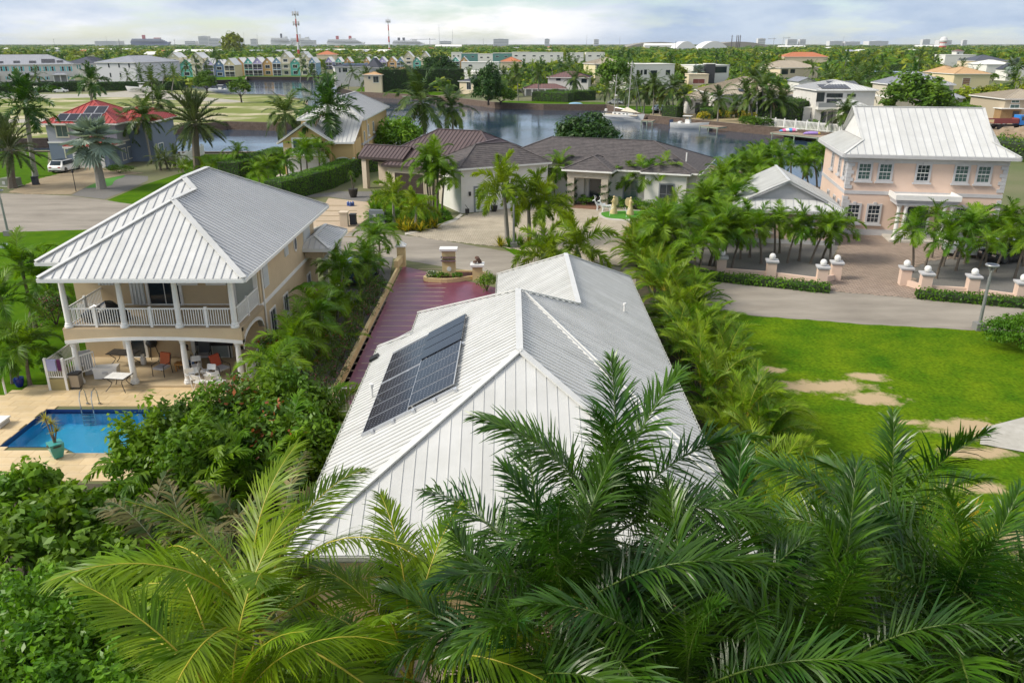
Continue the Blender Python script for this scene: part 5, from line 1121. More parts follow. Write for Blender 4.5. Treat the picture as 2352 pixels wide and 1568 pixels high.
def centre_house():
    d = R(-20); L = Vector((1.5, 86.7, 0)); Rr = L+Vector((math.cos(d), math.sin(d), 0))*18.5
    H = House('shingle_house', 'low off white house with brown shingle hip roof and stone porch', L, Rr); z = 3.8; q = H.root
    shingle_hip(H, -5, 18.5, 0, 12, z, 0.39); H.body(-4.5, 18.0, 0.5, 11.5, 0, z-0.05, OFFW)
    # porch
    px0, px1 = 4.6, 9.9
    shingle_hip(H, px0, px1, -1.9, 4.4, z+0.02, 0.42); 
    for x in (px0+0.5, px1-1.2):
        for k in range(11): B().box(x-0.015*(k % 2), x+0.7+0.015*(k % 2), -1.5-0.015*(k % 2), -0.8, 0.27*k, 0.27*k+0.262).build('stone_course', STONE, q)
    for k in range(3): B().box(px0+0.45+0.01*k, px1-0.45-0.01*k, -1.52-0.01*(k % 2), -0.78, 2.98+0.27*k, 3.24+0.27*k).build('stone_course', STONE, q)
    B().box(px0+1.22, px0+1.9, -0.2, 0.49, 0, 3.0).build('porch_wall', OFFW, q); window(q, (px0+2.4, 0.5), (1, 0), 1.5, 2.5, 0.2, frame=mat('grey_frame', (0.2, 0.22, 0.24), 0.5), pane=GLASS, name='door')
    b = B()
    for k in range(12): B().box(px0+1.2, px1-1.2, -2.6+k*0.255, -2.6+k*0.255+0.245, 0.0, 0.12).build('plank', mat('deck_timber', (0.17, 0.085, 0.055), 0.6, (0.24, 0.13, 0.085), 2, stretch=(0.4, 6, 1), rnd=0.12), q)
    # green garland wound round the stone piers
    for x in (px0+0.85, px1-0.85):
        pts = [Vector((x+0.5*math.cos(t), -1.15+0.5*math.sin(t), 0.3+t*0.115)) for t in np.arange(0, 22, 0.4)]; V = []; rnd = random.Random(3)
        for p in pts:
            for k in range(14):
                o = p+Vector((rnd.gauss(0, 0.07), rnd.gauss(0, 0.07), rnd.gauss(0, 0.07))); u = Vector((rnd.gauss(0, 1), rnd.gauss(0, 1), rnd.gauss(0, 1))).normalized()*0.12; w_ = u.cross(Vector((rnd.gauss(0, 1), rnd.gauss(0, 1), 1))).normalized()*0.03
                V += [o-u, o+w_, o+u, o-w_]
        g = new_obj('garland', npmesh('garland', np.array([tuple(v) for v in V]), np.arange(len(V)).reshape(-1, 4), [L_DARK])); wm = q.matrix_basis; g.matrix_basis = wm; tag(g, 'dark green garland wound round the stone pier %s the porch door' % ('west of' if x < 7 else 'east of'), 'garland')
    GF = mat('grey_frame', (0, 0, 0))
    for x, w_ in ((1.4, 1.5), (11.2, 1.3)): window(q, (x-0.5, 0.5), (1, 0), w_, 1.9, 0.7, frame=GF, pane=GLASS_G, bars=(1, 1), fw=0.14)
    shingle_hip(H, 12.6, 17.6, -0.9, 4.0, z+0.015, 0.41); H.body(13.0, 17.2, -0.45, 0.49, 0, z-0.1, OFFW, 'bay_wall'); window(q, (14.6, -0.45), (1, 0), 1.3, 1.9, 0.7, frame=GF, pane=GLASS, bars=(1, 1), fw=0.14)
    B().tube([(16.6, 2.5, 4.6), (16.6, 2.5, 5.5)], 0.07, 8).build('vent_pipe', WHITE, q)
    # garage wing, turned the other way
    d = R(27); L = Vector((-5.25, 78.9, 0)); Rr = L+Vector((math.cos(d), math.sin(d), 0))*10.5
    K = House('garage_wing', 'tall off white garage with white panel door and brown shingle roof', L, Rr, 'garage'); q = K.root; z = 4.5
    shingle_hip(K, 0, 10.5, 0, 6.7, z, 0.54); K.body(0.45, 10.3, 0.45, 6.3, 0, z-0.05, OFFW)
    gx = 2.0; f = B(); f.box(gx-0.2, gx, 0.40, 0.46, 0, 2.6); f.box(gx+4.2, gx+4.4, 0.40, 0.46, 0, 2.6); f.box(gx, gx+4.2, 0.40, 0.46, 2.4, 2.6); gd = f.build('garage_door_frame', GF, q)
    for k in range(5):
        pn = B(); pn.box(gx+0.01, gx+4.19, 0.42, 0.455, 0.02+k*0.476, 0.49+k*0.476)
        for j in range(6): pn.box(gx+0.1+j*0.69, gx+0.69+j*0.69, 0.41, 0.42, 0.1+k*0.476, 0.42+k*0.476)
        pn.build('door_panel', WHITE, gd)
    B().box(gx-0.75, gx-0.55, 0.3, 0.44, 1.7, 2.1).build('wall_lamp', BLACK, q)
    b = B()
    for k in range(7): B().box(0.43-0.01*(k % 2), 0.46, 5.3, 6.32, k*0.6, k*0.6+0.59).build('stone_course', STONE, q)
centre_house()
def brown_house():
    d = R(-25); L = Vector((-14.9, 92.2, 0)); Rr = L+Vector((math.cos(d), math.sin(d), 0))*6
    H = House('metal_roof_house', 'low cream house with faceted brown metal roof behind the yellow shrubs', L, Rr); q = H.root; z = 3.1; CR = mat('cream_render', (0.60, 0.50, 0.38), 0.85, (0.55, 0.46, 0.35), 0.6)
    kw = dict(rib=mat('brown_seam', (0.045, 0.03, 0.035), 0.4), spacing=0.5, rh=0.05, rw=0.05, panels=True, fas=mat('brown_fascia', (0.05, 0.035, 0.032), 0.5), fh=0.24)
    H.hip(-3.2, 14, 3.0, 14.5, z, 0.56, BRMET, **kw); H.hip(0, 6.6, 0, 8, z-0.03, 0.55, BRMET, **kw)
    # gable wing towards the hedge
    g0, g1, g2, g3 = Vector((-3.6, 0.6, z+0.6)), Vector((-3.6, 4.6, z+0.6)), Vector((2.5, 0.6, z+0.6)), Vector((2.5, 4.6, z+0.6)); rr0, rr1 = Vector((-3.9, 2.6, z+1.75)), Vector((2.5, 2.6, z+1.75))
    roof_from(q, [[g0, g2, rr1, rr0], [g3, g1, rr0, rr1]], [(rr0, rr1)], [(g0, g2)], BRMET, **kw); B().slab([(-3.3, 0.9, z), (-3.3, 4.3, z), (-3.3, 2.6, z+1.6)], (0.2, 0, 0)).build('gable_wall', CR, q)
    h0, h1, h2, h3 = Vector((8.2, 3.6, z+1.2)), Vector((12.8, 3.6, z+1.2)), Vector((8.2, 9, z+1.2)), Vector((12.8, 9, z+1.2)); a0, a1 = Vector((10.5, 3.4, z+2.4)), Vector((10.5, 9, z+2.4))
    roof_from(q, [[h2, h0, a0, a1], [h1, h3, a1, a0]], [(a0, a1)], None, BRMET, **kw)
    H.body(-2.8, 13.6, 3.4, 14.1, 0, z-0.05, CR); H.body(0.4, 6.2, 0.5, 3.39, 0, z-0.1, CR, 'wing_wall'); B().box(-3.3, -2.7, 0.8, 1.4, 0, z+0.5).build('pier', CR, q)
    gd = B().box(1.3, 1.42, 0.44, 0.5, 0, 2.3).box(5.2, 5.32, 0.44, 0.5, 0, 2.3).box(1.42, 5.2, 0.44, 0.5, 2.18, 2.3).build('garage_door_frame', CR, q)
    for k in range(4): B().box(1.42, 5.2, 0.46, 0.495, 0.02+k*0.54, 0.55+k*0.54).build('door_panel', mat('dark_timber', (0.045, 0.028, 0.022), 0.5), gd)
    B().box(0.7, 0.85, 0.35, 0.49, 1.6, 1.95).build('wall_lamp', BLACK, q)
brown_house()
def yellow_house():
    Yw = mat('butter_render', (0.60, 0.43, 0.20), 0.85, (0.56, 0.395, 0.18), 0.6); L, Rr = Vector((-29.4, 102, 0)), Vector((-22.2, 102, 0)); H = House('yellow_house', 'yellow house with white metal roofs, gabled garage wing and arched porch', L, Rr); q = H.root
    z = 4.35; ap = z+2.35; kw = dict(rib=RIB_W, spacing=0.5, rh=0.04, rw=0.04, panels=True)
    a0, a1, a2, a3 = Vector((0, 0, z)), Vector((7.2, 0, z)), Vector((7.2, 9, z)), Vector((0, 9, z)); r0, r1 = Vector((3.6, -0.3, ap)), Vector((3.6, 9, ap))
    roof_from(q, [[a3, a0, r0, r1], [a1, a2, r1, r0]], [(r0, r1), (a0, r0), (a1, r0)], [(a1, a2), (a0, a3)], METAL_W, **kw)
    B().slab([(0.6, 0.5, z+0.15), (6.6, 0.5, z+0.15), (3.6, 0.5, ap-0.25)], (0, 0.2, 0)).build('gable_wall', Yw, q)
    b = B(); b.bar(a0+Vector((0, -0.05, -0.1)), r0+Vector((0, 0.25, -0.12)), 0.1, 0.34, (0, -1, 0)); b.bar(a1+Vector((0, -0.05, -0.1)), r0+Vector((0, 0.25, -0.12)), 0.1, 0.34, (0, -1, 0)); b.build('barge_board', WHITE, q)
    H.body(0.6, 6.6, 0.5, 9, 0, z+0.14, Yw)
    # front slope to the right of the gable, over the arched porch
    c0, c1, c2, c3 = Vector((6.0, 0.3, z+0.05)), Vector((9.6, 0.3, z+0.05)), Vector((9.9, 5.5, z+2.5)), Vector((3.6, 5.5, z+2.5))
    roof_from(q, [[c0, c1, c2, c3]], [(c1, c2)], [(c0, c1)], METAL_W, **kw); H.body(6.61, 9.3, 0.9, 6.5, 2.4, z, Yw); H.body(6.6, 9.35, 2.2, 12, 0, z+0.1, Yw)
    for i, (xa, xb) in enumerate(((6.7, 9.1),)):
        f = lambda s: 1.6+0.75*math.sqrt(max(0, 1-(2*s-1)**2)); b = B(); t = B()
        for k in range(12):
            s0, s1 = k/12, (k+1)/12; x0, x1 = xa+(xb-xa)*s0, xa+(xb-xa)*s1
            b.slab([(x0, 0.9, f(s0)), (x1, 0.9, f(s1)), (x1, 0.9, 2.41), (x0, 0.9, 2.41)], (0, 0.25, 0)); t.slab([(x0, 0.86, f(s0)), (x1, 0.86, f(s1)), (x1, 0.86, f(s1)+0.15), (x0, 0.86, f(s0)+0.15)], (0, 0.3, 0))
        b.build('arch_wall', Yw, q); t.build('arch_trim', WHITE, q); B().box(xb, xb+0.3, 0.86, 1.16, 0, 2.42).build('pier', WHITE, q)
    # rear block
    bz = 6.7; H.hip(1.2, 10.0, 6, 29, bz, 0.55, METAL_W, rib=RIB_W, spacing=0.4, rh=0.035, rw=0.03, panels=True); H.body(1.6, 9.55, 6.4, 28.6, 0, bz-0.05, Yw); B().box(1.55, 9.62, 6.35, 28.65, 3.3, 3.6).build('string_course', TRIM_G, q)
    for y, zz, w_, h in ((7.6, 2.6, 0.6, 2.3), (11, 4.2, 0.6, 1.3), (15, 4.2, 0.9, 1.3), (12, 0.6, 0.7, 1.6), (16, 0.6, 1.0, 1.6)): window(q, (9.55, y), (0, 1), w_, h, zz, pane=GLASS_G, sill=True)
    B().tube([(9.65, 10, 0.1), (9.65, 10, 6.6)], 0.06, 6).build('downpipe', WHITE, q)
    # balcony doors and garage door
    fr = window(q, (1.9, 0.5), (1, 0), 3.2, 1.75, 3.0, bars=(3, 0), fw=0.2, depth=0.1, name='balcony_door', pane=GLASS_G); B().box(0.9, 6.0, -0.6, 0.49, 2.75, 2.9).build('balcony_floor', WHITE, q)
    rl = B().box(0.9, 6.0, -0.6, -0.55, 3.75, 3.8).build('handrail', mat('pinkish_rail', (0.62, 0.50, 0.45), 0.5), q); me = B().box(-0.02, 0.02, -0.02, 0.02, 2.9, 3.75).mesh('baluster', WHITE)
    for k in range(34): o = new_obj('baluster', me, rl); o.location = (0.92+k*0.153, -0.575, 0)
    for x in (1.35, 5.6): B().lathe((x, 0.42, 4.2), [(0.02, 0), (0.1, 0.05), (0.12, 0.2), (0.03, 0.3)], 8).build('wall_lamp', BLACK, q)
    gd = B().box(0.9, 6.3, 0.42, 0.49, 2.3, 2.5).box(0.9, 1.1, 0.42, 0.49, 0, 2.3).box(6.1, 6.3, 0.42, 0.49, 0, 2.3).build('garage_door_frame', WHITE, q)
    for k in range(5): B().box(1.1, 6.1, 0.45, 0.495, 0.01+k*0.458, 0.45+k*0.458).build('door_panel', mat('pale_door', (0.62, 0.60, 0.60), 0.5), gd)
yellow_house()
def blue_house():
    BL = mat('blue_render', (0.175, 0.215, 0.285), 0.85, (0.155, 0.195, 0.26), 0.7); BG = mat('grey_lilac_render', (0.36, 0.37, 0.42), 0.85, (0.33, 0.34, 0.39), 0.7); RED = mat('red_metal_roofing', (0.40, 0.052, 0.040), 0.42, (0.34, 0.045, 0.036), 0.7, rnd=0.04)
    L, Rr = Vector((-64.9, 112.9, 0)), Vector((-54.3, 112.9, 0)); H = House('blue_house', 'two storey blue grey house with red metal roof and solar panels', L, Rr); q = H.root; z = 5.7; W = H.W
    kw = dict(rib=mat('red_seam', (0.25, 0.035, 0.03), 0.45), spacing=0.62, rh=0.05, rw=0.05, panels=True, fas=WHITE, fh=0.22)
    H.hip(0, W, 0, 11.5, z, 0.5, RED, **kw); H.hip(7.6, 14.0, 3.5, 12.5, z-0.03, 0.55, RED, **kw)
    H.body(0.5, W-0.5, 0.5, 11, 3.2, z-0.05, BG); H.body(0.45, W-0.45, 0.45, 11.05, 0, 3.0, BL); B().box(0.4, W-0.4, 0.4, 11.1, 3.0, 3.2).build('string_course', WHITE, q)
    H.body(W-0.49, 13.5, 4.0, 12, 0, z-0.1, BL, 'wing_wall')
    for x, zz in ((1.9, 3.9), (2.6, 0.5)): window(q, (x, 0.5), (1, 0), 1.5, 1.45 if zz > 3 else 1.7, zz, frame=mat('ivory_paint', (0.66, 0.63, 0.50), 0.5), pane=GLASS_G, bars=(1, 0), fw=0.16, depth=0.08)
    window(q, (7.0, 0.5), (1, 0), 1.2, 1.4, 3.9, frame=MATS['ivory_paint'], pane=GLASS, bars=(1, 0), fw=0.14)
    H.hip(4.0, 10.2, -2.6, 2.4, 2.9, 0.4, RED, **{**kw, 'panels': False}); B().box(4.5, 9.8, -2.2, 0.44, 0, 2.7).build('garage_wall', BL, q)
    gd = B().box(5.0, 9.2, -2.27, -2.21, 2.1, 2.3).build('garage_door_frame', WHITE, q)
    for k in range(4): B().box(5.0, 9.2, -2.25, -2.205, 0.01+k*0.52, 0.51+k*0.52).build('door_panel', WHITE, gd)
    for y, zz in ((1.2, 0.6), (3.0, 0.6), (5.5, 3.8)): window(q, (W-0.5, y), (0, 1), 1.0, 1.5, zz, frame=MATS['ivory_paint'], pane=GLASS, fw=0.12)
    window(q, (13.5, 5.5), (0, 1), 1.6, 2.0, 0.3, frame=WHITE, pane=GLASS_G, bars=(1, 0), name='door')
    # solar panels on the front slope
    s = Vector((0, 1, 0.5)).normalized(); n = Vector((0, -0.5, 1)).normalized()
    for (cx, rw_) in [(c, 0) for c in range(4)]+[(c, 1) for c in (2, 3)]:
        ce = Vector((2.7+cx*1.5, 0.55, z+0.27))+s*(0.75+rw_*1.95)+n*0.12+Vector((rw_*0.2, 0, 0)); fr = B().obox(ce, (0.73, 0, 0), s*0.95, n*0.025).build('solar_panel', PVF, q); B().obox(ce+n*0.02, (0.68, 0, 0), s*0.9, n*0.012).build('cell_sheet', PV, fr)
blue_house()
# ------------------------------------------------------------------ houses across the water and beyond
CREAM = mat('cream_wall', (0.66, 0.56, 0.40), 0.85); TAN_R = mat('tan_metal_roofing', (0.42, 0.36, 0.27), 0.5, (0.37, 0.31, 0.23), 0.5); GREY_R = mat('grey_metal_roofing', (0.36, 0.37, 0.40), 0.42, (0.31, 0.32, 0.35), 0.4)
TERRA = mat('terracotta_roof', (0.48, 0.17, 0.075), 0.85, (0.40, 0.13, 0.06), 1.5); SANDT = mat('sand_tile_roof', (0.52, 0.33, 0.165), 0.85, (0.45, 0.28, 0.14), 1.0); DARK_R = mat('dark_roof', (0.06, 0.065, 0.085), 0.5)
TURQ = mat('turquoise_paint', (0.10, 0.52, 0.56), 0.6); CHAR = mat('charcoal_frame', (0.05, 0.05, 0.055), 0.5)
def px_local(H, u, v, y0=0.0):
    """pixel -> local x,z on the wall plane y=y0 of a house"""
    M = H.root.matrix_basis; o = M.translation; a = H.root.rotation_euler.z; ex = Vector((math.cos(a), math.sin(a), 0)); ey = Vector((-math.sin(a), math.cos(a), 0)); d = ray(u, v); c = Vector((0, 0, CAMZ)); t = ((o+ey*y0)-c).dot(ey)/d.dot(ey); p = c+d*t
    return (p-o).dot(ex), p.z
OCC = []
def fh(name, label, uL, vL, uR, vR, ve, vr, depth, roofm, wallm, kind='hip', wins=(), rib=None, sp=0.7, inset=0.4, pane=None, frame=None, cat='house', group=None, panels=False, pv=(), wsh=None, base=0.0, seam=True, extra=None, bars=(1, 0)):
    """front corners on the ground as pixels, eave and ridge rows as pixels; windows as pixel boxes on the front wall"""
    L, Rr = G(uL, vL), G(uR, vR); H = House(name, label, L, Rr, cat, group); OCC.append((uL, uR, min(ve, vr), max(vL, vR), L, Rr, depth)); q = H.root; W = H.W
    um = (uL+uR)/2; ym = (L.y+Rr.y)/2; z = AT(um, ve, ym).z; zr = AT(um, vr, ym+depth/2).z; rise = max(0.3, zr-z); H.z = z
    kw = dict(rib=rib or roofm, spacing=sp, rh=0.05, rw=0.06, panels=panels, fas=WHITE, seams=seam)
    if kind == 'hip':
        H.hip(-inset, W+inset, -inset, depth+inset, z, rise/(min(W, depth)/2+inset), roofm, **kw)
    elif kind == 'gx':   # gable, ridge along the front
        c = [Vector((-inset, -inset, z)), Vector((W+inset, -inset, z)), Vector((W+inset, depth+inset, z)), Vector((-inset, depth+inset, z))]; r0, r1 = Vector((-inset, depth/2, z+rise)), Vector((W+inset, depth/2, z+rise))
        roof_from(q, [[c[0], c[1], r1, r0], [c[2], c[3], r0, r1]], [(r0, r1)], [(c[0], c[1])], roofm, **kw); B().slab([(0, 0.05, z-0.05), (0, depth-0.05, z-0.05), (0, depth/2, z+rise-0.15)], (0.2, 0, 0)).slab([(W, 0.05, z-0.05), (W, depth-0.05, z-0.05), (W, depth/2, z+rise-0.15)], (-0.2, 0, 0)).build('gable_wall', wallm, q)
    elif kind == 'gy':   # gable end facing the front
        c = [Vector((-inset, -inset, z)), Vector((W+inset, -inset, z)), Vector((W+inset, depth, z)), Vector((-inset, depth, z))]; r0, r1 = Vector((W/2, -inset, z+rise)), Vector((W/2, depth, z+rise))
        roof_from(q, [[c[3], c[0], r0, r1], [c[1], c[2], r1, r0]], [(r0, r1)], None, roofm, **kw); B().slab([(0.05, 0, z-0.05), (W-0.05, 0, z-0.05), (W/2, 0, z+rise-0.1)], (0, 0.25, 0)).build('gable_wall', wallm, q)
    elif kind == 'flat':
        B().box(-0.15, W+0.15, -0.15, depth+0.15, z, z+0.25).build('roof', roofm, q)
    B().box(0, W, 0, depth, base, z-0.02 if kind != 'flat' else z-0.003).build('wall', wallm, q)
    for wb in wins:
        u0, v0, u1, v1 = wb[:4]; x0, z1 = px_local(H, u0, v0); x1, z0 = px_local(H, u1, v1); zm = max(z0, 0.1)
        window(q, (x0, 0), (1, 0), x1-x0, max(z1-zm, 0.4), zm, frame=frame or WHITE, pane=pane or GLASS, fw=0.1, depth=0.06, bars=bars, shutter=wsh)
    n = Vector((0, -rise, depth/2+inset)).normalized(); s = Vector((0, depth/2+inset, rise)).normalized()
    for (u0, v0, u1, v1, nx) in pv:
        # panels lie on the front slope
        M = H.root.matrix_basis.copy(); a = H.root.rotation_euler.z; ex = Vector((math.cos(a), math.sin(a), 0)); ey = Vector((-math.sin(a), math.cos(a), 0)); nw = ey*n.y+Vector((0, 0, n.z)); o = L+Vector((0, 0, z))+ey*(-inset)
        def hit(u, v): d = ray(u, v); c = Vector((0, 0, CAMZ)); t = (o-c).dot(nw)/d.dot(nw); p = c+d*t-L; return p.dot(ex), p.dot(ey)
        x0, y1 = hit(u0, v0); x1, _ = hit(u1, v0); _, y0 = hit(u0, v1); zz = lambda y: z+(y+inset)*rise/(depth/2+inset)
        for k in range(nx):
            xa, xb = x0+(x1-x0)*k/nx, x0+(x1-x0)*(k+1)/nx-0.06; ce = Vector(((xa+xb)/2, (y0+y1)/2, zz((y0+y1)/2)))+n*0.15; fr = B().obox(ce, ((xb-xa)/2, 0, 0), s*((y1-y0)/2/s.y), n*0.03).build('solar_panel', PV, q)
    return H
# turquoise-shuttered terrace
T = fh('terrace_house', 'long white terrace with turquoise shutters and small roof solar panels', -180, 206, 173, 199, 149, 126, 16, GREY_R, OFFW, 'hip', sp=0.6, pane=GLASS, wsh=TURQ, bars=(0, 1),
   wins=[(u-3.2, 153.5, u+3.2, 163.5) for u in (3.4, 14.5, 33, 49.6, 72.6, 88, 106, 121, 144.5, 160)]+[(u-2.3, 176.5, u+2.3, 183) for u in (18, 91, 109, 162)], pv=[(31, 141, 46, 145.5, 2), (67, 141, 83, 145.5, 2), (95, 137, 126, 145, 4), (130, 140, 145, 144.5, 2), (-6, 142, 8, 146, 2)])
for u in (-20, 67, 138):
    x, zt = px_local(T, u, 174, -2.5); zt = 4.6; xw = 2.8; q = T.root
    f, c, r = hip_pts(x-xw, x+xw, -3.0, 0.4, zt, 0.45); rf = roof_from(q, f, c, eave_loop(x-xw, x+xw, -3.0, 0.4, zt), GREY_R, spacing=0.6); B().box(x-xw+0.3, x+xw-0.3, -2.6, -0.02, 0, 1.7).build('porch_base', OFFW, q); B().box(x-xw+0.35, x+xw-0.35, -0.12, -0.03, 1.71, 4.4).build('porch_back', mat('porch_grey', (0.30, 0.31, 0.31), 0.8), q)
    for xx in (x-xw+0.5, x, x+xw-0.5): B().box(xx-0.15, xx+0.15, -2.6, -2.3, 1.7, zt-0.15).build('porch_post', WHITE, q)
for k in range(7): x = 6+k*10.5; B().box(x, x+6.5, -0.05, 0.1, 0.05, 2.2).build('garage_opening', CHAR, T.root)
fh('apartment_block', 'tall white rendered block with hip roof behind the parked motorboat', 229, 198, 318, 199, 143.6, 128, 30, GREY_R, mat('pale_lilac_wall', (0.60, 0.60, 0.62), 0.85), wins=[(u-1.7, 147, u+1.7, 155) for u in (250, 273.5, 296.6)]+[(u-1.7, 168.5, u+1.7, 177) for u in (254, 277)], frame=CHAR, bars=(0, 1), cat='building')
fh('apartment_block', 'white block with dark solar roof beside the turquoise terrace', 150, 178, 224, 178, 147, 131, 24, DARK_R, OFFW, wins=[(u-1.5, 150, u+1.5, 158) for u in (178, 184, 205, 212)], frame=TURQ, cat='building')
# coloured gabled row
COLS = {'y': (0.62, 0.54, 0.33), 'o': (0.62, 0.37, 0.16), 't': (0.14, 0.46, 0.38), 'l': (0.42, 0.37, 0.60), 'b': (0.24, 0.36, 0.50), 'c': (0.64, 0.58, 0.43), 'd': (0.14, 0.22, 0.38)}
CN = {'y': 'pale yellow', 'o': 'orange', 't': 'teal', 'l': 'lavender', 'b': 'grey blue', 'c': 'cream', 'd': 'deep blue'}
CMAT = {k: mat('row_'+k, c, 0.85, tuple(x*0.9 for x in c), 0.5) for k, c in COLS.items()}
ROOFP = mat('row_white_roof', (0.74, 0.73, 0.70), 0.6)
Z2 = lambda x, y: ((700+x/3.36)/1.7415, (160+y/3.36)/1.7415); Z3 = lambda x, y: ((1300+x/3.36)/1.7415, (200+y/3.36)/1.7415)
def row_house(f, x0, x1, ya, ye, yb, c, style, where):
    uL, vb = f(x0, yb); uR, _ = f(x1, yb); _, va = f(x0, ya); _, ve = f(x0, ye); w_ = uR-uL; b0 = vb
    tall = 'tall three storey ' if style == 'b' else ''
    feat = {'w': 'arched window', 'p': 'screened porches', 'b': 'stacked balconies', 'r': 'round attic window'}[style]
    H = fh('row_house', f'{tall}{CN[c]} gabled row house with {feat} {where}', uL, vb, uR, vb, ve, va, 11, ROOFP, CMAT[c], 'gy', seam=False, inset=0.25, group=f'coloured gabled row houses {where}')
    q = H.root; W = H.W; z = H.z; n = 3 if style == 'b' else 2; fl = z/n
    if style in ('w', 'b', 'r'):
        for k in range(n): window(q, (W*0.28, 0), (1, 0), W*0.44, fl*0.5, fl*k+fl*0.25, frame=WHITE, pane=GLASS, bars=(2 if style == 'b' else 1, 0), fw=0.16)
        if style == 'b':
            for k in (1, 2): B().box(W*0.15, W*0.85, -0.9, -0.003, fl*k, fl*k+0.12).box(W*0.15, W*0.85, -0.9, -0.85, fl*k+0.7, fl*k+0.95).build('balcony', WHITE, q)
    else:
        for k in range(2):
            B().box(W*0.05, W*0.95, -0.06, -0.004, fl*k+0.3, fl*(k+1)-0.35).build('porch_screen', CHAR, q); B().box(0.0, W, -0.9, -0.07, fl*(k+1)-0.34, fl*(k+1)-0.1).build('porch_beam', WHITE, q); B().box(0.1, W-0.1, -0.9, -0.84, fl*k+0.9, fl*k+1.0).build('porch_rail', WHITE, q)
        for x in (0.1, W*0.5, W-0.1): B().box(x-0.08, x+0.08, -0.9, -0.75, 0, z-0.36).build('porch_post', WHITE, q)
    o = B().lathe((0, 0, 0), [(0.0, 0), (0.45, 0), (0.45, 0.12), (0, 0.12)], 12).build('attic_vent', WHITE, q); o.rotation_euler = (R(90), 0, 0); o.location = (W/2, 0.0, z+0.8)
A = 'on the near waterfront'; Bq = 'in the farther row'
for (x0, x1, ya, ye, c, s) in ((-60, 85, 170, 240, 'c', 'b'), (-190, -60, 330, 420, 'y', 'p'), (-300, -190, 340, 430, 'd', 'w'), (90, 245, 255, 330, 't', 'w'), (245, 395, 168, 245, 'c', 'b'), (395, 540, 250, 335, 'l', 'p'), (540, 680, 265, 345, 'd', 'w'), (680, 820, 245, 340, 'y', 'p'), (820, 945, 238, 325, 'o', 'w'), (945, 1062, 235, 320, 't', 'p'), (1062, 1190, 232, 320, 'l', 'p'),
        (1190, 1325, 235, 320, 'o', 'w'), (1325, 1442, 232, 315, 'b', 'p'), (1442, 1562, 158, 240, 'c', 'b'), (1562, 1690, 245, 315, 't', 'r'), (1690, 1812, 158, 240, 'c', 'b'), (1812, 1905, 232, 310, 'b', 'p')): row_house(Z2, x0, x1, ya, ye, 482 if x0 > 690 else 500, c, s, A)
for (x0, x1, ya, ye, c, s) in ((10, 105, 95, 165, 'l', 'p'), (145, 230, 97, 165, 't', 'p'), (265, 355, 96, 165, 'o', 'w'), (530, 600, 95, 160, 'o', 'w'), (610, 720, 92, 160, 't', 'p'), (720, 832, 92, 165, 'l', 'p'), (845, 968, 92, 165, 'o', 'w'), (968, 1070, 95, 170, 'b', 'p'), (1070, 1185, 20, 95, 'c', 'b'), (1187, 1292, 100, 160, 't', 'r'), (1294, 1405, 20, 95, 'c', 'b'), (1520, 1590, 92, 160, 'o', 'w'), (1600, 1705, 90, 160, 'l', 'p'), (1705, 1810, 90, 155, 't', 'p'), (1815, 1925, 90, 160, 'o', 'w')): row_house(Z3, x0, x1, ya, ye, 262, c, s, Bq)
# teal and white flat-roofed terrace
TEALW = mat('teal_wall', (0.10, 0.24, 0.22), 0.85); WW = mat('bright_white_wall', (0.72, 0.71, 0.66), 0.85)
def flats(us, vb, vt, label, m1, m2):
    for i, (u0, u1, dv) in enumerate(us): fh('flat_roofed_terrace', label, u0, vb, u1, vb, vt+dv, vt+dv-0.5, 12, WW, m1 if i % 2 else m2, 'flat', wins=[(u0+(u1-u0)*f, vt+dv+6, u0+(u1-u0)*(f+0.16), vt+dv+9) for f in (0.15, 0.6)], pane=GLASS, cat='building', group=label)
flats([(1037, 1060, -0.5), (1060, 1098, 1.5), (1098, 1132, 3), (1132, 1176, 1)], 146, 122, 'flat roofed teal and white terrace beyond the coloured gables', TEALW, WW)
flats([(1176, 1217, 0), (1217, 1259, 0.5), (1259, 1293, 0.5), (1303, 1340, 1), (1345, 1388, 0.5)], 147, 121, 'flat roofed white terrace block among the palms', WW, WW)
# waterside houses
fh('dark_roof_house', 'white waterside house with dark roof and blue solar panels', 772, 200, 850, 199, 153, 145, 12, DARK_R, OFFW, wins=[(778, 157, 783, 167), (787, 157, 798, 166)], pv=[(787, 147, 845, 151, 6)])
fh('dark_roof_house', 'grey house with steep charcoal metal roof behind the solar roof', 845, 186, 872, 186, 156, 134, 14, DARK_R, mat('grey_wall', (0.40, 0.41, 0.43), 0.85), rib=CHAR)
fh('pool_pavilion', 'small tan pavilion with flat hip roof on the waterfront lawn', 838, 213, 878, 213, 172, 165, 8, SANDT, CREAM, wins=[(846, 176, 851, 182), (857, 176, 870, 190)], seam=False)
fh('courtyard_house', 'low house with pale sand hip roofs behind tall clipped trees', 900, 192, 985, 190, 167, 155, 18, SANDT, CREAM, seam=False)
fh('modern_house', 'white flat roofed house with timber screen behind dark trees', 1050, 202, 1132, 205, 166, 165.5, 12, WW, WW, 'flat', wins=[(1060, 172, 1068, 178), (1085, 172, 1098, 182)])
fh('modern_house', 'white flat roofed upper pavilion beyond the dark cedar tree', 1060, 176, 1146, 176, 144, 143.5, 10, WW, WW, 'flat', wins=[(1076, 149, 1084, 153), (1116, 149, 1128, 158)])
fh('garden_villa', 'low tan villa with grey hip roof beside the tall waterfront tree', 1056, 216, 1110, 218, 187, 176, 10, DARK_R, CREAM, wins=[(1072, 190, 1082, 206), (1088, 190, 1104, 206)], seam=False)
BRR = mat('russet_metal_roofing', (0.17, 0.075, 0.06), 0.45, (0.14, 0.06, 0.05), 0.5)
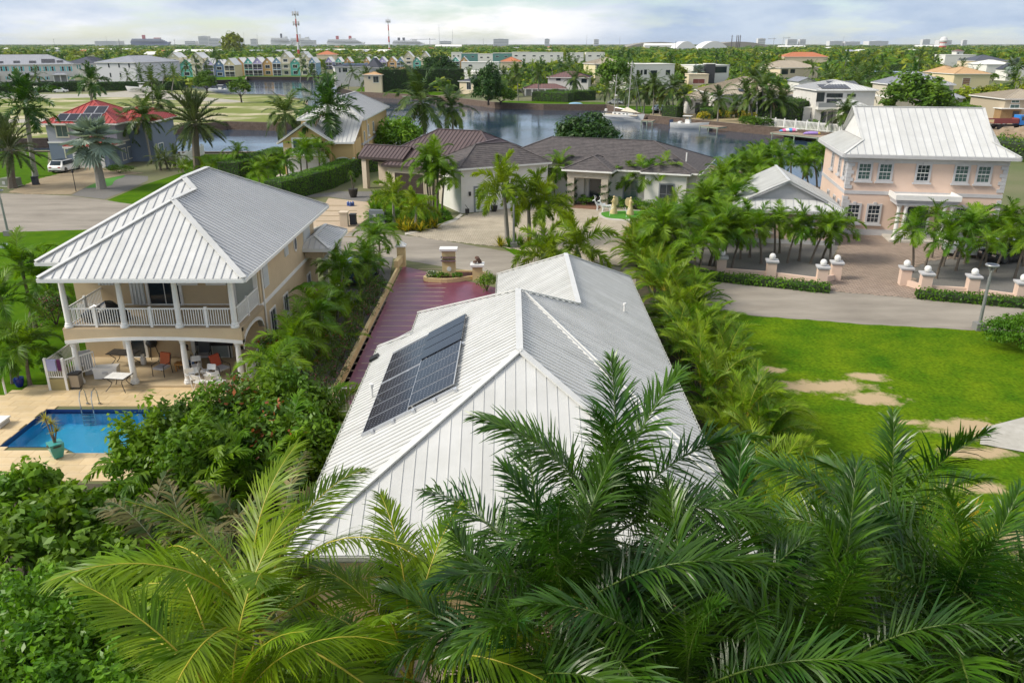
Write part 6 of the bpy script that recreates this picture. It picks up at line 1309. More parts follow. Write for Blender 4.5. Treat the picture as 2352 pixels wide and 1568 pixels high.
fh('waterside_house', 'white two storey house with russet metal roof and shuttered windows by the canal', 1258, 217, 1350, 218, 178, 164, 11, BRR, OFFW, wins=[(1309, 182, 1322, 196), (1336, 182, 1347, 190), (1278, 181, 1287, 185)], frame=CHAR, rib=CHAR, sp=0.9, panels=True)
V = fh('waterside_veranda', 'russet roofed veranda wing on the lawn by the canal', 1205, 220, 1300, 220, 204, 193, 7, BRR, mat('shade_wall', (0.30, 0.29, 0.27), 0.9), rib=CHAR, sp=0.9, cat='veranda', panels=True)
for u in (1207, 1222, 1236, 1252, 1270, 1298): x, _ = px_local(V, u, 215, -0.3); B().box(x-0.2, x+0.2, -0.45, -0.05, 0, V.z).build('veranda_post', WHITE, V.root)
fh('cream_house', 'cream house with pale tan hip roof behind the white cube house', 1366, 194, 1440, 193, 147, 132, 14, TAN_R, mat('lemon_wall', (0.66, 0.58, 0.36), 0.85), wins=[(1371, 150, 1376, 160), (1381, 150, 1389, 161)], rib=TAN_R)
fh('modern_house', 'white stepped wall house joined to the tan roof', 1398, 205, 1446, 207, 148, 147.5, 10, WW, WW, 'flat', wins=[(1409, 160, 1415, 167)])
fh('cube_house', 'white cube house with dark canopy and tall balcony doors', 1448, 208, 1546, 206, 149, 148.5, 12, WW, WW, 'flat', wins=[(1463, 162, 1466, 172), (1472, 162, 1475, 172), (1480, 161, 1485, 171), (1495, 163, 1508, 178), (1530, 162, 1538, 172)], frame=CHAR)
fh('modern_house', 'white flat roofed house with dark stone lift tower and terrace', 1590, 192, 1672, 190, 151, 150.5, 12, WW, WW, 'flat', wins=[(1628, 154, 1636, 166), (1642, 154, 1668, 167)], frame=CHAR)
fh('garage_block', 'cream garage block with red brown door below the flat roofed house', 1581, 196, 1626, 196, 172, 171.5, 8, CREAM, CREAM, 'flat', wins=[(1592, 182, 1618, 192)], pane=mat('red_brown_door', (0.20, 0.055, 0.04), 0.6), cat='garage')
fh('stair_tower', 'dark slate stair tower standing above the flat white roof', 1618, 192, 1640, 192, 148, 147.5, 5, WW, CHAR, 'flat', cat='tower')
fh('tan_roof_house', 'large white house with sweeping tan metal hip roof behind coconut palms', 1642, 268, 1826, 268, 217, 177, 22, TAN_R, OFFW, rib=mat('tan_seam', (0.30, 0.25, 0.18), 0.5), sp=0.55, panels=True, wins=[(1724, 240, 1734, 262), (1742, 240, 1752, 262), (1782, 246, 1786, 256), (1804, 246, 1808, 256)], pv=[(1693, 205, 1706, 212, 2)], frame=CHAR)
g = fh('gazebo', 'white square gazebo with tan metal pyramid roof by the pool', 1578, 262, 1628, 262, 227, 211, 4.8, TAN_R, OFFW, rib=mat('tan_seam', (0, 0, 0)), sp=0.55, cat='gazebo', inset=0.6, panels=True, wins=[(1597, 236, 1606, 260), (1612, 236, 1625, 260)], pane=CHAR, bars=(0, 0))
fh('tan_house', 'cream two storey house with layered tan roofs among tall palms', 1790, 186, 1876, 184, 156, 139, 16, TAN_R, CREAM, rib=TAN_R, wins=[(1796, 160, 1809, 171), (1816, 160, 1825, 168)], frame=CHAR)
fh('tan_house', 'low tan roof wing beyond the cream two storey house', 1766, 172, 1830, 172, 152, 139, 14, TAN_R, CREAM, rib=TAN_R)
fh('white_gable_house', 'small white gabled house with balcony beside the solar house', 1830, 236, 1866, 236, 188, 177, 10, GREY_R, WW, 'gy', wins=[(1848, 192, 1856, 205)])
S = fh('solar_house', 'white two storey pool house with solar roof and glass balcony', 1868, 285, 2000, 285, 207, 184, 15, METAL_W, OFFW, rib=RIB_W, sp=0.6, wins=[(1867.5+10, 214, 1891, 233), (1900, 216, 1908, 223), (1909.5, 216, 1927, 223.5), (1929, 216, 1934, 223.5), (1947, 218, 1964, 222), (1900, 229, 1907, 237), (1908, 229, 1930, 237)], pane=GLASS, frame=CHAR, pv=[(1876, 196, 1942, 205.5, 9), (1896, 188, 1962, 196, 9)], panels=True)
q = S.root
for x0, x1, zz, nm in ((-1.0, 5.2, 3.0, 'balcony_slab'),): B().box(x0+1, x1, -1.6, -0.003, zz, zz+0.5).build(nm, WW, q); B().box(x0+1, x1, -1.6, -1.56, zz+0.5, zz+1.4).build('glass_rail', mat('rail_grey', (0.30, 0.31, 0.31), 0.3), q)
for u in (1885, 1900, 1920, 1932): x, _ = px_local(S, u, 270); B().box(x, x+1.1, -0.06, -0.004, 0.2, 2.5).build('patio_door', GLASS, q)
fh('pool_bar', 'flat roofed white pool bar with dark counter beside the solar house', 1842, 283, 1886, 283, 249, 248.5, 5, WW, OFFW, 'flat', wins=[(1862, 257, 1876, 272)], pane=CHAR, cat='pavilion', bars=(0, 0))
fh('sun_porch', 'screened porch with white pyramid roof and small solar panel', 1936, 291, 1978, 291, 243, 228, 6, METAL_W, OFFW, rib=RIB_W, sp=0.55, wins=[(1941, 247, 1972, 286)], pane=CHAR, cat='porch', bars=(2, 0), pv=[(1943, 233, 1954, 240, 1)])
Gh = fh('grey_roof_house', 'cream boarded two storey house with grey metal hip roof', 2046, 255, 2180, 255, 194.5, 165, 13, GREY_R, mat('cream_boarding', (0.58, 0.53, 0.43), 0.8, (0.53, 0.48, 0.39), 8, stretch=(0.1, 0.1, 6)), rib=mat('grey_seam', (0.22, 0.23, 0.26), 0.45), sp=0.6, panels=True, wins=[(2085, 200, 2100, 204), (2110, 200, 2118, 208), (2139, 202, 2146, 206), (2149, 202, 2156, 206), (2122, 228, 2130, 245), (2133, 228, 2140, 247), (2144, 228, 2150, 249)], pane=GLASS_G)
B().box(-0.05, Gh.W+0.05, -0.05, 13.05, Gh.z*0.47, Gh.z*0.53).build('string_course', WHITE, Gh.root)
fh('entry_porch', 'small grey metal roofed porch on the corner of the boarded house', 2176, 262, 2206, 258, 226, 212, 4.5, GREY_R, MATS['cream_boarding'], sp=0.55, cat='porch')
fh('tile_villa', 'sprawling cream villa with sand tile hip roofs and brown garage door', 2186, 207, 2268, 207, 170, 154, 16, SANDT, mat('villa_cream', (0.66, 0.54, 0.34), 0.85), seam=False, wins=[(2212, 180, 2226, 196)], pane=mat('brown_door', (0.22, 0.11, 0.06), 0.6), bars=(0, 3))
fh('tile_villa', 'cream villa wing with sand tile gable beside the villa garage', 2118, 190, 2186, 192, 166, 151, 16, SANDT, MATS['villa_cream'], seam=False)
fh('modern_house', 'white stepped modern house with tiled lookout tower on the wooded rise', 2166, 160, 2236, 160, 127, 126.5, 14, WW, WW, 'flat', wins=[(2202, 135, 2214, 142), (2222, 135, 2232, 141)])
fh('lookout_tower', 'white square lookout with small brown tiled roof', 2190, 158, 2206, 158, 118, 114, 6, BRR, WW, cat='tower', wins=[(2199, 121, 2202, 125)], seam=False)
fh('stone_house', 'beige house with tan metal roof beside the building site', 2300, 277, 2440, 277, 227, 205, 14, TAN_R, mat('stone_beige', (0.44, 0.37, 0.27), 0.85), rib=mat('tan_seam', (0, 0, 0)), sp=0.6, wins=[(2324, 231, 2340, 236), (2321, 241, 2338, 256)], pane=GLASS_G, panels=True)
fh('white_gable_house', 'tall white gabled house beside the silver fan palm', 2308, 186, 2352, 186, 160, 146, 9, DARK_R, WW, 'gy', wins=[(2316, 171, 2320, 178), (2324, 171, 2328, 178)], frame=CHAR)
fh('orange_roof_house', 'long low house with orange tile roof in the palm woods', 1800, 146, 1900, 146, 131, 120, 20, TERRA, CREAM, seam=False); fh('orange_roof_house', 'small orange pyramid roof house beyond the coloured row', 728, 138, 770, 138, 126, 117, 18, TERRA, CREAM, seam=False)
fh('orange_roof_house', 'small terracotta hip roof beside the flat white terrace', 1150, 160, 1198, 160, 142, 131, 16, TERRA, CREAM, seam=False); fh('dark_roof_house', 'grey hip roofed house behind the right hand palms'.replace('right hand ', 'tall '), 2235, 166, 2310, 166, 140, 126, 20, DARK_R, CREAM, seam=False)
fh('white_roof_house', 'low house with shallow white solar roof near the grey hip roof', 2262, 176, 2320, 176, 148, 138, 18, WW, WW, seam=False)
# ---- farther roofs in the trees
rnd = random.Random(77)
FAR = [(67, 126, 121, 121, 116, WW, 'long white roofed warehouse behind the terrace'), (155, 210, 122, 120, 114, WW, 'white roofed hall left of the long shed'.replace('left of', 'next to')), (222, 296, 121, 118, 112, WW, 'white stepped roof building in the green belt'), (398, 503, 128, 122, 114, WW, 'long pale roofed store behind the coloured row'), (570, 690, 126, 121, 115, GREY_R, 'long grey roofed depot behind the mast'), (690, 790, 122, 117, 113, WW, 'long white roofed depot beyond the orange roof'),
       (795, 900, 124, 120, 114, WW, 'white ribbed roof hall between the masts'), (900, 990, 123, 121, 117, WW, 'white flat shed past the second mast'), (1000, 1060, 112, 107, 103, WW, 'white tented roofs beyond the trees'), (1480, 1555, 112, 105, 100, WW, 'low white domed halls by the landfill mound'), (2180-75, 2170, 110, 108, 104, WW, 'white shed in the far trees by the radar'), (1990-200, 1850, 112, 108, 105, WW, 'white far sheds beyond the orange roof'), (330, 400, 131, 126, 119, WW, 'white gabled shed behind the white block')]
for (u0, u1, vb, ve, vr, m, lab) in FAR: fh('warehouse', lab, u0, vb+3, u1, vb+3, ve, vr, 25, m, WW, 'gx', seam=False, cat='building')
for k in range(46):
    u = rnd.uniform(-40, 2380); v = rnd.uniform(110, 128); w_ = rnd.uniform(16, 40); hh = (v-100)*rnd.uniform(0.30, 0.42); rm, nm = rnd.choice(((WW, 'white'), (SANDT, 'sand coloured'), (WW, 'white'), (TERRA, 'orange'), (GREY_R, 'grey'), (TAN_R, 'tan')))
    fh('town_house', f'small pale house with {nm} roof in the distant trees', u, v, u+w_, v, v-hh*0.75, v-hh*1.15, 14, rm, WW if k % 3 else CREAM, 'hip', seam=False, group=f'distant houses with {nm} roofs', wins=[(u+w_*0.2, v-hh*0.6, u+w_*0.4, v-hh*0.25), (u+w_*0.6, v-hh*0.6, u+w_*0.8, v-hh*0.25)])
# ------------------------------------------------------------------ skyline: ships, towers, blocks
HZ = mat('far_white', (0.62, 0.62, 0.62), 0.8); NAVY = mat('ship_navy', (0.10, 0.12, 0.20), 0.6); SHIPR = mat('ship_red', (0.40, 0.08, 0.07), 0.6); STEELB = mat('mast_steel', (0.30, 0.30, 0.31), 0.6)
MR = mat('mast_red', (0.46, 0.06, 0.04), 0.6)
def ship(u0, u1, vt, y, label, hull, fun, funs):
    a, c = AT(u0, 104, y), AT(u1, 104, y); Lg = c.x-a.x; top = AT(u0, vt, y).z; t = thing('cruise_ship', label, 'ship', (a.x, y, 0)); k = 0.62*top; W2 = 16
    b = B(); pts = [(0.0, k), (0.02*Lg, 0), (0.93*Lg, 0), (Lg, k*0.75)]
    b.slab([(0.02*Lg, -W2, -2), (0.94*Lg, -W2, -2), (Lg, -W2*0.3, k*0.62), (0.0, -W2, k*0.62)], (0, 2*W2, 0)); b.build('hull', hull, t)
    for i in range(4): z0 = k*0.62+i*k*0.115; B().box(Lg*(0.01+0.012*i), Lg*(0.90-0.045*i), -W2, W2, z0+0.01, z0+k*0.10).build('deck', hull if hull is NAVY else HZ, t)
    for i, f in enumerate(funs): B().box(Lg*(f-0.035), Lg*(f+0.035), -6, 6, k, top).build('funnel', fun, t)
    B().box(Lg*0.62, Lg*0.76, -W2+1, W2-1, k*1.09, k*1.22).build('bridge', HZ if hull is not NAVY else SHIPR, t)
    b = B(); b.box(Lg*0.02, Lg*0.86, -W2-0.3, -W2+0.1, k*0.66, k*0.70); b.box(Lg*0.02, Lg*0.86, -W2-0.3, -W2+0.1, k*0.78, k*0.82); tag(b.build('window_band', CHAR, t), kind='stuff')
ship(303, 391, 81, 5200, 'dark navy cruise ship with red upper works on the horizon', NAVY, SHIPR, (0.34,)); ship(624, 672, 78, 5000, 'grey white cruise ship behind the striped mast', HZ, CHAR, (0.5,)); ship(668, 724, 79, 5400, 'grey cruise ship overlapping the striped mast', HZ, HZ, (0.4,)); ship(752, 838, 83, 5300, 'white cruise ship with two red funnels', HZ, SHIPR, (0.28, 0.62)); ship(902, 976, 87, 5200, 'white cruise ship with twin dark funnels past the second mast', HZ, CHAR, (0.2, 0.35))
def mast(u, vt, vb, label, top):
    g = G(u, vb); z = AT(u, vt, g.y).z; t = thing('radio_mast', label, 'mast', (g.x, g.y, 0)); n = 6; r = 1.5
    for i in range(n): B().tube([(0, 0, z*i/n), (0, 0, z*(i+1)/n)], [r*(1-0.1*i), r*(1-0.1*(i+1))], 10).build('mast_section', MR if i % 2 == 0 else HZ, t, smooth=True)
    for lv in top:
        zz = z*lv; B().lathe((0, 0, zz), [(0.3, 0), (3.8, 0), (3.8, 0.5), (0.3, 0.5)], 10).build('platform', STEELB, t)
        for k in range(6): a = k*1.047; B().box(3.6*math.cos(a)-0.4, 3.6*math.cos(a)+0.4, 3.6*math.sin(a)-0.4, 3.6*math.sin(a)+0.4, zz-1.6, zz+3.2).build('antenna', HZ, t)
    B().tube([(0, 0, z), (0, 0, z*1.06)], 0.12, 5).build('spire', STEELB, t)
mast(687, 26, 132, 'tall red and white striped mast with two antenna rings behind the row houses', (0.93, 0.72)); mast(895, 44, 124, 'shorter red and white striped mast with one antenna ring', (0.92,))
def block(u0, u1, vt, y, label, m, n=1, nm='tower_block'):
    a, c = AT(u0, 103, y), AT(u1, 103, y); z = AT(u0, vt, y).z; W = c.x-a.x; t = thing(nm, label, 'building', ((a.x+c.x)/2, y, 0)); B().box(-W/2, W/2, 0, W*0.7, 0, z).build('wall', m, t); fl = max(2, int(z/5))
    for k in range(fl): B().box(-W/2*0.94, W/2*0.94, -0.4, -0.01, z*(k+0.35)/fl, z*(k+0.75)/fl).build('window_band', mat('far_glass', (0.25, 0.28, 0.32), 0.4), t)
    B().box(-W*0.2, W*0.15, 1, W*0.5, z, z*1.05).build('roof_plant', m, t)
for i, (u0, u1, vt, y) in enumerate(((457, 480, 84, 3600), (480, 503, 89, 3500), (522, 552, 88, 3600), (576, 590, 90, 3400), (690, 722, 93, 3300), (1133, 1168, 90, 3000), (1010, 1036, 95, 3300), (1251, 1262, 90, 3000), (1364, 1375, 91, 3000), (1740, 1757, 89, 3000), (1808, 1830, 91, 3500), (1836, 1850, 91, 3500), (1995, 2040, 95, 4000), (2118, 2135, 91, 3800), (2156, 2185, 93, 3800), (2210, 2220, 93, 4000), (1905, 1935, 95, 4200), (1940, 1975, 96, 4200), (218, 270, 95, 4200), (425, 450, 95, 3600))):
    block(u0, u1, vt, y, ['pale multi storey block on the far skyline', 'wide pale hotel block on the far skyline'][(u1-u0) > 25], HZ); col.objects[-1]
for o in list(col.objects):
    if o.name.startswith('tower_block'): o['group'] = 'blocks on the skyline '+('wide' if 'wide' in o['label'] else 'narrow')
def pole(u, vt, y, label, nm='lattice_mast', m=None, r=0.5, group=None, grp=None):
    p = AT(u, vt, y); t = thing(nm, label, 'mast', (p.x, y, 0), 0, group); B().tube([(0, 0, 0), (0, 0, p.z)], [r, r*0.5], 6).build('shaft', m or STEELB, t); B().box(-r*2.2, r*2.2, -0.2, 0.2, p.z*0.86, p.z*0.87).build('crossbar', m or STEELB, t)
for u, vt in ((559, 74), (590, 77), (1008, 56), (1039, 69), (1348, 80), (1424, 84), (1939, 82), (1740+60, 84), (1110, 88), (243, 82)): pole(u, vt, 2600, 'thin lattice mast on the far skyline', group='thin masts on the skyline')
for u in (1682, 1693, 1697, 1701): pole(u, 81, 2200, 'dark power station chimney stack', 'chimney_stack', mat('stack_dark', (0.10, 0.085, 0.09), 0.7), 1.7, 'power station stacks')
for u, vt, vb in ((128, 89, 118), (278, 90, 124), (405, 90, 126), (1550, 95, 130), (2000, 106, 125)):
    g = G(u, vb); z = AT(u, vt, g.y).z; t = thing('utility_pole', 'bare wooden utility pole among the trees beyond the terrace', 'pole', (g.x, g.y, 0), 0, 'utility poles'); B().tube([(0, 0, 0), (0, 0, z)], [0.25, 0.18], 6).build('shaft', BARK_D, t); B().box(-1.2, 1.2, -0.1, 0.1, z*0.9, z*0.915).build('crossarm', BARK_D, t)
g = AT(2167, 96, 1900); t = thing('radar_tower', 'white radar dome on a red and white tower above the trees', 'radar', (g.x, 1900, 0)); zc = AT(2167, 94, 1900).z; r_ = 9
for k in range(4): B().lathe((0, 0, 0), [(7.5, zc*k/4), (7.5, zc*(k+1)/4)], 12).build('tower_band', (HZ, MR)[k % 2], t)
B().lathe((0, 0, zc), [(0.1, -r_), (r_*0.7, -r_*0.7), (r_, 0), (r_*0.7, r_*0.7), (0.1, r_)], 16).build('dome', HZ, t, smooth=True)
for u0, u1, vt, y in ((1430, 1600, 97, 2500), (1620, 1780, 96.5, 2700)):
    a, c = AT(u0, 103, y), AT(u1, 103, y); z = AT(u0, vt, y).z; n = 20; V = []; W = c.x-a.x; b = B()
    for i in range(n): s0, s1 = i/n, (i+1)/n; h = lambda s: max(0.3, z*math.sin(math.pi*s)**0.7); b.slab([(W*s0, 0, 0), (W*s1, 0, 0), (W*s1, 0, h(s1)), (W*s0, 0, h(s0))], (0, 150, 0))
    o = b.build('hill', mat('landfill', (0.26, 0.24, 0.20), 0.95)); o.location = (a.x, y, 0); o['kind'] = 'structure'
for u0, u1, vt in ((1548, 1606, 95.5), (1604, 1680, 95)):
    a, c = AT(u0, 106, 1500), AT(u1, 106, 1500); z = AT(u0, vt, 1500).z; W = c.x-a.x; t = thing('dome_hall', 'broad white arched sports dome in front of the landfill mound', 'dome', ((a.x+c.x)/2, 1500, 0), 0, 'white arched domes'); b = B()
    for i in range(12): s0, s1 = i/12, (i+1)/12; h = lambda s: max(0.3, z*math.sin(math.pi*s)**0.75); b.slab([(W*(s0-.5), 0, 0), (W*(s1-.5), 0, 0), (W*(s1-.5), 0, h(s1)), (W*(s0-.5), 0, h(s0))], (0, 60, 0))
    b.build('shell', HZ, t); B().box(-W*0.12, W*0.12, -0.5, -0.05, 0, z*0.4).build('entrance', mat('far_glass', (0, 0, 0)), t)
def crane(u, vt, y, jib, label):
    p = AT(u, vt, y); t = thing('tower_crane', label, 'crane', (p.x, y, 0), 0, 'cranes on the skyline'); B().tube([(0, 0, 0), (0, 0, p.z)], 0.9, 4).build('tower', STEELB, t); B().box(-jib, jib*0.3, -0.5, 0.5, p.z-2, p.z-0.6).build('jib', STEELB, t); B().box(-0.8, 0.8, -0.8, 0.8, p.z-0.6, p.z+3).build('cab', STEELB, t)
crane(987, 90, 3000, 70, 'slender tower crane with long jib on the skyline'); crane(1778, 89, 3500, 25, 'slender tower crane with long jib on the skyline'); crane(1812, 87, 3500, 25, 'slender tower crane with long jib on the skyline')
# ------------------------------------------------------------------ street furniture, vehicles, boats, patio things
GALV = mat('galvanised', (0.33, 0.34, 0.34), 0.45, (0.26, 0.27, 0.27), 3, metal=0.5); RUB = mat('rubber', (0.02, 0.02, 0.02), 0.8); CHR = mat('chrome', (0.6, 0.6, 0.6), 0.15, metal=1.0)
def lamp(b_, vt, label):
    g = G(*b_); h = AT(b_[0], vt, g.y).z; t = thing('street_lamp', label, 'street lamp', g, 0, 'street lamps'); B().box(-0.28, 0.28, -0.28, 0.28, -0.05, 0.45).build('base', mat('lamp_base', (0.20, 0.20, 0.19), 0.9), t)
    B().tube([(0, 0, 0.4), (0, 0, h-0.75)], [0.1, 0.085], 10).build('pole', GALV, t, smooth=True); B().tube([(0, 0, h-0.75), (0, 0, h-0.45)], [0.06, 0.05], 8).build('neck', GALV, t)
    for k in range(4): a = k*1.571+0.6; B().bar((0, 0, h-0.5), (0.28*math.cos(a), 0.28*math.sin(a), h-0.08), 0.03, 0.03).build('arm', GALV, t)
    B().lathe((0, 0, h), [(0.02, -0.1), (0.34, -0.09), (0.38, -0.02), (0.36, 0.02), (0.05, 0.05)], 18).build('head', GALV, t, smooth=True); B().lathe((0, 0, h), [(0.0, 0.052), (0.27, 0.03), (0.27, 0.045), (0.0, 0.07)], 18).build('solar_disc', PV, t)
lamp((2247, 757), 608, 'grey solar street lamp beside the clipped oval bush'); lamp((20, 541), 437, 'grey solar street lamp on the lawn of the cul de sac'); lamp((1180, 568), 452, 'grey solar street lamp among the foxtail palms')
def car(x, y, rz, colr, label, L=4.6, W=1.85, Hh=1.5, kind='suv', group=None):
    t = thing('parked_car', label, 'car', (x, y, 0.02), rz, group); m = mat('car_%d_%d_%d' % tuple(int(c*99) for c in colr), colr, 0.25, coat=0.8); a = L/2; w_ = W/2
    roof0, roof1 = (-0.36, 0.12) if kind == 'suv' else (-0.22, 0.10)
    prof = [(-a, 0.35), (-a, 0.75), (-a*0.93, 0.95), (L*roof0, Hh*0.97), (L*0.0, Hh), (L*roof1, Hh*0.97), (L*0.26, 0.98), (a*0.92, 0.78), (a, 0.6), (a, 0.32), (L*0.3, 0.22), (-L*0.3, 0.22)]
    if kind == 'sedan': prof[2] = (-a*0.95, 0.92); prof.insert(3, (-L*0.34, 0.98))
    b = B(); n = len(prof); V = []
    for sx in (-1, 1):
        for (px, pz) in prof: V.append((px, sx*w_*(0.80 if pz > 1.05 else 1.0), pz))
    fs = [tuple(range(n)), tuple(range(2*n-1, n-1, -1))]+[((i+1) % n, i, n+i, n+(i+1) % n) for i in range(n)]; b.add(V, fs)
    o = b.build('body', m, t); bv = o.modifiers.new('soft', 'BEVEL'); bv.width = 0.07; bv.segments = 2; bv.limit_method = 'ANGLE'; bv.angle_limit = R(25)
    for sx in (-1, 1):
        g = B(); z0, z1 = 1.0, Hh*0.93; y1 = sx*w_*0.985; y2 = sx*w_*0.835; x0, x1 = L*(roof0-0.03), L*0.22
        g.slab([(x0, y1, z0), (x1, y1, z0), (L*roof1-0.06, y2, z1), (L*roof0+0.1, y2, z1)], (0, sx*0.012, 0)); g.build('side_window', GLASS, t)
        B().box(-a-0.02, -a+0.06, sx*w_*0.65-0.16, sx*w_*0.65+0.16, 0.72, 0.84).build('tail_light', mat('tail_red', (0.4, 0.02, 0.02), 0.3), t); B().box(a-0.14, a+0.01, sx*w_*0.7-0.18, sx*w_*0.7+0.18, 0.6, 0.74).build('headlight', CHR, t)
        for wx in (-L*0.30, L*0.31):
            wh = B().lathe((0, 0, 0), [(0.05, -0.11), (0.32, -0.11), (0.34, -0.05), (0.34, 0.05), (0.32, 0.11), (0.05, 0.11)], 16).build('wheel', RUB, t, smooth=True); wh.rotation_euler = (R(90), 0, 0); wh.location = (wx, sx*(w_-0.1), 0.34); B().lathe((0, 0, 0), [(0.0, -0.115), (0.21, -0.115), (0.21, 0.115), (0.0, 0.115)], 12).build('rim', mat('rim', (0.12, 0.12, 0.13), 0.3, metal=0.6), wh)
    B().slab([(L*0.245, -w_*0.8, 1.02), (L*0.245, w_*0.8, 1.02), (L*roof1+0.05, w_*0.7, Hh*0.94), (L*roof1+0.05, -w_*0.7, Hh*0.94)], (0.03, 0, 0.03)).build('windscreen', GLASS, t); B().slab([(-a*0.9, -w_*0.78, 1.0), (-a*0.9, w_*0.78, 1.0), (L*roof0-0.02, w_*0.7, Hh*0.94), (L*roof0-0.02, -w_*0.7, Hh*0.94)], (-0.03, 0, 0.03)).build('rear_window', GLASS, t)
    B().box(L*(roof0+0.06), L*(roof1-0.03), -w_*0.68, w_*0.68, Hh-0.005, Hh+0.012).build('roof_panel', GLASS if kind == 'suv' and colr[0] > 0.6 else m, t); B().box(-a-0.025, -a+0.02, -0.28, 0.28, 0.55, 0.68).build('number_plate', WHITE, t); B().box(-a-0.01, a+0.005, -w_*0.9, w_*0.9, 0.24, 0.42).build('bumper', BLACK, t)
    return t
CW = (0.78, 0.78, 0.77)
g = G(152, 393); car(g.x, g.y, R(86), CW, 'white electric crossover with black glass roof on the tan driveway', 4.7, 1.9, 1.6); g = G(140, 213); car(g.x, g.y, R(184), CW, 'white saloon car parked by the dark hedge of the terrace', 4.8, 1.8, 1.45, 'sedan'); g = G(737, 428); car(g.x, g.y, R(235), CW, 'white car behind the hedge on the yellow house drive', 4.5, 1.8, 1.55)
g = G(760, 590); car(-11.0, 55.5, R(80), (0.02, 0.05, 0.12), 'dark blue car under the porch house carport', 4.5, 1.8, 1.6); g = G(2236, 588); car(g.x, g.y, R(165), (0.62, 0.64, 0.68), 'silver car parked behind the palms of the pink house', 4.5, 1.8, 1.5); g = G(2320, 598); car(g.x, g.y, R(195), (0.012, 0.012, 0.014), 'black car parked behind the palms of the pink house', 4.8, 1.9, 1.7)
g = G(1516, 256); car(g.x, g.y, R(20), (0.35, 0.45, 0.55), 'pale blue hatchback on the grass under the coconut palms', 4.0, 1.7, 1.5); g = G(1414, 240); car(g.x, g.y, R(160), (0.45, 0.46, 0.47), 'grey car among the bushes beside the russet roofed house', 4.4, 1.8, 1.5); g = G(2282, 291); car(g.x, g.y, R(110), (0.20, 0.19, 0.17), 'dusty grey car beside the building site', 4.4, 1.8, 1.45, 'sedan')
g = G(2243, 212); car(g.x, g.y, R(15), (0.5, 0.51, 0.52), 'silver car on the villa drive', 4.6, 1.8, 1.5); g = G(2222, 196); car(g.x, g.y, R(90), CW, 'white car in the villa carport', 4.6, 1.8, 1.6)
def dump_truck():
    g = G(2312, 297); t = thing('dump_truck', 'blue cab dump truck with maroon tipper body on the dirt', 'truck', g, R(2)); BLU = mat('truck_blue', (0.02, 0.20, 0.60), 0.35, coat=0.5); MAR = mat('truck_maroon', (0.22, 0.05, 0.05), 0.6)
    b = B(); b.prism([(1.6, -1.1), (3.5, -1.1), (3.5, 1.1), (1.6, 1.1)], 0.9, 1.7); b.slab([(1.6, -1.1, 1.7), (3.5, -1.1, 1.7), (3.15, -1.05, 2.75), (1.65, -1.05, 2.75)], (0, 2.1, 0)); b.build('cab', BLU, t); B().slab([(1.9, -1.13, 1.75), (3.2, -1.13, 1.75), (2.98, -1.1, 2.5), (1.95, -1.1, 2.5)], (0, 0.02, 0)).build('side_window', GLASS, t); B().slab([(3.5, -0.95, 1.75), (3.5, 0.95, 1.75), (3.2, 0.9, 2.6), (3.2, -0.9, 2.6)], (0.04, 0, 0.02)).build('windscreen', GLASS, t)
    b = B(); b.box(-3.6, 1.4, -1.2, -1.1, 1.2, 2.0); b.box(-3.6, 1.4, 1.1, 1.2, 1.2, 2.0); b.box(-3.6, 1.4, -1.1, 1.1, 1.2, 1.3); b.box(1.3, 1.4, -1.1, 1.1, 1.3, 2.2); b.build('tipper_body', MAR, t); B().box(-3.4, 3.4, -0.5, 0.5, 0.6, 0.9).build('chassis', BLACK, t); B().box(-3.5, 1.3, -1.05, 1.05, 1.3, 1.75).build('load', M_SAND, t)
    for x in (-2.2, 2.5):
        for y in (-0.95, 0.95): wh = B().lathe((0, 0, 0), [(0.1, -0.16), (0.46, -0.16), (0.48, 0), (0.46, 0.16), (0.1, 0.16)], 14).build('wheel', RUB, t); wh.rotation_euler = (R(90), 0, 0); wh.location = (x, y, 0.48)
dump_truck()
g = G(2338, 322); b = B(); rnd = random.Random(8); n = 22; V = []
gm = np.random.default_rng(3); X, Y = np.meshgrid(np.linspace(-1, 1, 30), np.linspace(-1, 1, 14), indexing='ij'); Zm = 2.0*np.clip(1-(X**2+Y**2), 0, 1)**0.6*(1+0.25*gm.normal(size=X.shape)*0.6); V = np.stack([X*12, Y*4.5, Zm-0.05], -1).reshape(-1, 3); F_ = [(i*14+j, (i+1)*14+j, (i+1)*14+j+1, i*14+j+1) for i in range(29) for j in range(13)]
o = new_obj('dirt_mound', npmesh('dirt_mound', V, F_, [mat('building_dirt', (0, 0, 0))], True)); o.location = (g.x+2, g.y, 0); o['kind'] = 'structure'
g = G(2318, 278); t = thing('site_shed', 'small timber site shed with white roof behind the truck', 'shed', g); PLY = mat('plywood', (0.34, 0.22, 0.10), 0.85, (0.27, 0.17, 0.08), 2); B().box(-2.2, 2.2, 0, 2.6, 0, 2.5).build('wall', PLY, t); B().box(-2.5, 2.6, -0.5, 3, 2.5, 2.65).build('roof', WHITE, t); B().box(0.4, 1.8, -0.06, -0.01, 0.05, 2.1).build('doorway', CHAR, t)
g0, g1 = G(2270, 266), G(2460, 266); t = thing('site_wall', 'brown screen wall along the building site', 'wall', g0); B().box(0, g1.x-g0.x, -0.1, 0.1, 0, 2.2).build('screen', mat('brown_screen', (0.16, 0.12, 0.085), 0.9), t); B().box(0, g1.x-g0.x, -0.16, 0.16, 2.2, 2.3).build('rail', BARK_D, t)
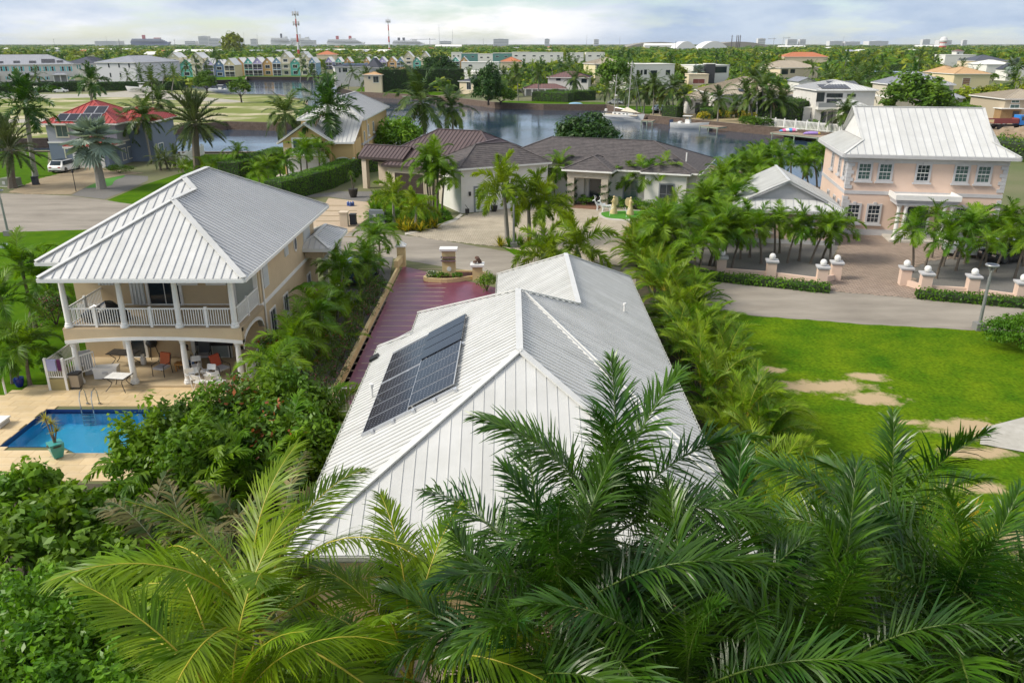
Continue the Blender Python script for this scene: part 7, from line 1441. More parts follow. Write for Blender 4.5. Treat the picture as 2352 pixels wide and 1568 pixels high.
# ---- boats and docks
def hull_mesh(L, W, Hh, sheer=0.25, n=10):
    b = B(); secs = []
    for i in range(n+1):
        s = i/n; w_ = W/2*(1-max(0, (s-0.45)/0.55)**2.2)*(0.82+0.18*min(1, s/0.3)); x = -L/2+L*s; zt = Hh*(1+sheer*(s-0.3)**2*2.2); k = 0.55+0.35*(1-s); xo = 0.06*L*max(0, (s-0.7)/0.3)
        secs.append([(x+xo, -max(w_, 0.02), zt), (x+xo*0.4, -max(w_*0.92, 0.015), Hh*0.5), (x, -max(w_*k*0.7, 0.01), -0.1), (x, max(w_*k*0.7, 0.01), -0.1), (x+xo*0.4, max(w_*0.92, 0.015), Hh*0.5), (x+xo, max(w_, 0.02), zt)])
    V = [p for s in secs for p in s]; fs = []
    for i in range(n):
        for j in range(5): fs.append((i*6+j, i*6+j+1, (i+1)*6+j+1, (i+1)*6+j))
        fs.append((i*6+5, i*6, (i+1)*6, (i+1)*6+5))
    fs.append((0, 5, 4, 3, 2, 1)); b.add(V, fs); return b
HULL = mat('gelcoat', (0.72, 0.71, 0.68), 0.3, coat=0.5); TEAK = mat('deck_tan', (0.50, 0.42, 0.30), 0.7)
def sailboat():
    a, c = G(1386, 274, -1.2), G(1474, 280, -1.2); t = thing('sailboat', 'white two masted sailboat moored by the block wall with cream awning', 'boat', ((a.x+c.x)/2, (a.y+c.y)/2, -1.25), math.atan2(c.y-a.y, c.x-a.x)); L = (c-a).length*1.02; k = L/11
    hull_mesh(L, 3.0, 1.35, 0.35).build('hull', HULL, t, smooth=True); B().box(-L*0.48, L*0.42, -1.15, 1.15, 1.28, 1.42).build('deck', TEAK, t); b = B(); b.prism([(-L*0.22, -0.8), (L*0.2, -0.85), (L*0.28, -0.4), (L*0.28, 0.4), (L*0.2, 0.85), (-L*0.22, 0.8)], 1.42, 1.9); b.build('cabin', HULL, t)
    for x in (-1.6, -0.4, 0.8, 1.8): B().box(x*k-0.25, x*k+0.25, -0.87, -0.845, 1.55, 1.75).build('porthole', GLASS, t)
    b = B(); b.box(-L*0.46, L*0.46, -1.56, -1.5, 0.75, 0.85); b.build('stripe', mat('navy_line', (0.02, 0.03, 0.08), 0.4), t)
    z1, z2 = AT(1440, 92+118, (a.y+c.y)/2).z, 0
    zm = AT(1441, 140, (a.y+c.y)/2).z+1.25; zn = AT(1409, 172, (a.y+c.y)/2).z+1.25; ALU = mat('mast_alu', (0.55, 0.53, 0.50), 0.35, metal=0.4)
    xm, xn = L*0.13, -L*0.22
    B().tube([(xm, 0, 1.4), (xm+0.5, 0, zm)], [0.11, 0.08], 8).build('main_mast', ALU, t); B().tube([(xn, 0, 1.4), (xn+0.3, 0, zn)], [0.09, 0.07], 8).build('mizzen_mast', ALU, t); B().tube([(xm, 0, 2.6), (xm-L*0.33, 0, 2.9)], 0.07, 6).build('boom', ALU, t)
    for p, q, nm in (((xm+0.5, 0, zm), (L*0.5, 0, 1.6), 'forestay'), ((xm+0.45, 0, zm*0.97), (L*0.42, 0, 1.6), 'inner_stay'), ((xm+0.5, 0, zm), (-L*0.1, 1.2, 1.5), 'shroud'), ((xm+0.5, 0, zm), (xm, -1.4, 1.5), 'shroud'), ((xn+0.3, 0, zn), (-L*0.49, 0, 1.6), 'backstay'), ((xn+0.3, 0, zn), (xm, 0, zm*0.4), 'stay')): B().tube([p, q], 0.035 if nm == 'forestay' else 0.018, 4).build(nm, STEELB, t)
    B().bar((xm+0.25-0.9, 0, zm*0.55), (xm+0.25+0.9, 0, zm*0.55), 0.06, 0.06).build('spreader', ALU, t); B().lathe((xn+0.4, 0, zn*0.55), [(0.05, -0.12), (0.3, -0.1), (0.3, 0.1), (0.05, 0.14)], 10).build('radar', WHITE, t)
    SAIL = mat('cream_canvas', (0.62, 0.56, 0.44), 0.9); B().add([(xm-0.2, 0, 3.2), (xm-1.3, -1.2, 2.3), (L*0.44, -0.2, 2.0), (xm-1.3, 1.2, 2.3)], [(0, 1, 2), (0, 2, 3)]).build('awning', SAIL, t)
    for i in range(8): x = -L*0.47+i*L*0.125; B().tube([(x, -1.3*(1-max(0, i-4)*0.17), 1.4), (x, -1.3*(1-max(0, i-4)*0.17), 2.0)], 0.025, 4).build('stanchion', STEELB, t)
    B().tube([(-L*0.48, -1.2, 2.0), (0, -1.35, 2.0), (L*0.4, -0.4, 2.1)], 0.02, 4).build('lifeline', STEELB, t); B().lathe((-L*0.46, 0.5, 1.9), [(0.1, 0), (0.35, 0.1), (0.35, 0.5), (0.1, 0.6)], 8).build('gear_locker', WHITE, t)
sailboat()
def powerboat(x, y, z, rz, L, label, trailer=False, group=None):
    t = thing('motorboat', label, 'boat', (x, y, z), rz, group); hull_mesh(L, 2.6, 1.1, 0.4).build('hull', HULL, t, smooth=True); B().box(-L*0.42, L*0.22, -0.95, 0.95, 0.95, 1.02).build('deck', WHITE, t); B().box(-L*0.10, L*0.03, -0.5, 0.5, 1.02, 1.9).build('console', WHITE, t); B().slab([(L*0.03, -0.5, 1.7), (L*0.03, 0.5, 1.7), (-L*0.01, 0.45, 2.3), (-L*0.01, -0.45, 2.3)], (0.03, 0, 0)).build('windscreen', mat('pale_glass', (0, 0, 0)), t)
    for sx in (-0.6, 0.6):
        for xx in (-L*0.12, L*0.04): B().tube([(xx, sx, 1.0), (xx-0.1, sx*0.9, 2.6)], 0.035, 5).build('top_post', CHR, t)
    B().box(-L*0.17, L*0.06, -0.8, 0.8, 2.6, 2.68).build('hard_top', WHITE, t)
    for sy in ((-0.4, 0.4) if not trailer else (0,)): B().box(-L*0.54, -L*0.48, sy-0.2, sy+0.2, 0.3, 1.7).build('outboard', mat('outboard_navy', (0.03, 0.05, 0.10), 0.35) if not trailer else WHITE, t)
    B().box(-L*0.3, -L*0.22, -0.6, 0.6, 1.02, 1.45).build('bench_seat', WHITE, t)
    if trailer:
        B().box(-L*0.45, L*0.45, -0.08, 0.08, -0.35, -0.2).build('trailer_beam', GALV, t)
        for sy in (-0.9, 0.9): wh = B().lathe((0, 0, 0), [(0.05, -0.1), (0.33, -0.1), (0.33, 0.1), (0.05, 0.1)], 12).build('wheel', RUB, t); wh.rotation_euler = (R(90), 0, 0); wh.location = (-1.0, sy, -0.3)
a, c = G(1543, 292, -1.2), G(1622, 296, -1.2); powerboat((a.x+c.x)/2, (a.y+c.y)/2, -1.35, math.atan2(c.y-a.y, c.x-a.x), (c-a).length*1.03, 'white centre console motorboat with dark outboards at the dock'); a = G(325, 214); powerboat(a.x, a.y, 0.75, R(184), 9.0, 'white motorboat on a trailer beside the dark hedge', True)
a = G(505, 212, -1.2); powerboat(a.x, a.y, -1.3, R(175), 8.5, 'small white motorboat moored at the edge of the sandy lot')
def dock(px, w_, label, m=None, h=-0.25):
    a, c = (G(u, v, h) for u, v in px); t = thing('dock', label, 'dock', (a.x, a.y, h)); d = Vector((c.x-a.x, c.y-a.y, 0)); L = d.length; d.normalize(); s = Vector((-d.y, d.x, 0)); n = max(6, int(L/0.45)); me = None; m = m or WOODG
    B().obox(d*L/2+s*w_/2+Vector((0, 0, -0.18)), d*L/2, s*w_/2, (0, 0, 0.12)).build('fascia_beam', m, t)
    pl = B().obox((0, 0, 0), d*(L/n*0.46), s*w_/2, (0, 0, 0.03)).mesh('plank', mat('dock_planks', (0.36, 0.27, 0.20), 0.85, (0.28, 0.21, 0.15), 3, rnd=0.12))
    for i in range(n): o = new_obj('plank', pl, t); o.location = d*(L*(i+0.5)/n)+s*w_/2
    for f in (0.05, 0.5, 0.95): B().tube([tuple(d*L*f), tuple(d*L*f+Vector((0, 0, -2.0)))], 0.13, 6).build('pile', WOODG, t)
dock([(1769, 304), (1884, 316)], 3.6, 'long green edged timber dock below the white picket fence'); dock([(1606, 289), (1650, 293)], 3.0, 'short timber dock behind the centre console motorboat'); dock([(1472, 277), (1500, 278)], 2.2, 'small timber dock at the bow of the sailboat'); dock([(1262, 243), (1348, 244)], 2.2, 'pale floating dock in front of the russet roofed house'); dock([(905, 219), (985, 224)], 2.0, 'pale dock in front of the clipped trees'); dock([(1010, 225), (1080, 232)], 2.0, 'pale dock beside the tall dark bank tree')
def inflatable(u, v, L, W, h, label, cols, z=-0.2):
    g = G(u, v, z); t = thing('inflatable_float', label, 'float', (g.x, g.y, z), R(-8)); n = len(cols)
    for i, cc in enumerate(cols):
        x0, x1 = -L/2+L*i/n, -L/2+L*(i+1)/n; f = lambda x: math.sqrt(max(0.04, 1-(2*x/L)**2)); B().tube([(x0, 0, h*0.5*f(x0)), ((x0+x1)/2, 0, h*0.5*f((x0+x1)/2)), (x1, 0, h*0.5*f(x1))], [W/2*f(x0), W/2*f((x0+x1)/2), W/2*f(x1)], 10).build('stripe_segment', mat('float_%d%d%d' % tuple(int(q*10) for q in cc), cc, 0.4), t).scale = (1, 1, 0.45)
inflatable(1818, 303, 4.6, 1.7, 1.4, 'pink and blue striped inflatable float on the dock', [(0.1, 0.3, 0.6), (0.7, 0.15, 0.35), (0.7, 0.7, 0.7), (0.1, 0.35, 0.6), (0.7, 0.2, 0.4), (0.7, 0.7, 0.7), (0.1, 0.5, 0.55), (0.3, 0.2, 0.5)]); inflatable(1866, 309, 3.4, 1.5, 1.1, 'purple inflatable ring with yellow end on the dock', [(0.35, 0.2, 0.55), (0.35, 0.2, 0.55), (0.35, 0.2, 0.55), (0.7, 0.55, 0.1)]); inflatable(1322, 240, 4.2, 1.5, 0.9, 'upturned pale blue dinghy on the floating dock', [(0.25, 0.45, 0.65)]*3, -0.15)
def picket(px, h, label):
    P = [G(u, v) for u, v in px]; o = P[0]; t = thing('picket_fence', label, 'fence', o); me = B().box(-0.06, 0.06, -0.02, 0.02, 0.05, h).mesh('picket', WHITE); pm = B().box(-0.1, 0.1, -0.1, 0.1, 0, h+0.25).mesh('fence_post', WHITE); k = 0
    for i in range(len(P)-1):
        a, c = P[i]-o, P[i+1]-o; d = c-a; L = d.length; ang = math.atan2(d.y, d.x); n = int(L/0.28)
        for z in (0.25, h-0.2): B().bar(a+Vector((0, 0, z)), c+Vector((0, 0, z)), 0.05, 0.09).build('rail', WHITE, t)
        for j in range(n+1):
            p = a+d*j/n; post = j % 9 == 0
            if k > 285 and not post: continue
            q = new_obj('fence_post' if post else 'picket', pm if post else me, t); q.location = p; q.rotation_euler = (0, 0, ang); k += 0 if post else 1
picket([(1735, 288), (1800, 295), (1900, 304), (1950, 309)], 1.7, 'white picket fence above the dock and pool garden'); picket([(1962, 311), (2010, 314)], 1.7, 'white picket fence section beside the pink house roof'); picket([(408, 385), (470, 355)], 1.5, 'white fence beside the blue house pool')
# pools and garden bits across the canal
POOLW = mat('bright_pool', (0.06, 0.34, 0.50), 0.08, (0.10, 0.42, 0.58), 0.5)
sheet('garden_pool', gs([(1640, 262), (1712, 266), (1708, 260), (1645, 256)]), 0.05, POOLW); sheet('garden_pool', gs([(1862, 281), (1935, 284), (1940, 277), (1868, 274)]), 0.05, mat('deep_pool', (0.02, 0.13, 0.28), 0.08)); sheet('terrace', gs([(1835, 286), (1990, 292), (1985, 272), (1840, 270)]), 0.03, M_CONC)
g = G(1880, 280); t = thing('rock_slide', 'tan arched rock feature at the edge of the pool', 'pool feature', g); B().tube([(-1.6, 0, 0), (-1.2, 0, 2.2), (0, 0, 2.8), (1.0, 0, 2.2), (1.6, 0, 0)], [0.6, 0.5, 0.45, 0.5, 0.6], 8).build('arch', mat('tan_rock', (0.36, 0.25, 0.2), 0.9), t, smooth=True)
g = G(1706, 264); t = thing('pool_slide', 'small green plastic slide beside the garden pool', 'slide', g); B().slab([(-1.0, -0.3, 0.1), (0.6, -0.3, 1.6), (0.6, 0.3, 1.6), (-1.0, 0.3, 0.1)], (0.05, 0, -0.08)).build('chute', mat('green_plastic', (0.06, 0.45, 0.28), 0.5), t); B().bar((0.6, 0, 1.6), (1.2, 0, 0), 0.5, 0.08).build('ladder', mat('blue_plastic', (0.05, 0.12, 0.4), 0.5), t)
for k, u in enumerate((1648, 1656)): g = G(u, 259); t = thing('sun_lounger', 'white sun lounger by the garden pool', 'lounger', g, R(30), 'loungers by the garden pool'); B().box(-0.9, 0.4, -0.3, 0.3, 0.3, 0.38).build('seat', WHITE, t); B().slab([(0.4, -0.3, 0.34), (0.4, 0.3, 0.34), (1.0, 0.3, 0.9), (1.0, -0.3, 0.9)], (0, 0, 0.06)).build('backrest', WHITE, t); B().box(-0.8, -0.74, -0.28, 0.28, 0, 0.3).build('leg', WHITE, t); B().box(0.3, 0.36, -0.28, 0.28, 0, 0.3).build('leg', WHITE, t)
g = G(1634, 253); t = thing('swing_set', 'green metal swing frame beside the gazebo', 'swing', g); GP = mat('green_plastic', (0, 0, 0))
for x in (-1.6, 1.6):
    for y in (-0.9, 0.9): B().tube([(x, y, 0), (x*0.9, 0, 2.6)], 0.06, 5).build('leg', GP, t)
B().tube([(-1.5, 0, 2.6), (1.5, 0, 2.6)], 0.06, 5).build('top_bar', GP, t)
g = G(1925, 270); t = thing('shade_sail', 'grey triangular shade sail over the pool terrace', 'shade sail', g); B().add([(-5.5, 2.5, 3.6), (2.6, -1, 3.0), (2.8, 3.5, 3.3), (-1, 1.5, 2.9)], [(0, 1, 3), (1, 2, 3), (0, 3, 2)]).build('sail', mat('sail_grey', (0.42, 0.43, 0.46), 0.8), t); B().tube([(2.7, -1, 0), (2.6, -1, 3.0)], 0.06, 6).build('post', WHITE, t)
for k, (u, v) in enumerate(((1900, 272), (1912, 274), (1922, 274))): g = G(u, v); t = thing('patio_set', 'dark blue patio chair on the pool terrace', 'chair', g, 0.5*k, 'patio chairs on the pool terrace'); B().box(-0.5, 0.5, -0.4, 0.4, 0.35, 0.5).build('seat', NAVY, t); B().box(-0.5, 0.5, 0.3, 0.42, 0.5, 1.05).build('backrest', NAVY, t); [B().box(sx*0.45-0.04, sx*0.45+0.04, sy*0.35-0.04, sy*0.35+0.04, 0, 0.35).build('leg', CHAR, t) for sx in (-1, 1) for sy in (-1, 1)]
# ---- christmas figures
GOLD = mat('straw_gold', (0.55, 0.44, 0.22), 0.6); ICE = mat('frosted_white', (0.74, 0.76, 0.78), 0.5)
for k, (u, v, f) in enumerate(((1409, 491, 1), (1447, 494, -1))):
    g = G(u, v); t = thing('angel_figure', 'gold wire angel figure blowing a %s on the lawn circle' % ('horn beside the deer' if k == 0 else 'horn away from the deer'), 'garden figure', g, R(-25 if k else 15)); B().lathe((0, 0, 0), [(0.42, 0), (0.36, 0.3), (0.2, 0.9), (0.17, 1.15), (0.2, 1.35), (0.12, 1.5), (0.07, 1.56)], 12).build('robe', GOLD, t, smooth=True); B().lathe((0, 0, 1.68), [(0.02, -0.13), (0.11, -0.06), (0.12, 0.03), (0.05, 0.13)], 10).build('head', GOLD, t, smooth=True)
    o = B().lathe((0, 0, 0), [(0.0, -0.02), (0.4, -0.01), (0.4, 0.01), (0.0, 0.02)], 14).build('wing', mat('wing_mesh', (0.6, 0.5, 0.28), 0.6), t); o.rotation_euler = (R(80), 0, R(30)); o.location = (0.32*f, 0.15, 1.25); o.scale = (0.75, 1.1, 1)
    B().tube([(-0.12*f, 0, 1.35), (-0.35*f, -0.15, 1.25), (-0.15*f, -0.3, 1.5)], 0.05, 6).build('arm', GOLD, t)
for k, (u, v, rz) in enumerate(((1379, 484, 200), (1392, 487, 185), (1501, 492, 250))):
    g = G(u, v); t = thing('deer_figure', ['white wire deer with antlers beside the porch step', 'white wire deer behind the antlered one', 'white wire deer among the golden crotons'][k], 'garden figure', g, R(rz)); sk = [(-0.5, 0, 0.62, 0.13), (0.0, 0, 0.60, 0.11), (0.4, 0, 0.66, 0.14), (0.6, 0, 0.95, 0.08), (0.7, 0, 1.15, 0.08), (0.92, 0, 1.08, 0.045)]
    B().tube([p[:3] for p in sk], [p[3] for p in sk], 8).build('body', ICE, t, smooth=True)
    for x in (-0.42, 0.38):
        for y in (-0.1, 0.1): B().tube([(x, y, 0.6), (x-0.04, y, 0.32), (x+0.02, y, 0)], [0.06, 0.035, 0.03], 6).build('leg', ICE, t)
    for y in (-1, 1): B().tube([(0.68, 0.03*y, 1.2), (0.6, 0.14*y, 1.45), (0.7, 0.22*y, 1.6)], 0.018, 5).build('antler', ICE, t)
for k, (u, v) in enumerate(((1400, 497), (1438, 500))):
    g = G(u, v); t = thing('light_spray', 'thin white branching light spray on the lawn circle', 'garden light', g, 0, 'light sprays on the lawn circle'); B().tube([(0, 0, 0), (0, 0, 0.6)], 0.02, 5).build('stake', ICE, t)
    for j in range(7): a = j*0.9; B().tube([(0, 0, 0.58), (0.4*math.cos(a), 0.4*math.sin(a), 0.95)], 0.012, 4).build('branch', ICE, t)
sheet('lawn', smooth_outline(gs([(1378, 494), (1385, 486), (1500, 484), (1500, 504), (1400, 504)]), 2), 0.045, mat('artificial_turf', (0, 0, 0))); sheet('kerb', smooth_outline(gs([(1372, 495), (1382, 484), (1510, 482), (1510, 508), (1395, 508)]), 2), 0.034, M_CONC)
# ---- patio of the porch house
DKM = mat('dark_metal', (0.03, 0.028, 0.026), 0.5)
def chair(x, y, rz, label, z=0.09, group=None):
    t = thing('folding_chair', label, 'chair', (x, y, z), rz, group); PL = mat('white_plastic', (0.74, 0.73, 0.70), 0.5); B().box(-0.22, 0.22, -0.2, 0.22, 0.42, 0.46).build('seat', PL, t); B().slab([(-0.21, 0.20, 0.6), (0.21, 0.20, 0.6), (0.2, 0.29, 0.86), (-0.2, 0.29, 0.86)], (0, 0.03, 0)).build('backrest', PL, t)
    for sx in (-0.23, 0.23): B().tube([(sx, -0.28, 0), (sx, 0.22, 0.55), (sx, 0.3, 0.85)], 0.015, 5).build('leg', PL if rz > 0 else DKM, t); B().tube([(sx, 0.28, 0), (sx, -0.16, 0.44)], 0.015, 5).build('leg', PL if rz > 0 else DKM, t)
for k, (u, v, rz) in enumerate(((455, 850, 20), (440, 870, 200), (462, 884, 160), (452, 876, 30), (485, 870, 350), (498, 878, 140), (508, 884, 60), (488, 884, 200), (475, 862, 100))): g = G(u, v+14); chair(g.x, g.y, R(rz), 'white folding chair beside the pool deck column', 0.16 if g.y > 36.5 else 0.09, 'white folding chairs')
def table(u, v, w_, d_, h, label, top, z):
    g = G(u, v, z); t = thing('patio_table', label, 'table', (g.x, g.y, z), R(-8)); B().box(-w_, w_, -d_, d_, h, h+0.03).build('table_frame', DKM, t); [B().box(-w_+0.03+(2*w_-0.06)*i/3, -w_+0.02+(2*w_-0.06)*(i+1)/3, -d_+0.03+(2*d_-0.06)*j/2, -d_+0.02+(2*d_-0.06)*(j+1)/2, h+0.03, h+0.04).build('tile', top, t) for i in range(3) for j in range(2)]
    for sx in (-1, 1):
        for sy in (-1, 1): B().tube([(sx*w_*0.95, sy*d_*0.95, 0), (sx*w_*0.6, sy*d_*0.6, h*0.35), (sx*w_*0.45, sy*d_*0.45, h*0.6), (sx*w_*0.8, sy*d_*0.8, h)], 0.022, 5).build('leg', DKM, t)
table(277, 893, 0.55, 0.42, 0.68, 'small tile topped table on the pool deck', WHITE, 0.09); table(288, 838, 0.75, 0.4, 0.7, 'dark iron table against the porch wall', DKM, 0.16)
g = G(248, 866, 0.16); t = thing('cool_box', 'large white cool box on the porch', 'cool box', (g.x, g.y, 0.16), R(10)); B().box(-0.55, 0.55, -0.28, 0.28, 0.04, 0.5).build('body', WHITE, t); B().box(-0.57, 0.57, -0.3, 0.3, 0.5, 0.6).build('lid', WHITE, t); B().box(-0.12, 0.12, -0.32, -0.28, 0.3, 0.42).build('latch', TRIM_G, t)
g = G(178, 888, 0.09); t = thing('pedal_bin', 'steel pedal bin with black lid on the pool deck', 'bin', (g.x, g.y, 0.09)); B().box(-0.24, 0.24, -0.2, 0.2, 0.05, 0.68).build('body', mat('bin_steel', (0.32, 0.29, 0.25), 0.35, metal=0.6), t); B().box(-0.25, 0.25, -0.21, 0.21, 0.68, 0.78).build('lid', BLACK, t); B().box(-0.25, 0.25, -0.22, 0.2, 0, 0.05).build('base', BLACK, t)
g = G(160, 886, 0.09); t = thing('hose_coil', 'white coiled pool hose on the deck', 'hose', (g.x, g.y, 0.09)); [B().tube([(0.26*math.cos(a*0.524), 0.26*math.sin(a*0.524), 0.04+k*0.07) for a in range(13)], 0.04, 6, False).build('hose_loop', WHITE, t) for k in range(2)]
g = G(205, 862, 0.16); t = thing('leaning_board', 'grey board leaning on the porch railing', 'board', (g.x-0.2, g.y, 0.16)); B().slab([(-0.3, -0.1, 0), (0.35, 0.25, 0), (0.25, 0.45, 1.25), (-0.4, 0.1, 1.25)], (0.03, -0.05, 0)).build('panel', TRIM_G, t); B().box(-0.05, 0.03, -0.02, 0.02, 0.6, 0.68).build('handle', CHAR, t)
g = G(354, 822, 0.16); t = thing('kettle_grill', 'black kettle barbecue by the porch wall', 'barbecue', (g.x, g.y, 0.16)); B().lathe((0, 0, 0.85), [(0.03, -0.25), (0.22, -0.18), (0.3, 0), (0.29, 0.06), (0.2, 0.22), (0.04, 0.28)], 16).build('bowl', BLACK, t, smooth=True); [B().tube([(0.15*math.cos(a), 0.15*math.sin(a), 0.7), (0.3*math.cos(a), 0.3*math.sin(a), 0)], 0.018, 5).build('leg', DKM, t) for a in (0.5, 2.6, 4.7)]
g = G(331, 836, 0.16); t = thing('gas_bottle', 'white gas bottle beside the barbecue', 'gas bottle', (g.x, g.y, 0.16)); B().lathe((0, 0, 0), [(0.12, 0), (0.15, 0.05), (0.15, 0.35), (0.08, 0.44)], 12).build('tank', WHITE, t, smooth=True); B().lathe((0, 0, 0.44), [(0.08, 0), (0.09, 0.02), (0.09, 0.12), (0.07, 0.12)], 10).build('collar', WHITE, t)
def armchair(u, v, rz, label, cush):
    g = G(u, v, 0.16); t = thing('patio_armchair', label, 'armchair', (g.x, g.y, 0.16), rz); B().box(-0.3, 0.3, -0.28, 0.28, 0.36, 0.46).build('seat_cushion', mat('pale_cushion', (0.42, 0.42, 0.44), 0.9), t); B().slab([(-0.28, 0.26, 0.48), (0.28, 0.26, 0.48), (0.28, 0.4, 1.05), (-0.28, 0.4, 1.05)], (0, 0.1, 0)).build('back_cushion', cush, t)
    for sx in (-0.34, 0.34): B().tube([(sx, -0.3, 0), (sx, -0.28, 0.6), (sx, 0.3, 0.62), (sx, 0.42, 1.0)], 0.022, 5).build('arm_frame', DKM, t); B().tube([(sx, 0.35, 0), (sx, 0.28, 0.6)], 0.022, 5).build('leg', DKM, t)
armchair(374, 860, R(-15), 'iron armchair with faded orange back cushion on the porch', mat('orange_cushion', (0.50, 0.13, 0.05), 0.9)); armchair(510, 862, R(60), 'dark lounge chair with red and pale cushions at the porch end', mat('red_cushion', (0.55, 0.10, 0.05), 0.9)); armchair(470, 832, R(10), 'dark armchair in the shade of the porch', CHAR)
def person():
    g = G(437, 850, 0.16); t = thing('person', 'person in beige shirt and blue jeans sitting on the porch', 'person', (g.x, g.y, 0.16), R(35)); SK = mat('skin', (0.10, 0.055, 0.035), 0.6); SH = mat('beige_shirt', (0.42, 0.34, 0.22), 0.9); JE = mat('blue_jeans', (0.07, 0.12, 0.24), 0.9)
    me = bpy.data.meshes.new('body'); V = [(0, 0.12, 0.5), (0, 0.14, 0.75), (0, 0.12, 0.98), (0, 0.1, 1.1), (0, 0.08, 1.2), (0, 0.06, 1.32), (-0.1, 0.08, 0.5), (-0.13, -0.34, 0.5), (-0.13, -0.36, 0.08), (-0.13, -0.5, 0.04), (0.1, 0.08, 0.5), (0.13, -0.34, 0.5), (0.13, -0.36, 0.08), (0.13, -0.5, 0.04), (-0.19, 0.1, 0.98), (-0.25, 0.06, 0.72), (-0.14, -0.16, 0.62), (-0.1, -0.24, 0.6), (0.19, 0.1, 0.98), (0.25, 0.06, 0.72), (0.14, -0.16, 0.62), (0.1, -0.24, 0.6)]
    E = [(0, 1), (1, 2), (2, 3), (3, 4), (4, 5), (0, 6), (6, 7), (7, 8), (8, 9), (0, 10), (10, 11), (11, 12), (12, 13), (2, 14), (14, 15), (15, 16), (16, 17), (2, 18), (18, 19), (19, 20), (20, 21)]
    rad = [0.15, 0.15, 0.15, 0.06, 0.095, 0.08, 0.1, 0.075, 0.05, 0.04, 0.1, 0.075, 0.05, 0.04, 0.065, 0.05, 0.04, 0.035, 0.065, 0.05, 0.04, 0.035]
    me.from_pydata(V, E, []); o = new_obj('body', me, t); sk = o.modifiers.new('skin', 'SKIN'); 
    for i, r in enumerate(rad): me.skin_vertices[0].data[i].radius = (r, r)
    me.skin_vertices[0].data[0].use_root = True; sb = o.modifiers.new('sub', 'SUBSURF'); sb.levels = 2; sb.render_levels = 2; me.materials.append(SH)
    # the surface is one body; colour by height and reach
    m = bpy.data.materials.new('clothed_body'); m.use_nodes = True; nt = m.node_tree; N = nt.nodes.new; L = nt.links.new; b = nt.nodes['Principled BSDF']; b.inputs['Roughness'].default_value = 0.9; tc = N('ShaderNodeTexCoord'); sx = N('ShaderNodeSeparateXYZ'); L(tc.outputs['Object'], sx.inputs[0])
    def gt(src, val): n = N('ShaderNodeMath'); n.operation = 'GREATER_THAN'; n.inputs[1].default_value = val; L(src, n.inputs[0]); return n.outputs[0]
    def mx(f, a, c): n = N('ShaderNodeMix'); n.data_type = 'RGBA'; L(f, n.inputs[0]); n.inputs[6].default_value = a if not hasattr(a, 'links') else (0, 0, 0, 1); n.inputs[7].default_value = c; return n
    m1 = mx(gt(sx.outputs['Z'], 0.57), (0.07, 0.12, 0.24, 1), (0.42, 0.34, 0.22, 1)); m2 = mx(gt(sx.outputs['Z'], 1.07), (0, 0, 0, 1), (0.10, 0.055, 0.035, 1)); L(m1.outputs[2], m2.inputs[6]); L(m2.outputs[2], b.inputs['Base Color']); me.materials[0] = m
    B().lathe((0, 0.085, 1.27), [(0.1, -0.02), (0.108, 0.03), (0.09, 0.1), (0.02, 0.14)], 12).build('hair', BLACK, t, smooth=True)
    c = thing('porch_chair', 'dark metal chair under the sitting person', 'chair', (g.x, g.y, 0.16), R(35)); B().box(-0.25, 0.25, -0.2, 0.3, 0.34, 0.4).build('seat', DKM, c); B().box(-0.25, 0.25, 0.3, 0.34, 0.4, 0.95).build('backrest', DKM, c)
    for sx_ in (-0.23, 0.23):
        for sy in (-0.18, 0.3): B().box(sx_-0.02, sx_+0.02, sy-0.02, sy+0.02, 0, 0.34).build('leg', DKM, c)
person()
g = G(418, 850, 0.16); t = thing('side_table', 'small orange wooden stool table before the sitting person', 'table', (g.x, g.y, 0.16)); OW = mat('orange_wood', (0.45, 0.22, 0.06), 0.6); B().box(-0.28, 0.28, -0.22, 0.22, 0.36, 0.42).build('table_top', OW, t); [B().box(sx*0.22-0.03, sx*0.22+0.03, sy*0.16-0.03, sy*0.16+0.03, 0, 0.36).build('leg', OW, t) for sx in (-1, 1) for sy in (-1, 1)]
g = G(496, 822, 0.16); t = thing('dark_screen', 'dark curtain screen hanging in the porch', 'curtain', (g.x, g.y, 0.16)); B().box(-1.0, 1.0, 0, 0.05, 0.7, 2.0).build('cloth', mat('charcoal_cloth', (0.03, 0.028, 0.03), 0.95), t); [B().box(x-0.03, x+0.03, 0, 0.04, 0, 0.7).build('leg', DKM, t) for x in (-0.8, 0.8)]
t = thing('wrapped_furniture', 'heap of black wrapped furniture on the balcony', 'covered furniture', (-20.2, 37.6, 3.1)); gm2 = np.random.default_rng(7); V, F_ = crown_arrays(3, 1, 1, 1, 1, 1, 1); b = B(); b.lathe((0, 0, 0), [(0.95, 0), (0.9, 0.3), (0.7, 0.6), (0.35, 0.85), (0.05, 0.95)], 11); b.v = [(x*1.25*(1+0.12*math.sin(7*x+5*z)), y*0.7*(1+0.15*math.sin(9*y)), z*(1+0.12*math.sin(8*x))) for x, y, z in b.v]; b.build('wrap', mat('bin_bag', (0.012, 0.012, 0.016), 0.25), t); B().tube([(-0.9, -0.3, 0.2), (0.2, -0.5, 0.75)], 0.02, 5).build('strap', WHITE, t)
for k, (xa, xb, mm, lb) in enumerate(((-22.6, -22.15, mat('lilac_towel', (0.36, 0.36, 0.55), 0.95), 'lilac towel'), (-22.1, -21.92, mat('plum_towel', (0.10, 0.02, 0.08), 0.95), 'plum towel'))):
    t = thing('towel', f'{lb} drying over the porch railing', 'towel', (xa, 35.84, 0.62)); B().box(0, xb-xa, -0.03, -0.01, 0.45, 1.0).box(0, xb-xa, 0.08, 0.1, 0.6, 1.0).box(0, xb-xa, -0.03, 0.1, 1.0, 1.02).build('cloth', mm, t)
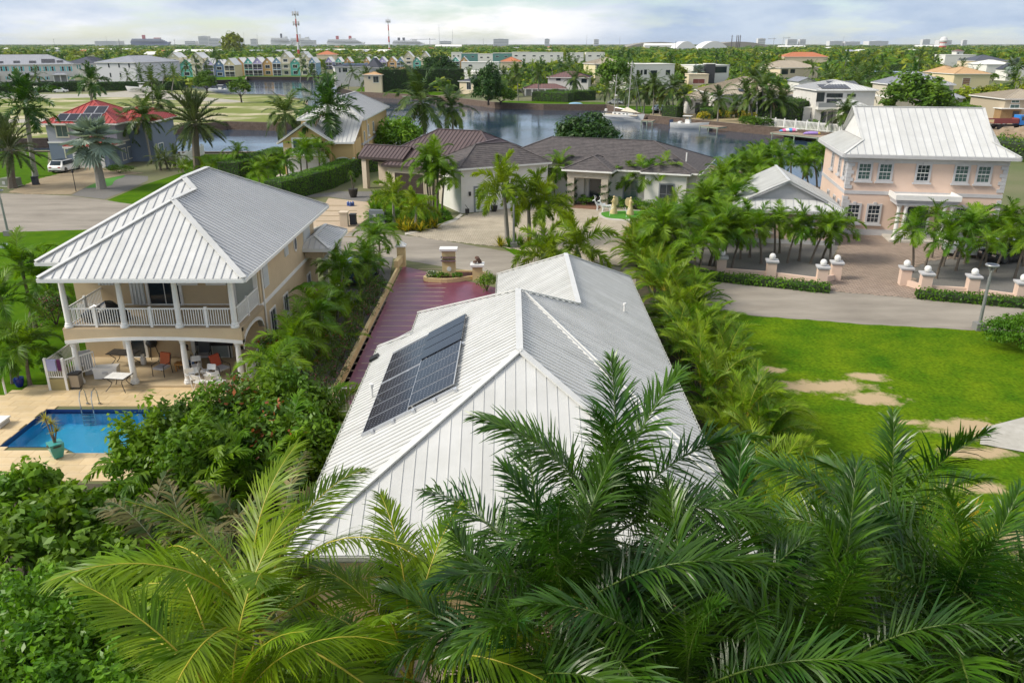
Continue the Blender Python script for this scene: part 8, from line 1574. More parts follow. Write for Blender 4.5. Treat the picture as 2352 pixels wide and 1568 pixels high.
def pot_plant(u, v, z, col_, label, lm, s=1.0, n=26, square=False):
    g = G(u, v, z); t = thing('potted_plant', label, 'potted plant', (g.x, g.y, z)); pr = [(0.22*s, 0), (0.33*s, 0.35*s), (0.36*s, 0.62*s), (0.33*s, 0.62*s)]
    B().lathe((0, 0, 0), pr, 4 if square else 14).build('pot', col_, t, smooth=not square); B().lathe((0, 0, 0.5*s), [(0.0, 0), (0.3*s, 0), (0.3*s, 0.05), (0, 0.06)], 12).build('soil', M_SOIL, t)
    for k in range(3):
        a = k*2.1; top = Vector((0.16*s*math.cos(a), 0.16*s*math.sin(a), s*(1.1+0.3*k))); B().tube([(0, 0, 0.5*s), tuple(top*0.6+Vector((0, 0, 0.25*s))), tuple(top)], [0.04*s, 0.03*s, 0.025*s], 5).build('stem', BARK, t); V = []; F_ = []; rr = random.Random(k)
        for i in range(n):
            az = i*2.4; e = R(rr.uniform(-10, 80)); d = Vector((math.cos(az)*math.cos(e), math.sin(az)*math.cos(e), math.sin(e))); sd = Vector((-math.sin(az), math.cos(az), 0))*0.025*s; q = len(V); V += [tuple(top-sd), tuple(top+sd), tuple(top+d*0.42*s+Vector((0, 0, -0.08*s)))]; F_.append((q, q+1, q+2))
        new_obj('leaf_tuft', npmesh('leaf_tuft', V, F_, [lm]), t)
pot_plant(133, 1048, 0.09, mat('teal_glaze', (0.05, 0.30, 0.27), 0.25), 'square teal glazed pot with spiky dracaena by the pool', leaf('dracaena', (0.20, 0.22, 0.04), (0.30, 0.26, 0.05)), 1.05, 30, True); pot_plant(46, 886, 0.05, mat('cobalt_glaze', (0.01, 0.02, 0.20), 0.2), 'cobalt blue pot with small palm beside the deck', L_XMAS, 0.7)
pot_plant(1361, 452, 0.12, mat('copper_pot', (0.16, 0.07, 0.03), 0.4), 'tall copper coloured pot beside the porch bench', L_DARK, 1.4); pot_plant(812, 453, 0.03, mat('dark_pot', (0.03, 0.025, 0.02), 0.5), 'dark bowl with clipped bush on the gravel', L_TREE, 1.5, 60); pot_plant(1135, 486, 0.03, BLACK, 'black pot beside the white garage door', L_TREE, 1.0)
t = thing('pool_ladder', 'chrome pool ladder at the far edge of the pool', 'ladder', (-19.75, 33.7, 0))
for x in (-0.28, 0.28): B().tube([(x, 0.5, 0.08), (x, 0.45, 0.75), (x, 0.3, 0.95), (x, 0.05, 0.9), (x, -0.12, 0.6), (x, -0.14, -0.72)], 0.028, 7).build('grab_rail', CHR, t, smooth=True); B().lathe((x, 0.5, 0.09), [(0.08, 0), (0.08, 0.02), (0.02, 0.03)], 10).build('flange', CHR, t)
for z in (-0.25, -0.45, -0.65): B().box(-0.28, 0.28, -0.18, -0.1, z, z+0.03).build('step', CHR, t)
t = thing('garden_post', 'white post with ball lamp at the edge of the pool deck', 'lamp post', G(14, 905)); B().tube([(0, 0, 0), (0, 0, 2.6)], 0.05, 8).build('pole', WHITE, t); B().lathe((0, 0, 2.7), [(0.02, -0.12), (0.12, -0.05), (0.12, 0.05), (0.02, 0.12)], 10).build('globe', WHITE, t, smooth=True)
g = G(652, 815, 0.9); t = thing('globe_lamp', 'white globe lamp among the bushes by the sea grape', 'lamp', (g.x, g.y, 0)); B().tube([(0, 0, 0), (0, 0, 1.0)], 0.04, 6).build('post', DKM, t); B().lathe((0, 0, 1.12), [(0.02, -0.16), (0.13, -0.1), (0.165, 0), (0.13, 0.1), (0.02, 0.16)], 12).build('globe', WHITE, t, smooth=True)
t = thing('pool_box', 'grey lidded box at the edge of the pool deck', 'box', G(0, 975, 0.09)+Vector((0, 0, 0))); B().box(-0.9, 0.25, -0.35, 0.35, 0, 0.2).build('body', TRIM_G, t); B().box(-0.95, 0.3, -0.4, 0.4, 0.2, 0.27).build('lid', WHITE, t)
# boxes and bins along the road
def ubox(u, v, w_, d_, h, m, label): g = G(u, v); t = thing('utility_box', label, 'utility box', g, R(-10)); B().box(-w_, w_, -d_, d_, 0, h).build('cabinet', m, t); B().box(-w_*0.5, -w_*0.1, -d_-0.02, -d_, h*0.3, h*0.7).build('door_plate', TRIM_G, t); B().box(-w_-0.08, w_+0.08, -d_-0.08, d_+0.08, -0.05, 0.1).build('plinth', M_CONC, t)
ubox(868, 512, 0.75, 0.25, 1.25, mat('cabinet_grey', (0.17, 0.19, 0.21), 0.6), 'grey meter cabinet by the road before the brown roof'); ubox(26, 428, 0.95, 0.7, 1.0, mat('transformer_green', (0.20, 0.22, 0.16), 0.7), 'olive green transformer box on a concrete base')
def bin_(u, v, label): g = G(u, v); t = thing('wheelie_bin', label, 'bin', g); B().prism([(-0.28, -0.3), (0.28, -0.3), (0.28, 0.3), (-0.28, 0.3)], 0.05, 0.95).build('body', mat('bin_dark', (0.03, 0.035, 0.05), 0.6), t); B().box(-0.31, 0.31, -0.35, 0.35, 0.95, 1.03).build('lid', BLACK, t); [B().tube([(x, 0.3, 0.1), (x+0.06, 0.3, 0.1)], 0.1, 8).build('wheel', RUB, t) for x in (-0.3, 0.24)]
bin_(812, 516, 'dark wheelie bin beside the cream gate pier'); bin_(83, 425, 'black wheelie bin beside the transformer box')
t = thing('gate_post', 'cream gate pier with flat cap at the striped drive', 'post', G(792, 520)); B().box(-0.35, 0.35, -0.35, 0.35, 0, 1.3).build('shaft', MATS['cream_render'], t); B().box(-0.42, 0.42, -0.42, 0.42, 1.3, 1.4).build('cap', MATS['cream_render'], t)
t = thing('bollard_lamp', 'slim black lamp post at the edge of the tan driveway', 'lamp post', G(175, 440)); B().tube([(0, 0, 0), (0, 0, 2.1)], 0.045, 6).build('pole', BLACK, t); B().lathe((0, 0, 2.1), [(0.05, 0), (0.13, 0.08), (0.11, 0.28), (0.02, 0.36)], 8).build('lantern', BLACK, t)
t = thing('folded_stroller', 'folded black golf trolley by the garage door', 'trolley', G(1071, 494)); [B().lathe((0, 0, 0), [(0.05, -0.03), (0.2, -0.03), (0.2, 0.03), (0.05, 0.03)], 12).build('wheel', RUB, t) for _ in range(1)]; B().tube([(0, 0, 0.1), (0.2, 0.1, 0.6), (-0.1, 0.1, 1.0)], 0.03, 5).build('handle', BLACK, t); B().box(-0.1, 0.3, 0, 0.25, 0.15, 0.6).build('bag', BLACK, t)
t = thing('porch_bench', 'pale grey bench on the stone porch', 'bench', G(1332, 462, 0.12), R(60)); B().box(-0.6, 0.6, -0.2, 0.2, 0.38, 0.43).build('seat', TRIM_G, t); B().box(-0.6, 0.6, 0.16, 0.2, 0.43, 0.85).build('backrest', TRIM_G, t); [B().box(sx*0.52-0.03, sx*0.52+0.03, sy*0.15-0.03, sy*0.15+0.03, 0, 0.38).build('leg', TRIM_G, t) for sx in (-1, 1) for sy in (-1, 1)]
for k, (u, v) in enumerate(((800, 473), (805, 474), (811, 473))): t = thing('water_bottle', 'blue water cooler bottle on the gravel by the bowl plant', 'bottle', G(u, v), 0, 'water cooler bottles'); B().lathe((0, 0, 0), [(0.14, 0), (0.15, 0.05), (0.15, 0.36), (0.06, 0.46), (0.05, 0.52)], 10).build('bottle_body', mat('bottle_blue', (0.05, 0.10, 0.30), 0.2), t, smooth=True); B().lathe((0, 0, 0.52), [(0.055, 0), (0.055, 0.04)], 8).build('cap', WHITE, t)
b = B()
for i in range(7): y0, y1 = G(760, 545-i*12).y, G(760, 544.2-i*12).y; B().box(G(760-i*2, 545-i*12).x-1.2, G(838-i*1, 545-i*12).x-0.6, y0, y0+0.25, 0.0, 0.022).build('turf_strip', mat('turf_strip', (0.20, 0.15, 0.07), 0.95), bpy.data.objects['driveway.003'])
# drains on the road and side yard
g = G(700, 1063); t = thing('drain_cover', 'dark drain cover in the leaf littered side yard', 'drain cover', (g.x, g.y, 0.03)); B().box(-0.4, 0.4, -0.28, 0.28, 0, 0.03).build('plate', CHAR, t); B().box(-0.45, 0.45, -0.33, 0.33, -0.01, 0.015).build('rim', M_CONC, t)
# ------------------------------------------------------------------ planting
def pp(sp, b, c, label, group, seed, s=1.0, **k):
    """palm from the pixel of its foot and the pixel of its crown"""
    g = G(*b); t = AT(c[0], c[1], g.y); lean = t.x-g.x
    h = t.z-(0.9*s if sp in ('royal', 'royal_far') else 0.45*s if sp in ('christmas', 'foxtail') else 0)
    return palm(sp, g.x, g.y, max(h, 0.6), label, group, seed, s, abs(lean), laz=0.0 if lean >= 0 else math.pi, **{**dict(shaft=None), **k}) if abs(lean) > 0.05 else palm(sp, g.x, g.y, max(h, 0.6), label, group, seed, s, 0.1, **k)
# foreground crowns: foot below, crown at a measured level
def fg(sp, u, v, z, label, seed, s=1.0, group=None, **k):
    p = G(u, v, z); return palm(sp, p.x, p.y, z-(0.9*s if sp == 'royal' else 0), label, group, seed, s, 0.15, **k)
fg('coconut', 590, 1440, 5.6, 'coconut palm with yellow ribbed arching fronds below the roof corner', 3, 1.0, az=0.3)
fg('coconut', 925, 1570, 4.7, 'younger coconut palm with upright yellow ribbed fronds beside the patio', 8, 0.92, az=2.0)
fg('coconut', 520, 1680, 5.0, 'low coconut palm under the arching fronds of its taller neighbour', 12, 0.95, az=1.1)
fg('royal', 1400, 1235, 6.5, 'shaggy dark green palm rising in front of the white roof slope', 21, 1.0, az=1.2, nf=21)
fg('royal', 1290, 1430, 5.8, 'dark green palm spreading wide over the patio', 22, 1.05, az=0.2, nf=20)
fg('royal', 1690, 1440, 5.2, 'glossy green palm with long drooping fronds beside the areca row', 27, 0.95, az=0.9, nf=18)
fg('royal', 2015, 1270, 5.0, 'open crowned palm against the mown lot', 23, 1.0, az=2.1, nf=14)
fg('royal', 1560, 1600, 5.0, 'low palm tuft under the dark green patio palms', 24, 1.0)
fg('royal', 1180, 1620, 4.6, 'small palm tuft beside the young coconut', 29, 0.95)
fg('royal', 2180, 1490, 5.2, 'feathery palm above the shrubs at the corner of the lot', 25, 1.1, az=2.6, nf=17)
fg('royal', 1880, 1560, 4.9, 'dark feathery palm between the patio palms and the corner palm', 26, 1.1, nf=17)
fg('royal', 2400, 1600, 5.0, 'tall feathery palm at the far corner bed', 28, 1.1)
for i, (u, v, z) in enumerate(((1640, 1250, 3.0), (1780, 1180, 3.0), (1880, 1230, 3.0), (1950, 1330, 3.0), (2090, 1330, 3.2), (2230, 1290, 2.6), (2320, 1330, 2.6), (2130, 1180, 2.2), (2270, 1400, 2.8), (1460, 1460, 3.0), (1800, 1440, 3.2), (2040, 1430, 3.2), (1990, 1560, 3.6), (2300, 1530, 3.4))):
    p = G(u, v, z); clump('areca', p.x, p.y, 'bushy green palm clump in the planting beside the patio', 'palm clumps in the near planting', i+300, 1.1, 6, z*0.45, 22)
for i, (u, v, z) in enumerate(((2140, 1170, 2.0), (2210, 1190, 1.8))): p = G(u, v, z); spiky(p.x, p.y, 1.6, 40, L_GOLD, 'yellow green strap leaved plant at the edge of the lot', 'yellow strap plants by the lot', i, w_=0.16, z=0.8)
# left foreground: fishtail palms, dry fronds, leafy shrubs
for i, (u, v, z, sp) in enumerate(((640, 880, 3.4, 'fishtail'), (560, 890, 3.6, 'fishtail'), (440, 940, 4.0, 'fishtail'), (345, 975, 3.4, 'fishtail'), (690, 950, 3.4, 'fishtail'), (520, 980, 4.0, 'fishtail'), (400, 1040, 3.6, 'fishtail'), (590, 960, 3.6, 'fishtail'), (620, 1020, 2.6, 'areca'), (720, 900, 2.6, 'areca'))):
    p = G(u, v, z); clump(sp, p.x, p.y, 'glossy green fishtail palm clump between the pool and the drive' if sp == 'fishtail' else 'arching areca palm clump beside the yellow wall', 'fishtail palms by the pool' if sp == 'fishtail' else 'areca palms by the yellow wall', i+40, 0.95, 6, z*0.5, 22)
for i, (u, v, z) in enumerate(((470, 1120, 3.6), (560, 1090, 3.8), (380, 1140, 3.2), (610, 1170, 3.4))):
    p = G(u, v, z); clump('dry_fishtail', p.x, p.y, 'withered brown fishtail palm clump beside the pool shrubs', 'withered fishtail palms', i+60, 0.95, 6, z*0.5, 22)
for i, (u, v, z, r, lm) in enumerate(((40, 1110, 2.2, 1.5, L_BRIGHT), (230, 1150, 2.0, 1.3, L_BRIGHT), (130, 1170, 2.2, 1.5, L_XMAS), (20, 1230, 2.6, 1.4, L_BRIGHT), (200, 1270, 2.4, 1.5, L_TREE), (330, 1290, 2.2, 1.5, L_XMAS), (420, 1340, 2.0, 1.6, L_XMAS), (280, 1420, 2.4, 1.6, L_BRIGHT), (400, 1520, 2.2, 1.7, L_XMAS), (720, 1500, 1.6, 1.6, L_TREE))):
    p = G(u, v, z*0.8); shrub(p.x, p.y, r, z, 'leafy green shrub with pointed leaves beside the pool deck' if i < 5 else 'leafy green undergrowth below the coconut palms', 'pointed leaf shrubs' if i < 5 else 'undergrowth shrubs', lm, i+3, 0.34, 70, 26)
for i, (u, v, z, r) in enumerate(((60, 1370, 3.0, 1.5), (150, 1450, 3.0, 1.4), (30, 1520, 3.4, 1.5), (180, 1580, 3.2, 1.5))):
    p = G(u, v, z*0.8); shrub(p.x, p.y, r, z, 'dense round leaved shrub with glossy dark green leaves', 'round leaved shrubs', leaf('round_leaf', (0.050, 0.135, 0.008), (0.110, 0.225, 0.010), 0.35, 0.3, 0.9), i+23, 0.20, 130, 34, cl=0.22)
for i, (u, v) in enumerate(((325, 990), (395, 960), (470, 935), (545, 905), (620, 905), (690, 905), (690, 985), (640, 985), (570, 985), (500, 1005), (430, 1030))): p = G(u, v, 2.9); shrub(p.x, p.y, 1.3, 3.5, 'tall leafy shrub screening the pool from the white roof', 'shrubs screening the pool', (L_XMAS, L_TREE, L_BRIGHT, L_GRAPE)[i % 4], i+70, 0.24, 95, 28)
# row between porch house and drive
rnd = random.Random(5)
for i in range(12):
    y = 33+i*2.4; palm('christmas', -10.6+rnd.uniform(-0.4, 0.5), y, rnd.uniform(1.4, 2.3), 'christmas palm with drooping fronds between the porch house and the drive', 'palms along the porch house', i, rnd.uniform(0.95, 1.15), 0.5)
for i in range(7): y = 38+i*3.2; clump('areca', -10.3+rnd.uniform(-0.3, 0.3), y, 'low arching palm clump against the yellow drive wall', 'low palm clumps along the drive wall', i+80, 0.68, 5, 0.8, 16)
for i in range(9): shrub(-9.1, 35.5+i*2.0, 0.72, 1.5, 'dark bougainvillea bush spilling over the yellow wall', 'bougainvillea along the drive wall', L_FLOWER, i, 0.09, 60, 26, sq=1.7)
p = G(700, 830); shrub(p.x-0.2, p.y, 1.9, 2.0, 'sea grape bush with round leaves turning orange beside the drive wall', None, L_GRAPE, 4, 0.22, 110, 30, sq=1.2)
p = G(620, 850); shrub(p.x, p.y, 1.0, 1.2, 'bright green shrub at the corner of the porch house', None, L_BRIGHT, 6, 0.14)
banana = thing('banana_plant', 'ragged banana plant with broad leaves against the porch house wall', 'plant', (-11.6, 44.5, 0)); B().tube([(0, 0, 0), (0.05, 0, 1.4), (0, 0.05, 2.8)], [0.13, 0.11, 0.07], 7).build('stem', BARK, banana)
for i in range(7):
    a = i*2.4; d = Vector((math.cos(a), math.sin(a), 0)); sd = Vector((-d.y, d.x, 0)); b = B(); z0 = 2.7
    pts = [Vector((0, 0, z0))+d*(0.28*k)+Vector((0, 0, 0.22*k-0.055*k*k)) for k in range(6)]
    for k in range(5):
        w0, w1 = (0.02, 0.2, 0.28, 0.27, 0.2, 0.03)[k:k+2]; b.add([pts[k]-sd*w0-Vector((0, 0, w0*0.4)), pts[k], pts[k+1], pts[k+1]-sd*w1-Vector((0, 0, w1*0.4))], [(0, 1, 2, 3)]); b.add([pts[k], pts[k]+sd*w0-Vector((0, 0, w0*0.4)), pts[k+1]+sd*w1-Vector((0, 0, w1*0.4)), pts[k+1]], [(0, 1, 2, 3)])
    b.build('leaf_blade', L_XMAS, banana)
# beside the porch house lawn
for i, (bb, cc, s) in enumerate((((82, 752), (48, 610), 1.35), ((70, 750), (78, 640), 1.3), ((70, 885), (62, 800), 1.2), ((38, 800), (0, 690), 1.3), ((160, 690), (140, 655), 1.1), ((30, 880), (20, 800), 1.1))): pp('christmas', bb, cc, 'christmas palm on the lawn side of the porch house', 'palms on the porch house lawn', i+30, s)
for i, (u, v, r, lm, lb) in enumerate(((130, 745, 1.1, L_FLOWER, 'pink flowering bougainvillea bush by the porch house'), (120, 720, 1.0, L_FLOWER, 'pink flowering bougainvillea bush by the porch house'), (128, 860, 0.8, L_BRIGHT, 'yellow green croton bush beside the porch steps'))): p = G(u, v); shrub(p.x, p.y, r, 1.4, lb, 'bougainvillea bushes' if i < 2 else None, lm, i+9, 0.12)
# areca row on the other side of the white roof
for i in range(21):
    f = i/20; y = 21.5+f*38; x = 8.7+0.9*(i % 2)+f*1.3; clump('areca', x, y, 'areca palm clump in the dense row beside the white roof', 'areca row beside the white roof', i+100, 0.86+0.22*rnd.random(), 7, rnd.uniform(0.9, 1.7), 30, 0.7)
for i in range(10): y = 23+i*3.6; clump('areca', 10.9+i*0.1, y, 'lighter areca palm clump facing the mown lot', 'areca clumps facing the lot', i+140, 0.7, 5, 0.5, 18)
# bright palm thicket between the shingle house and the pink garage
for i in range(20):
    f = (i//2)/9; p = G(1490+f*210, 640-f*215); dx = 2.0*(i % 2); palm('christmas', p.x+1.2+dx+rnd.uniform(-.5, .5), p.y+rnd.uniform(-.6, .6), rnd.uniform(2.4, 3.2), 'bright green palm in the dense thicket beside the pink garage', 'palm thicket beside the pink garage', i+60, rnd.uniform(1.2, 1.45), 0.5, nf=22)
for i in range(8): p = G(1440+i*14, 605-i*14); clump('areca', p.x+0.6, p.y, 'bushy palm clump at the foot of the bright thicket', 'palm clumps at the thicket foot', i+170, 0.85, 6, 1.2, 22)
for i, (u, v) in enumerate(((1595, 650), (1640, 612), (1662, 606), (1700, 596), (1722, 592), (1748, 606), (1778, 600), (1808, 604), (1835, 600), (1862, 606), (1888, 598), (1905, 606), (1680, 640-20), (1790, 582))):
    p = G(u, v); palm('christmas', p.x, p.y, rnd.uniform(1.8, 2.5), 'christmas palm with leaning trunk in the gravel before the pink garage', 'palms before the pink garage', i+200, rnd.uniform(1.0, 1.2), 0.7)
for i, (u, v) in enumerate(((2095, 626), (2125, 610), (2150, 640), (2165, 612), (2195, 622), (2215, 606), (2240, 640), (2262, 612), (2285, 626), (2310, 606), (2330, 640), (2350, 612), (2140, 592), (2190, 596), (2245, 594), (2300, 596), (2375, 630))):
    p = G(u, v); palm('christmas', p.x, p.y, rnd.uniform(2.1, 3.1), 'christmas palm with leaning trunk in the gravel by the parked cars', 'palms by the parked cars', i+230, rnd.uniform(1.0, 1.25), 0.7)
for i, u in enumerate((1745, 1765, 1790, 1815, 1838, 1858, 1876, 1892, 1905, 1725)): p = G(u, 436+(i % 3)*9); palm('christmas', p.x, p.y, rnd.uniform(2.8, 3.7), 'slender palm behind the pink garage by the canal', 'palms behind the pink garage', i+260, rnd.uniform(1.2, 1.4), 0.6)
# foxtail palms round the paved court
for i, (bb, cc, s) in enumerate((((1165, 556), (1152, 432), 1.65), ((1216, 552), (1212, 462), 1.6), ((1247, 556), (1250, 472), 1.65), ((1236, 622), (1245, 586), 1.5), ((1335, 616), (1330, 572), 1.5), ((905, 512), (903, 452), 1.2), ((955, 526), (955, 478), 1.1), ((1478, 560), (1486, 528), 1.2))): pp('foxtail', bb, cc, 'foxtail palm with bushy yellow green plumes on the garden island' if i < 5 else 'small foxtail palm in the lawn beside the brown metal roof', 'foxtail palms on the island' if i < 5 else 'foxtail palms by the brown roof', i, s)
for i, (bb, cc, s) in enumerate((((1290, 462), (1288, 384), 1.35), ((1275, 462), (1268, 394), 1.2), ((1428, 468), (1430, 412), 1.35), ((1440, 470), (1445, 404), 1.3), ((1505, 474), (1490, 402), 1.4), ((1525, 476), (1528, 400), 1.4), ((1465, 470), (1462, 410), 1.2))): pp('christmas', bb, cc, 'broad fronded palm in front of the shingle house porch', 'palms before the shingle house', i+300, s)
for i, (bb, cc, s) in enumerate((((985, 490), (975, 372), 1.5), ((995, 492), (1000, 368), 1.5), ((1005, 492), (1012, 392), 1.4), ((990, 494), (985, 400), 1.3), ((1015, 494), (1020, 410), 1.3))): pp('christmas', bb, cc, 'slender clustered palm against the tall garage wall', 'clustered palms by the tall garage', i+320, s)
for i, (bb, cc, s) in enumerate((((600, 436), (592, 395), 1.25), ((622, 434), (612, 386), 1.3), ((648, 430), (640, 378), 1.3), ((665, 430), (655, 370), 1.3), ((694, 420), (690, 350), 1.4), ((708, 420), (705, 345), 1.4), ((736, 412), (732, 345), 1.4), ((545, 398), (545, 352), 1.2))): pp('christmas', bb, cc, 'small christmas palm lining the yellow house drive', 'palms lining the yellow house drive', i+340, s)
# named larger palms
pp('royal_far', (766, 400), (752, 250), 'tall royal palm with green crownshaft in front of the yellow house', None, 5, 1.45)
pp('royal_far', (82, 405), (56, 240), 'tall royal palm leaning beside the blue house', None, 6, 1.35); pp('royal_far', (214, 262), (208, 186), 'ragged royal palm with hanging dead fronds behind the red roof', None, 7, 1.4)
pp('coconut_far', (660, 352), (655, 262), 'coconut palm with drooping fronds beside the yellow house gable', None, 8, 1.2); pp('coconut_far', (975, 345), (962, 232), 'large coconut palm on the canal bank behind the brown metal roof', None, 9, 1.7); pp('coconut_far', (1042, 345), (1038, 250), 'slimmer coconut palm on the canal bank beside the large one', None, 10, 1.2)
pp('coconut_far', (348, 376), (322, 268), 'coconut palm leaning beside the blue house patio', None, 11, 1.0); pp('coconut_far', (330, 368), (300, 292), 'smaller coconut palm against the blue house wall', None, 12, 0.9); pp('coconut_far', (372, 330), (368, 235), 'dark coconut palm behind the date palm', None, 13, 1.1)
pp('date', (455, 396), (448, 285), 'stout date palm with bristling grey green crown on the lawn', None, 14, 1.5)
pp('date', (30, 432), (28, 345), 'drooping date palm beside the utility boxes', None, 15, 1.35, nf=40)
for i, (u, v) in enumerate(((385, 388), (370, 392), (400, 385))): p = G(u, v); palm('pygmy', p.x, p.y, 1.3, 'low bushy palm beside the blue house fence', 'low palms by the blue house', i, 1.5)
for i, (u, v) in enumerate(((478, 396), (430, 400), (500, 388))): p = G(u, v); clump('areca', p.x, p.y, 'small palm clump on the lawn under the date palm', 'palm clumps under the date palm', i+400, 0.8, 5, 0.6, 16)
# silver fan palm
def bismarck(b_, c_, label, s=1.0, n=24):
    g = G(*b_); t = AT(c_[0], c_[1], g.y); P = thing('fan_palm', label, 'palm tree', g); h = t.z; dx = t.x-g.x; B().tube([(0, 0, -0.1), (dx*0.3, 0, h*0.5), (dx, 0, h)], [0.38*s, 0.28*s, 0.24*s], 9).build('trunk', BARK_G, P, smooth=True); ms = [fan_leaf_mesh('fan_leaf', 1.05, 20, L_BIS, RACH_D, k, 0.95, e) for k, e in enumerate((1.35, 1.0, 0.65, 0.3, -0.1, -0.5))]
    for i in range(n): o = new_obj('fan_leaf', ms[min(5, i*6//n)], P); o.location = (dx, 0, h); o.scale = (s*1.25,)*3; o.rotation_euler = (0, 0, i*2.4)
bismarck((234, 434), (216, 330), 'silver blue fan palm on the gravel bed by the driveway', 1.55); bismarck((2330, 190), (2328, 152), 'silver fan palm beside the tall white gable', 1.9, 18); bismarck((1606, 192), (1604, 166), 'small silver fan palm before the cream garage', 1.6, 16)
# broadleaf trees
def tp(b_, r, hz, label, kind, seed, trunk=1.0, sq=1.0, name='leafy_tree', group=None): g = G(*b_); return tree(g.x, g.y, r, hz, label, group, kind, seed, trunk, name=name, sq=sq)
tp((918, 366), 3.5, 3.5, 'dense bright green tree beside the yellow house', 'bright', 1, -1); tp((1345, 352), 5.0, 3.2, 'broad dark green tree behind the shingle roof', 'dark', 2, -1); tp((1122, 241), 4.0, 6.0, 'tall dark tree overhanging the canal bank', 'dark', 3, -1); tp((1150, 240), 4.0, 3.0, 'bright creeper bush hanging over the canal', 'bright', 4, 0.2)
tp((2095, 268), 7.5, 5.2, 'olive green tree beside the boarded house', 'tree', 5, -1); tp((1010, 193), 7.5, 6.5, 'spreading dark cedar like tree behind the clipped trees', 'dark', 6, -1); tp((1410, 214), 6, 6, 'green tree in front of the cream house', 'tree', 7, 1.2)
tp((476, 214), 3.6, 3.4, 'small tree at the edge of the sandy lot', 'tree', 8, 1.0); tp((555, 236), 3.0, 2.6, 'thin lone sapling on the sandy lot', 'lod', 9, 2.0); tp((538, 132), 12, 15, 'tall feathery casuarina behind the row houses', 'lodlight', 10, 3)
tp((1270, 222), 2.5, 1.2, 'low round shrub on the waterside lawn', 'tree', 11, 0.1)
# clipped hedges
def hp(px): return [G(u, v).xy for u, v in px]
hedge(hp([(640, 462), (745, 432), (800, 408)]), 2.4, 2.3, 'long clipped green hedge along the yellow house drive', seed=1, dens=90, ls=0.16); hedge(hp([(790, 402), (868, 388)]), 3.0, 2.6, 'clipped hedge between the yellow house and the brown metal roof', seed=2, dens=80, ls=0.16); hedge(hp([(535, 406), (650, 372)]), 3.0, 2.0, 'clipped hedge on the lawn side of the yellow house', seed=3, dens=80, ls=0.16)
hedge(hp([(1585, 636), (1890, 668)]), 1.3, 0.5, 'low spiky hedge between the pink wall and the road before the garage', L_HEDGE, 4, 90, 0.16); hedge(hp([(2118, 683), (2450, 712)]), 1.3, 0.5, 'low spiky hedge between the pink wall and the road by the lamp post', L_HEDGE, 5, 90, 0.16)
hedge(hp([(330, 205), (-150, 214)][::-1][:1]+[(0, 0)][:0]+[(190, 209)]) if False else hp([(-150, 218), (188, 210)]), 3.0, 3.2, 'dark clipped hedge along the turquoise terrace', L_DARK, 6, 14, 0.4); hedge(hp([(228, 209), (420, 207)]), 3.0, 3.0, 'dark clipped hedge behind the boat on its trailer', L_DARK, 7, 14, 0.4)
hedge(hp([(880, 211), (1052, 209)]), 6.0, 7.5, 'tall dense screen of clipped trees on the waterfront', L_DARK, 8, 10, 0.5, rough=0.5); hedge(hp([(1240, 232), (1300, 234)]), 5, 2.6, 'rounded dark hedge on the waterside lawn', L_HEDGE, 9, 20, 0.3, rough=0.25); hedge(hp([(1302, 232), (1352, 230)]), 4, 2.8, 'rounded hedge beside the russet roofed house', L_HEDGE, 10, 20, 0.3, rough=0.25)
hedge(hp([(2210, 268), (2200, 225)]), 7, 2.4, 'bright boxy hedge between the boarded house and the lawn', L_BRIGHT, 11, 14, 0.35); hedge(hp([(1624, 273), (1660, 262)]), 3, 2.2, 'small clipped hedge on the bank by the pool', L_HEDGE, 12, 25, 0.25); hedge(hp([(2040, 186), (2080, 168)]), 6, 3.5, 'bright hedge across the far lagoon', L_BRIGHT, 13, 6, 0.6) if False else None
hedge(hp([(1985, 163), (2110, 164)]), 6, 4.0, 'bright hedge across the far lagoon', L_BRIGHT, 13, 6, 0.6); hedge(hp([(1536, 270), (1552, 271)]), 3.4, 2.6, 'square clipped hedge on the bank by the sailboat', L_HEDGE, 14, 30, 0.25); hedge(hp([(2260, 352), (2420, 372)]), 8, 2.4, 'rough green hedge beside the dirt mound', L_TREE, 15, 12, 0.4, rough=0.5)
hedge(hp([(1770, 288), (1850, 276)]), 5, 4.5, 'tall green hedge between the two pool gardens', L_HEDGE, 16, 12, 0.4, rough=0.3)
p = G(2330, 800); t = shrub(p.x+0.6, p.y, 2.2, 1.9, 'large clipped oval bush beside the lamp post', None, L_HEDGE, 40, 0.13, 420, 30, sq=0.8, cl=0.16)
p = G(275, 398); shrub(p.x, p.y, 2.0, 1.1, 'low rounded shrub on the gravel by the blue house', None, L_TREE, 41, 0.14, 90, 26, sq=0.6)
# yellow and spiky planting
for i, (u, v) in enumerate(((920, 528), (935, 532), (950, 530), (965, 532), (985, 526), (1000, 524), (925, 520), (945, 520), (860, 470), (870, 482), (855, 480), (880, 468), (865, 455), (940, 515))): p = G(u, v); spiky(p.x, p.y, 1.15, 44, L_GOLD if i < 9 else L_BRIGHT, 'yellow strap leaved plant in the garden bed by the brown roof' if i < 9 else 'lime green strap leaved plant beside the carport pier', 'yellow plants in the garden bed' if i < 9 else 'lime plants by the carport', i, w_=0.12)
for i, (u, v) in enumerate(((1150, 566), (1170, 568), (1195, 564), (1215, 566), (1185, 560), (1240, 566))): p = G(u, v); spiky(p.x, p.y, 1.0, 40, L_GOLD if i in (0, 3) else L_BRIGHT, 'strap leaved plant under the foxtail palms', 'plants under the foxtail palms', i+30, w_=0.09)
for i, (u, v) in enumerate(((1450, 560), (1462, 545), (1480, 535), (1498, 515))): p = G(u, v); spiky(p.x, p.y, 1.7, 60, L_GOLD, 'golden yellow croton at the edge of the paved court', 'golden crotons by the court', i+50, w_=0.16)
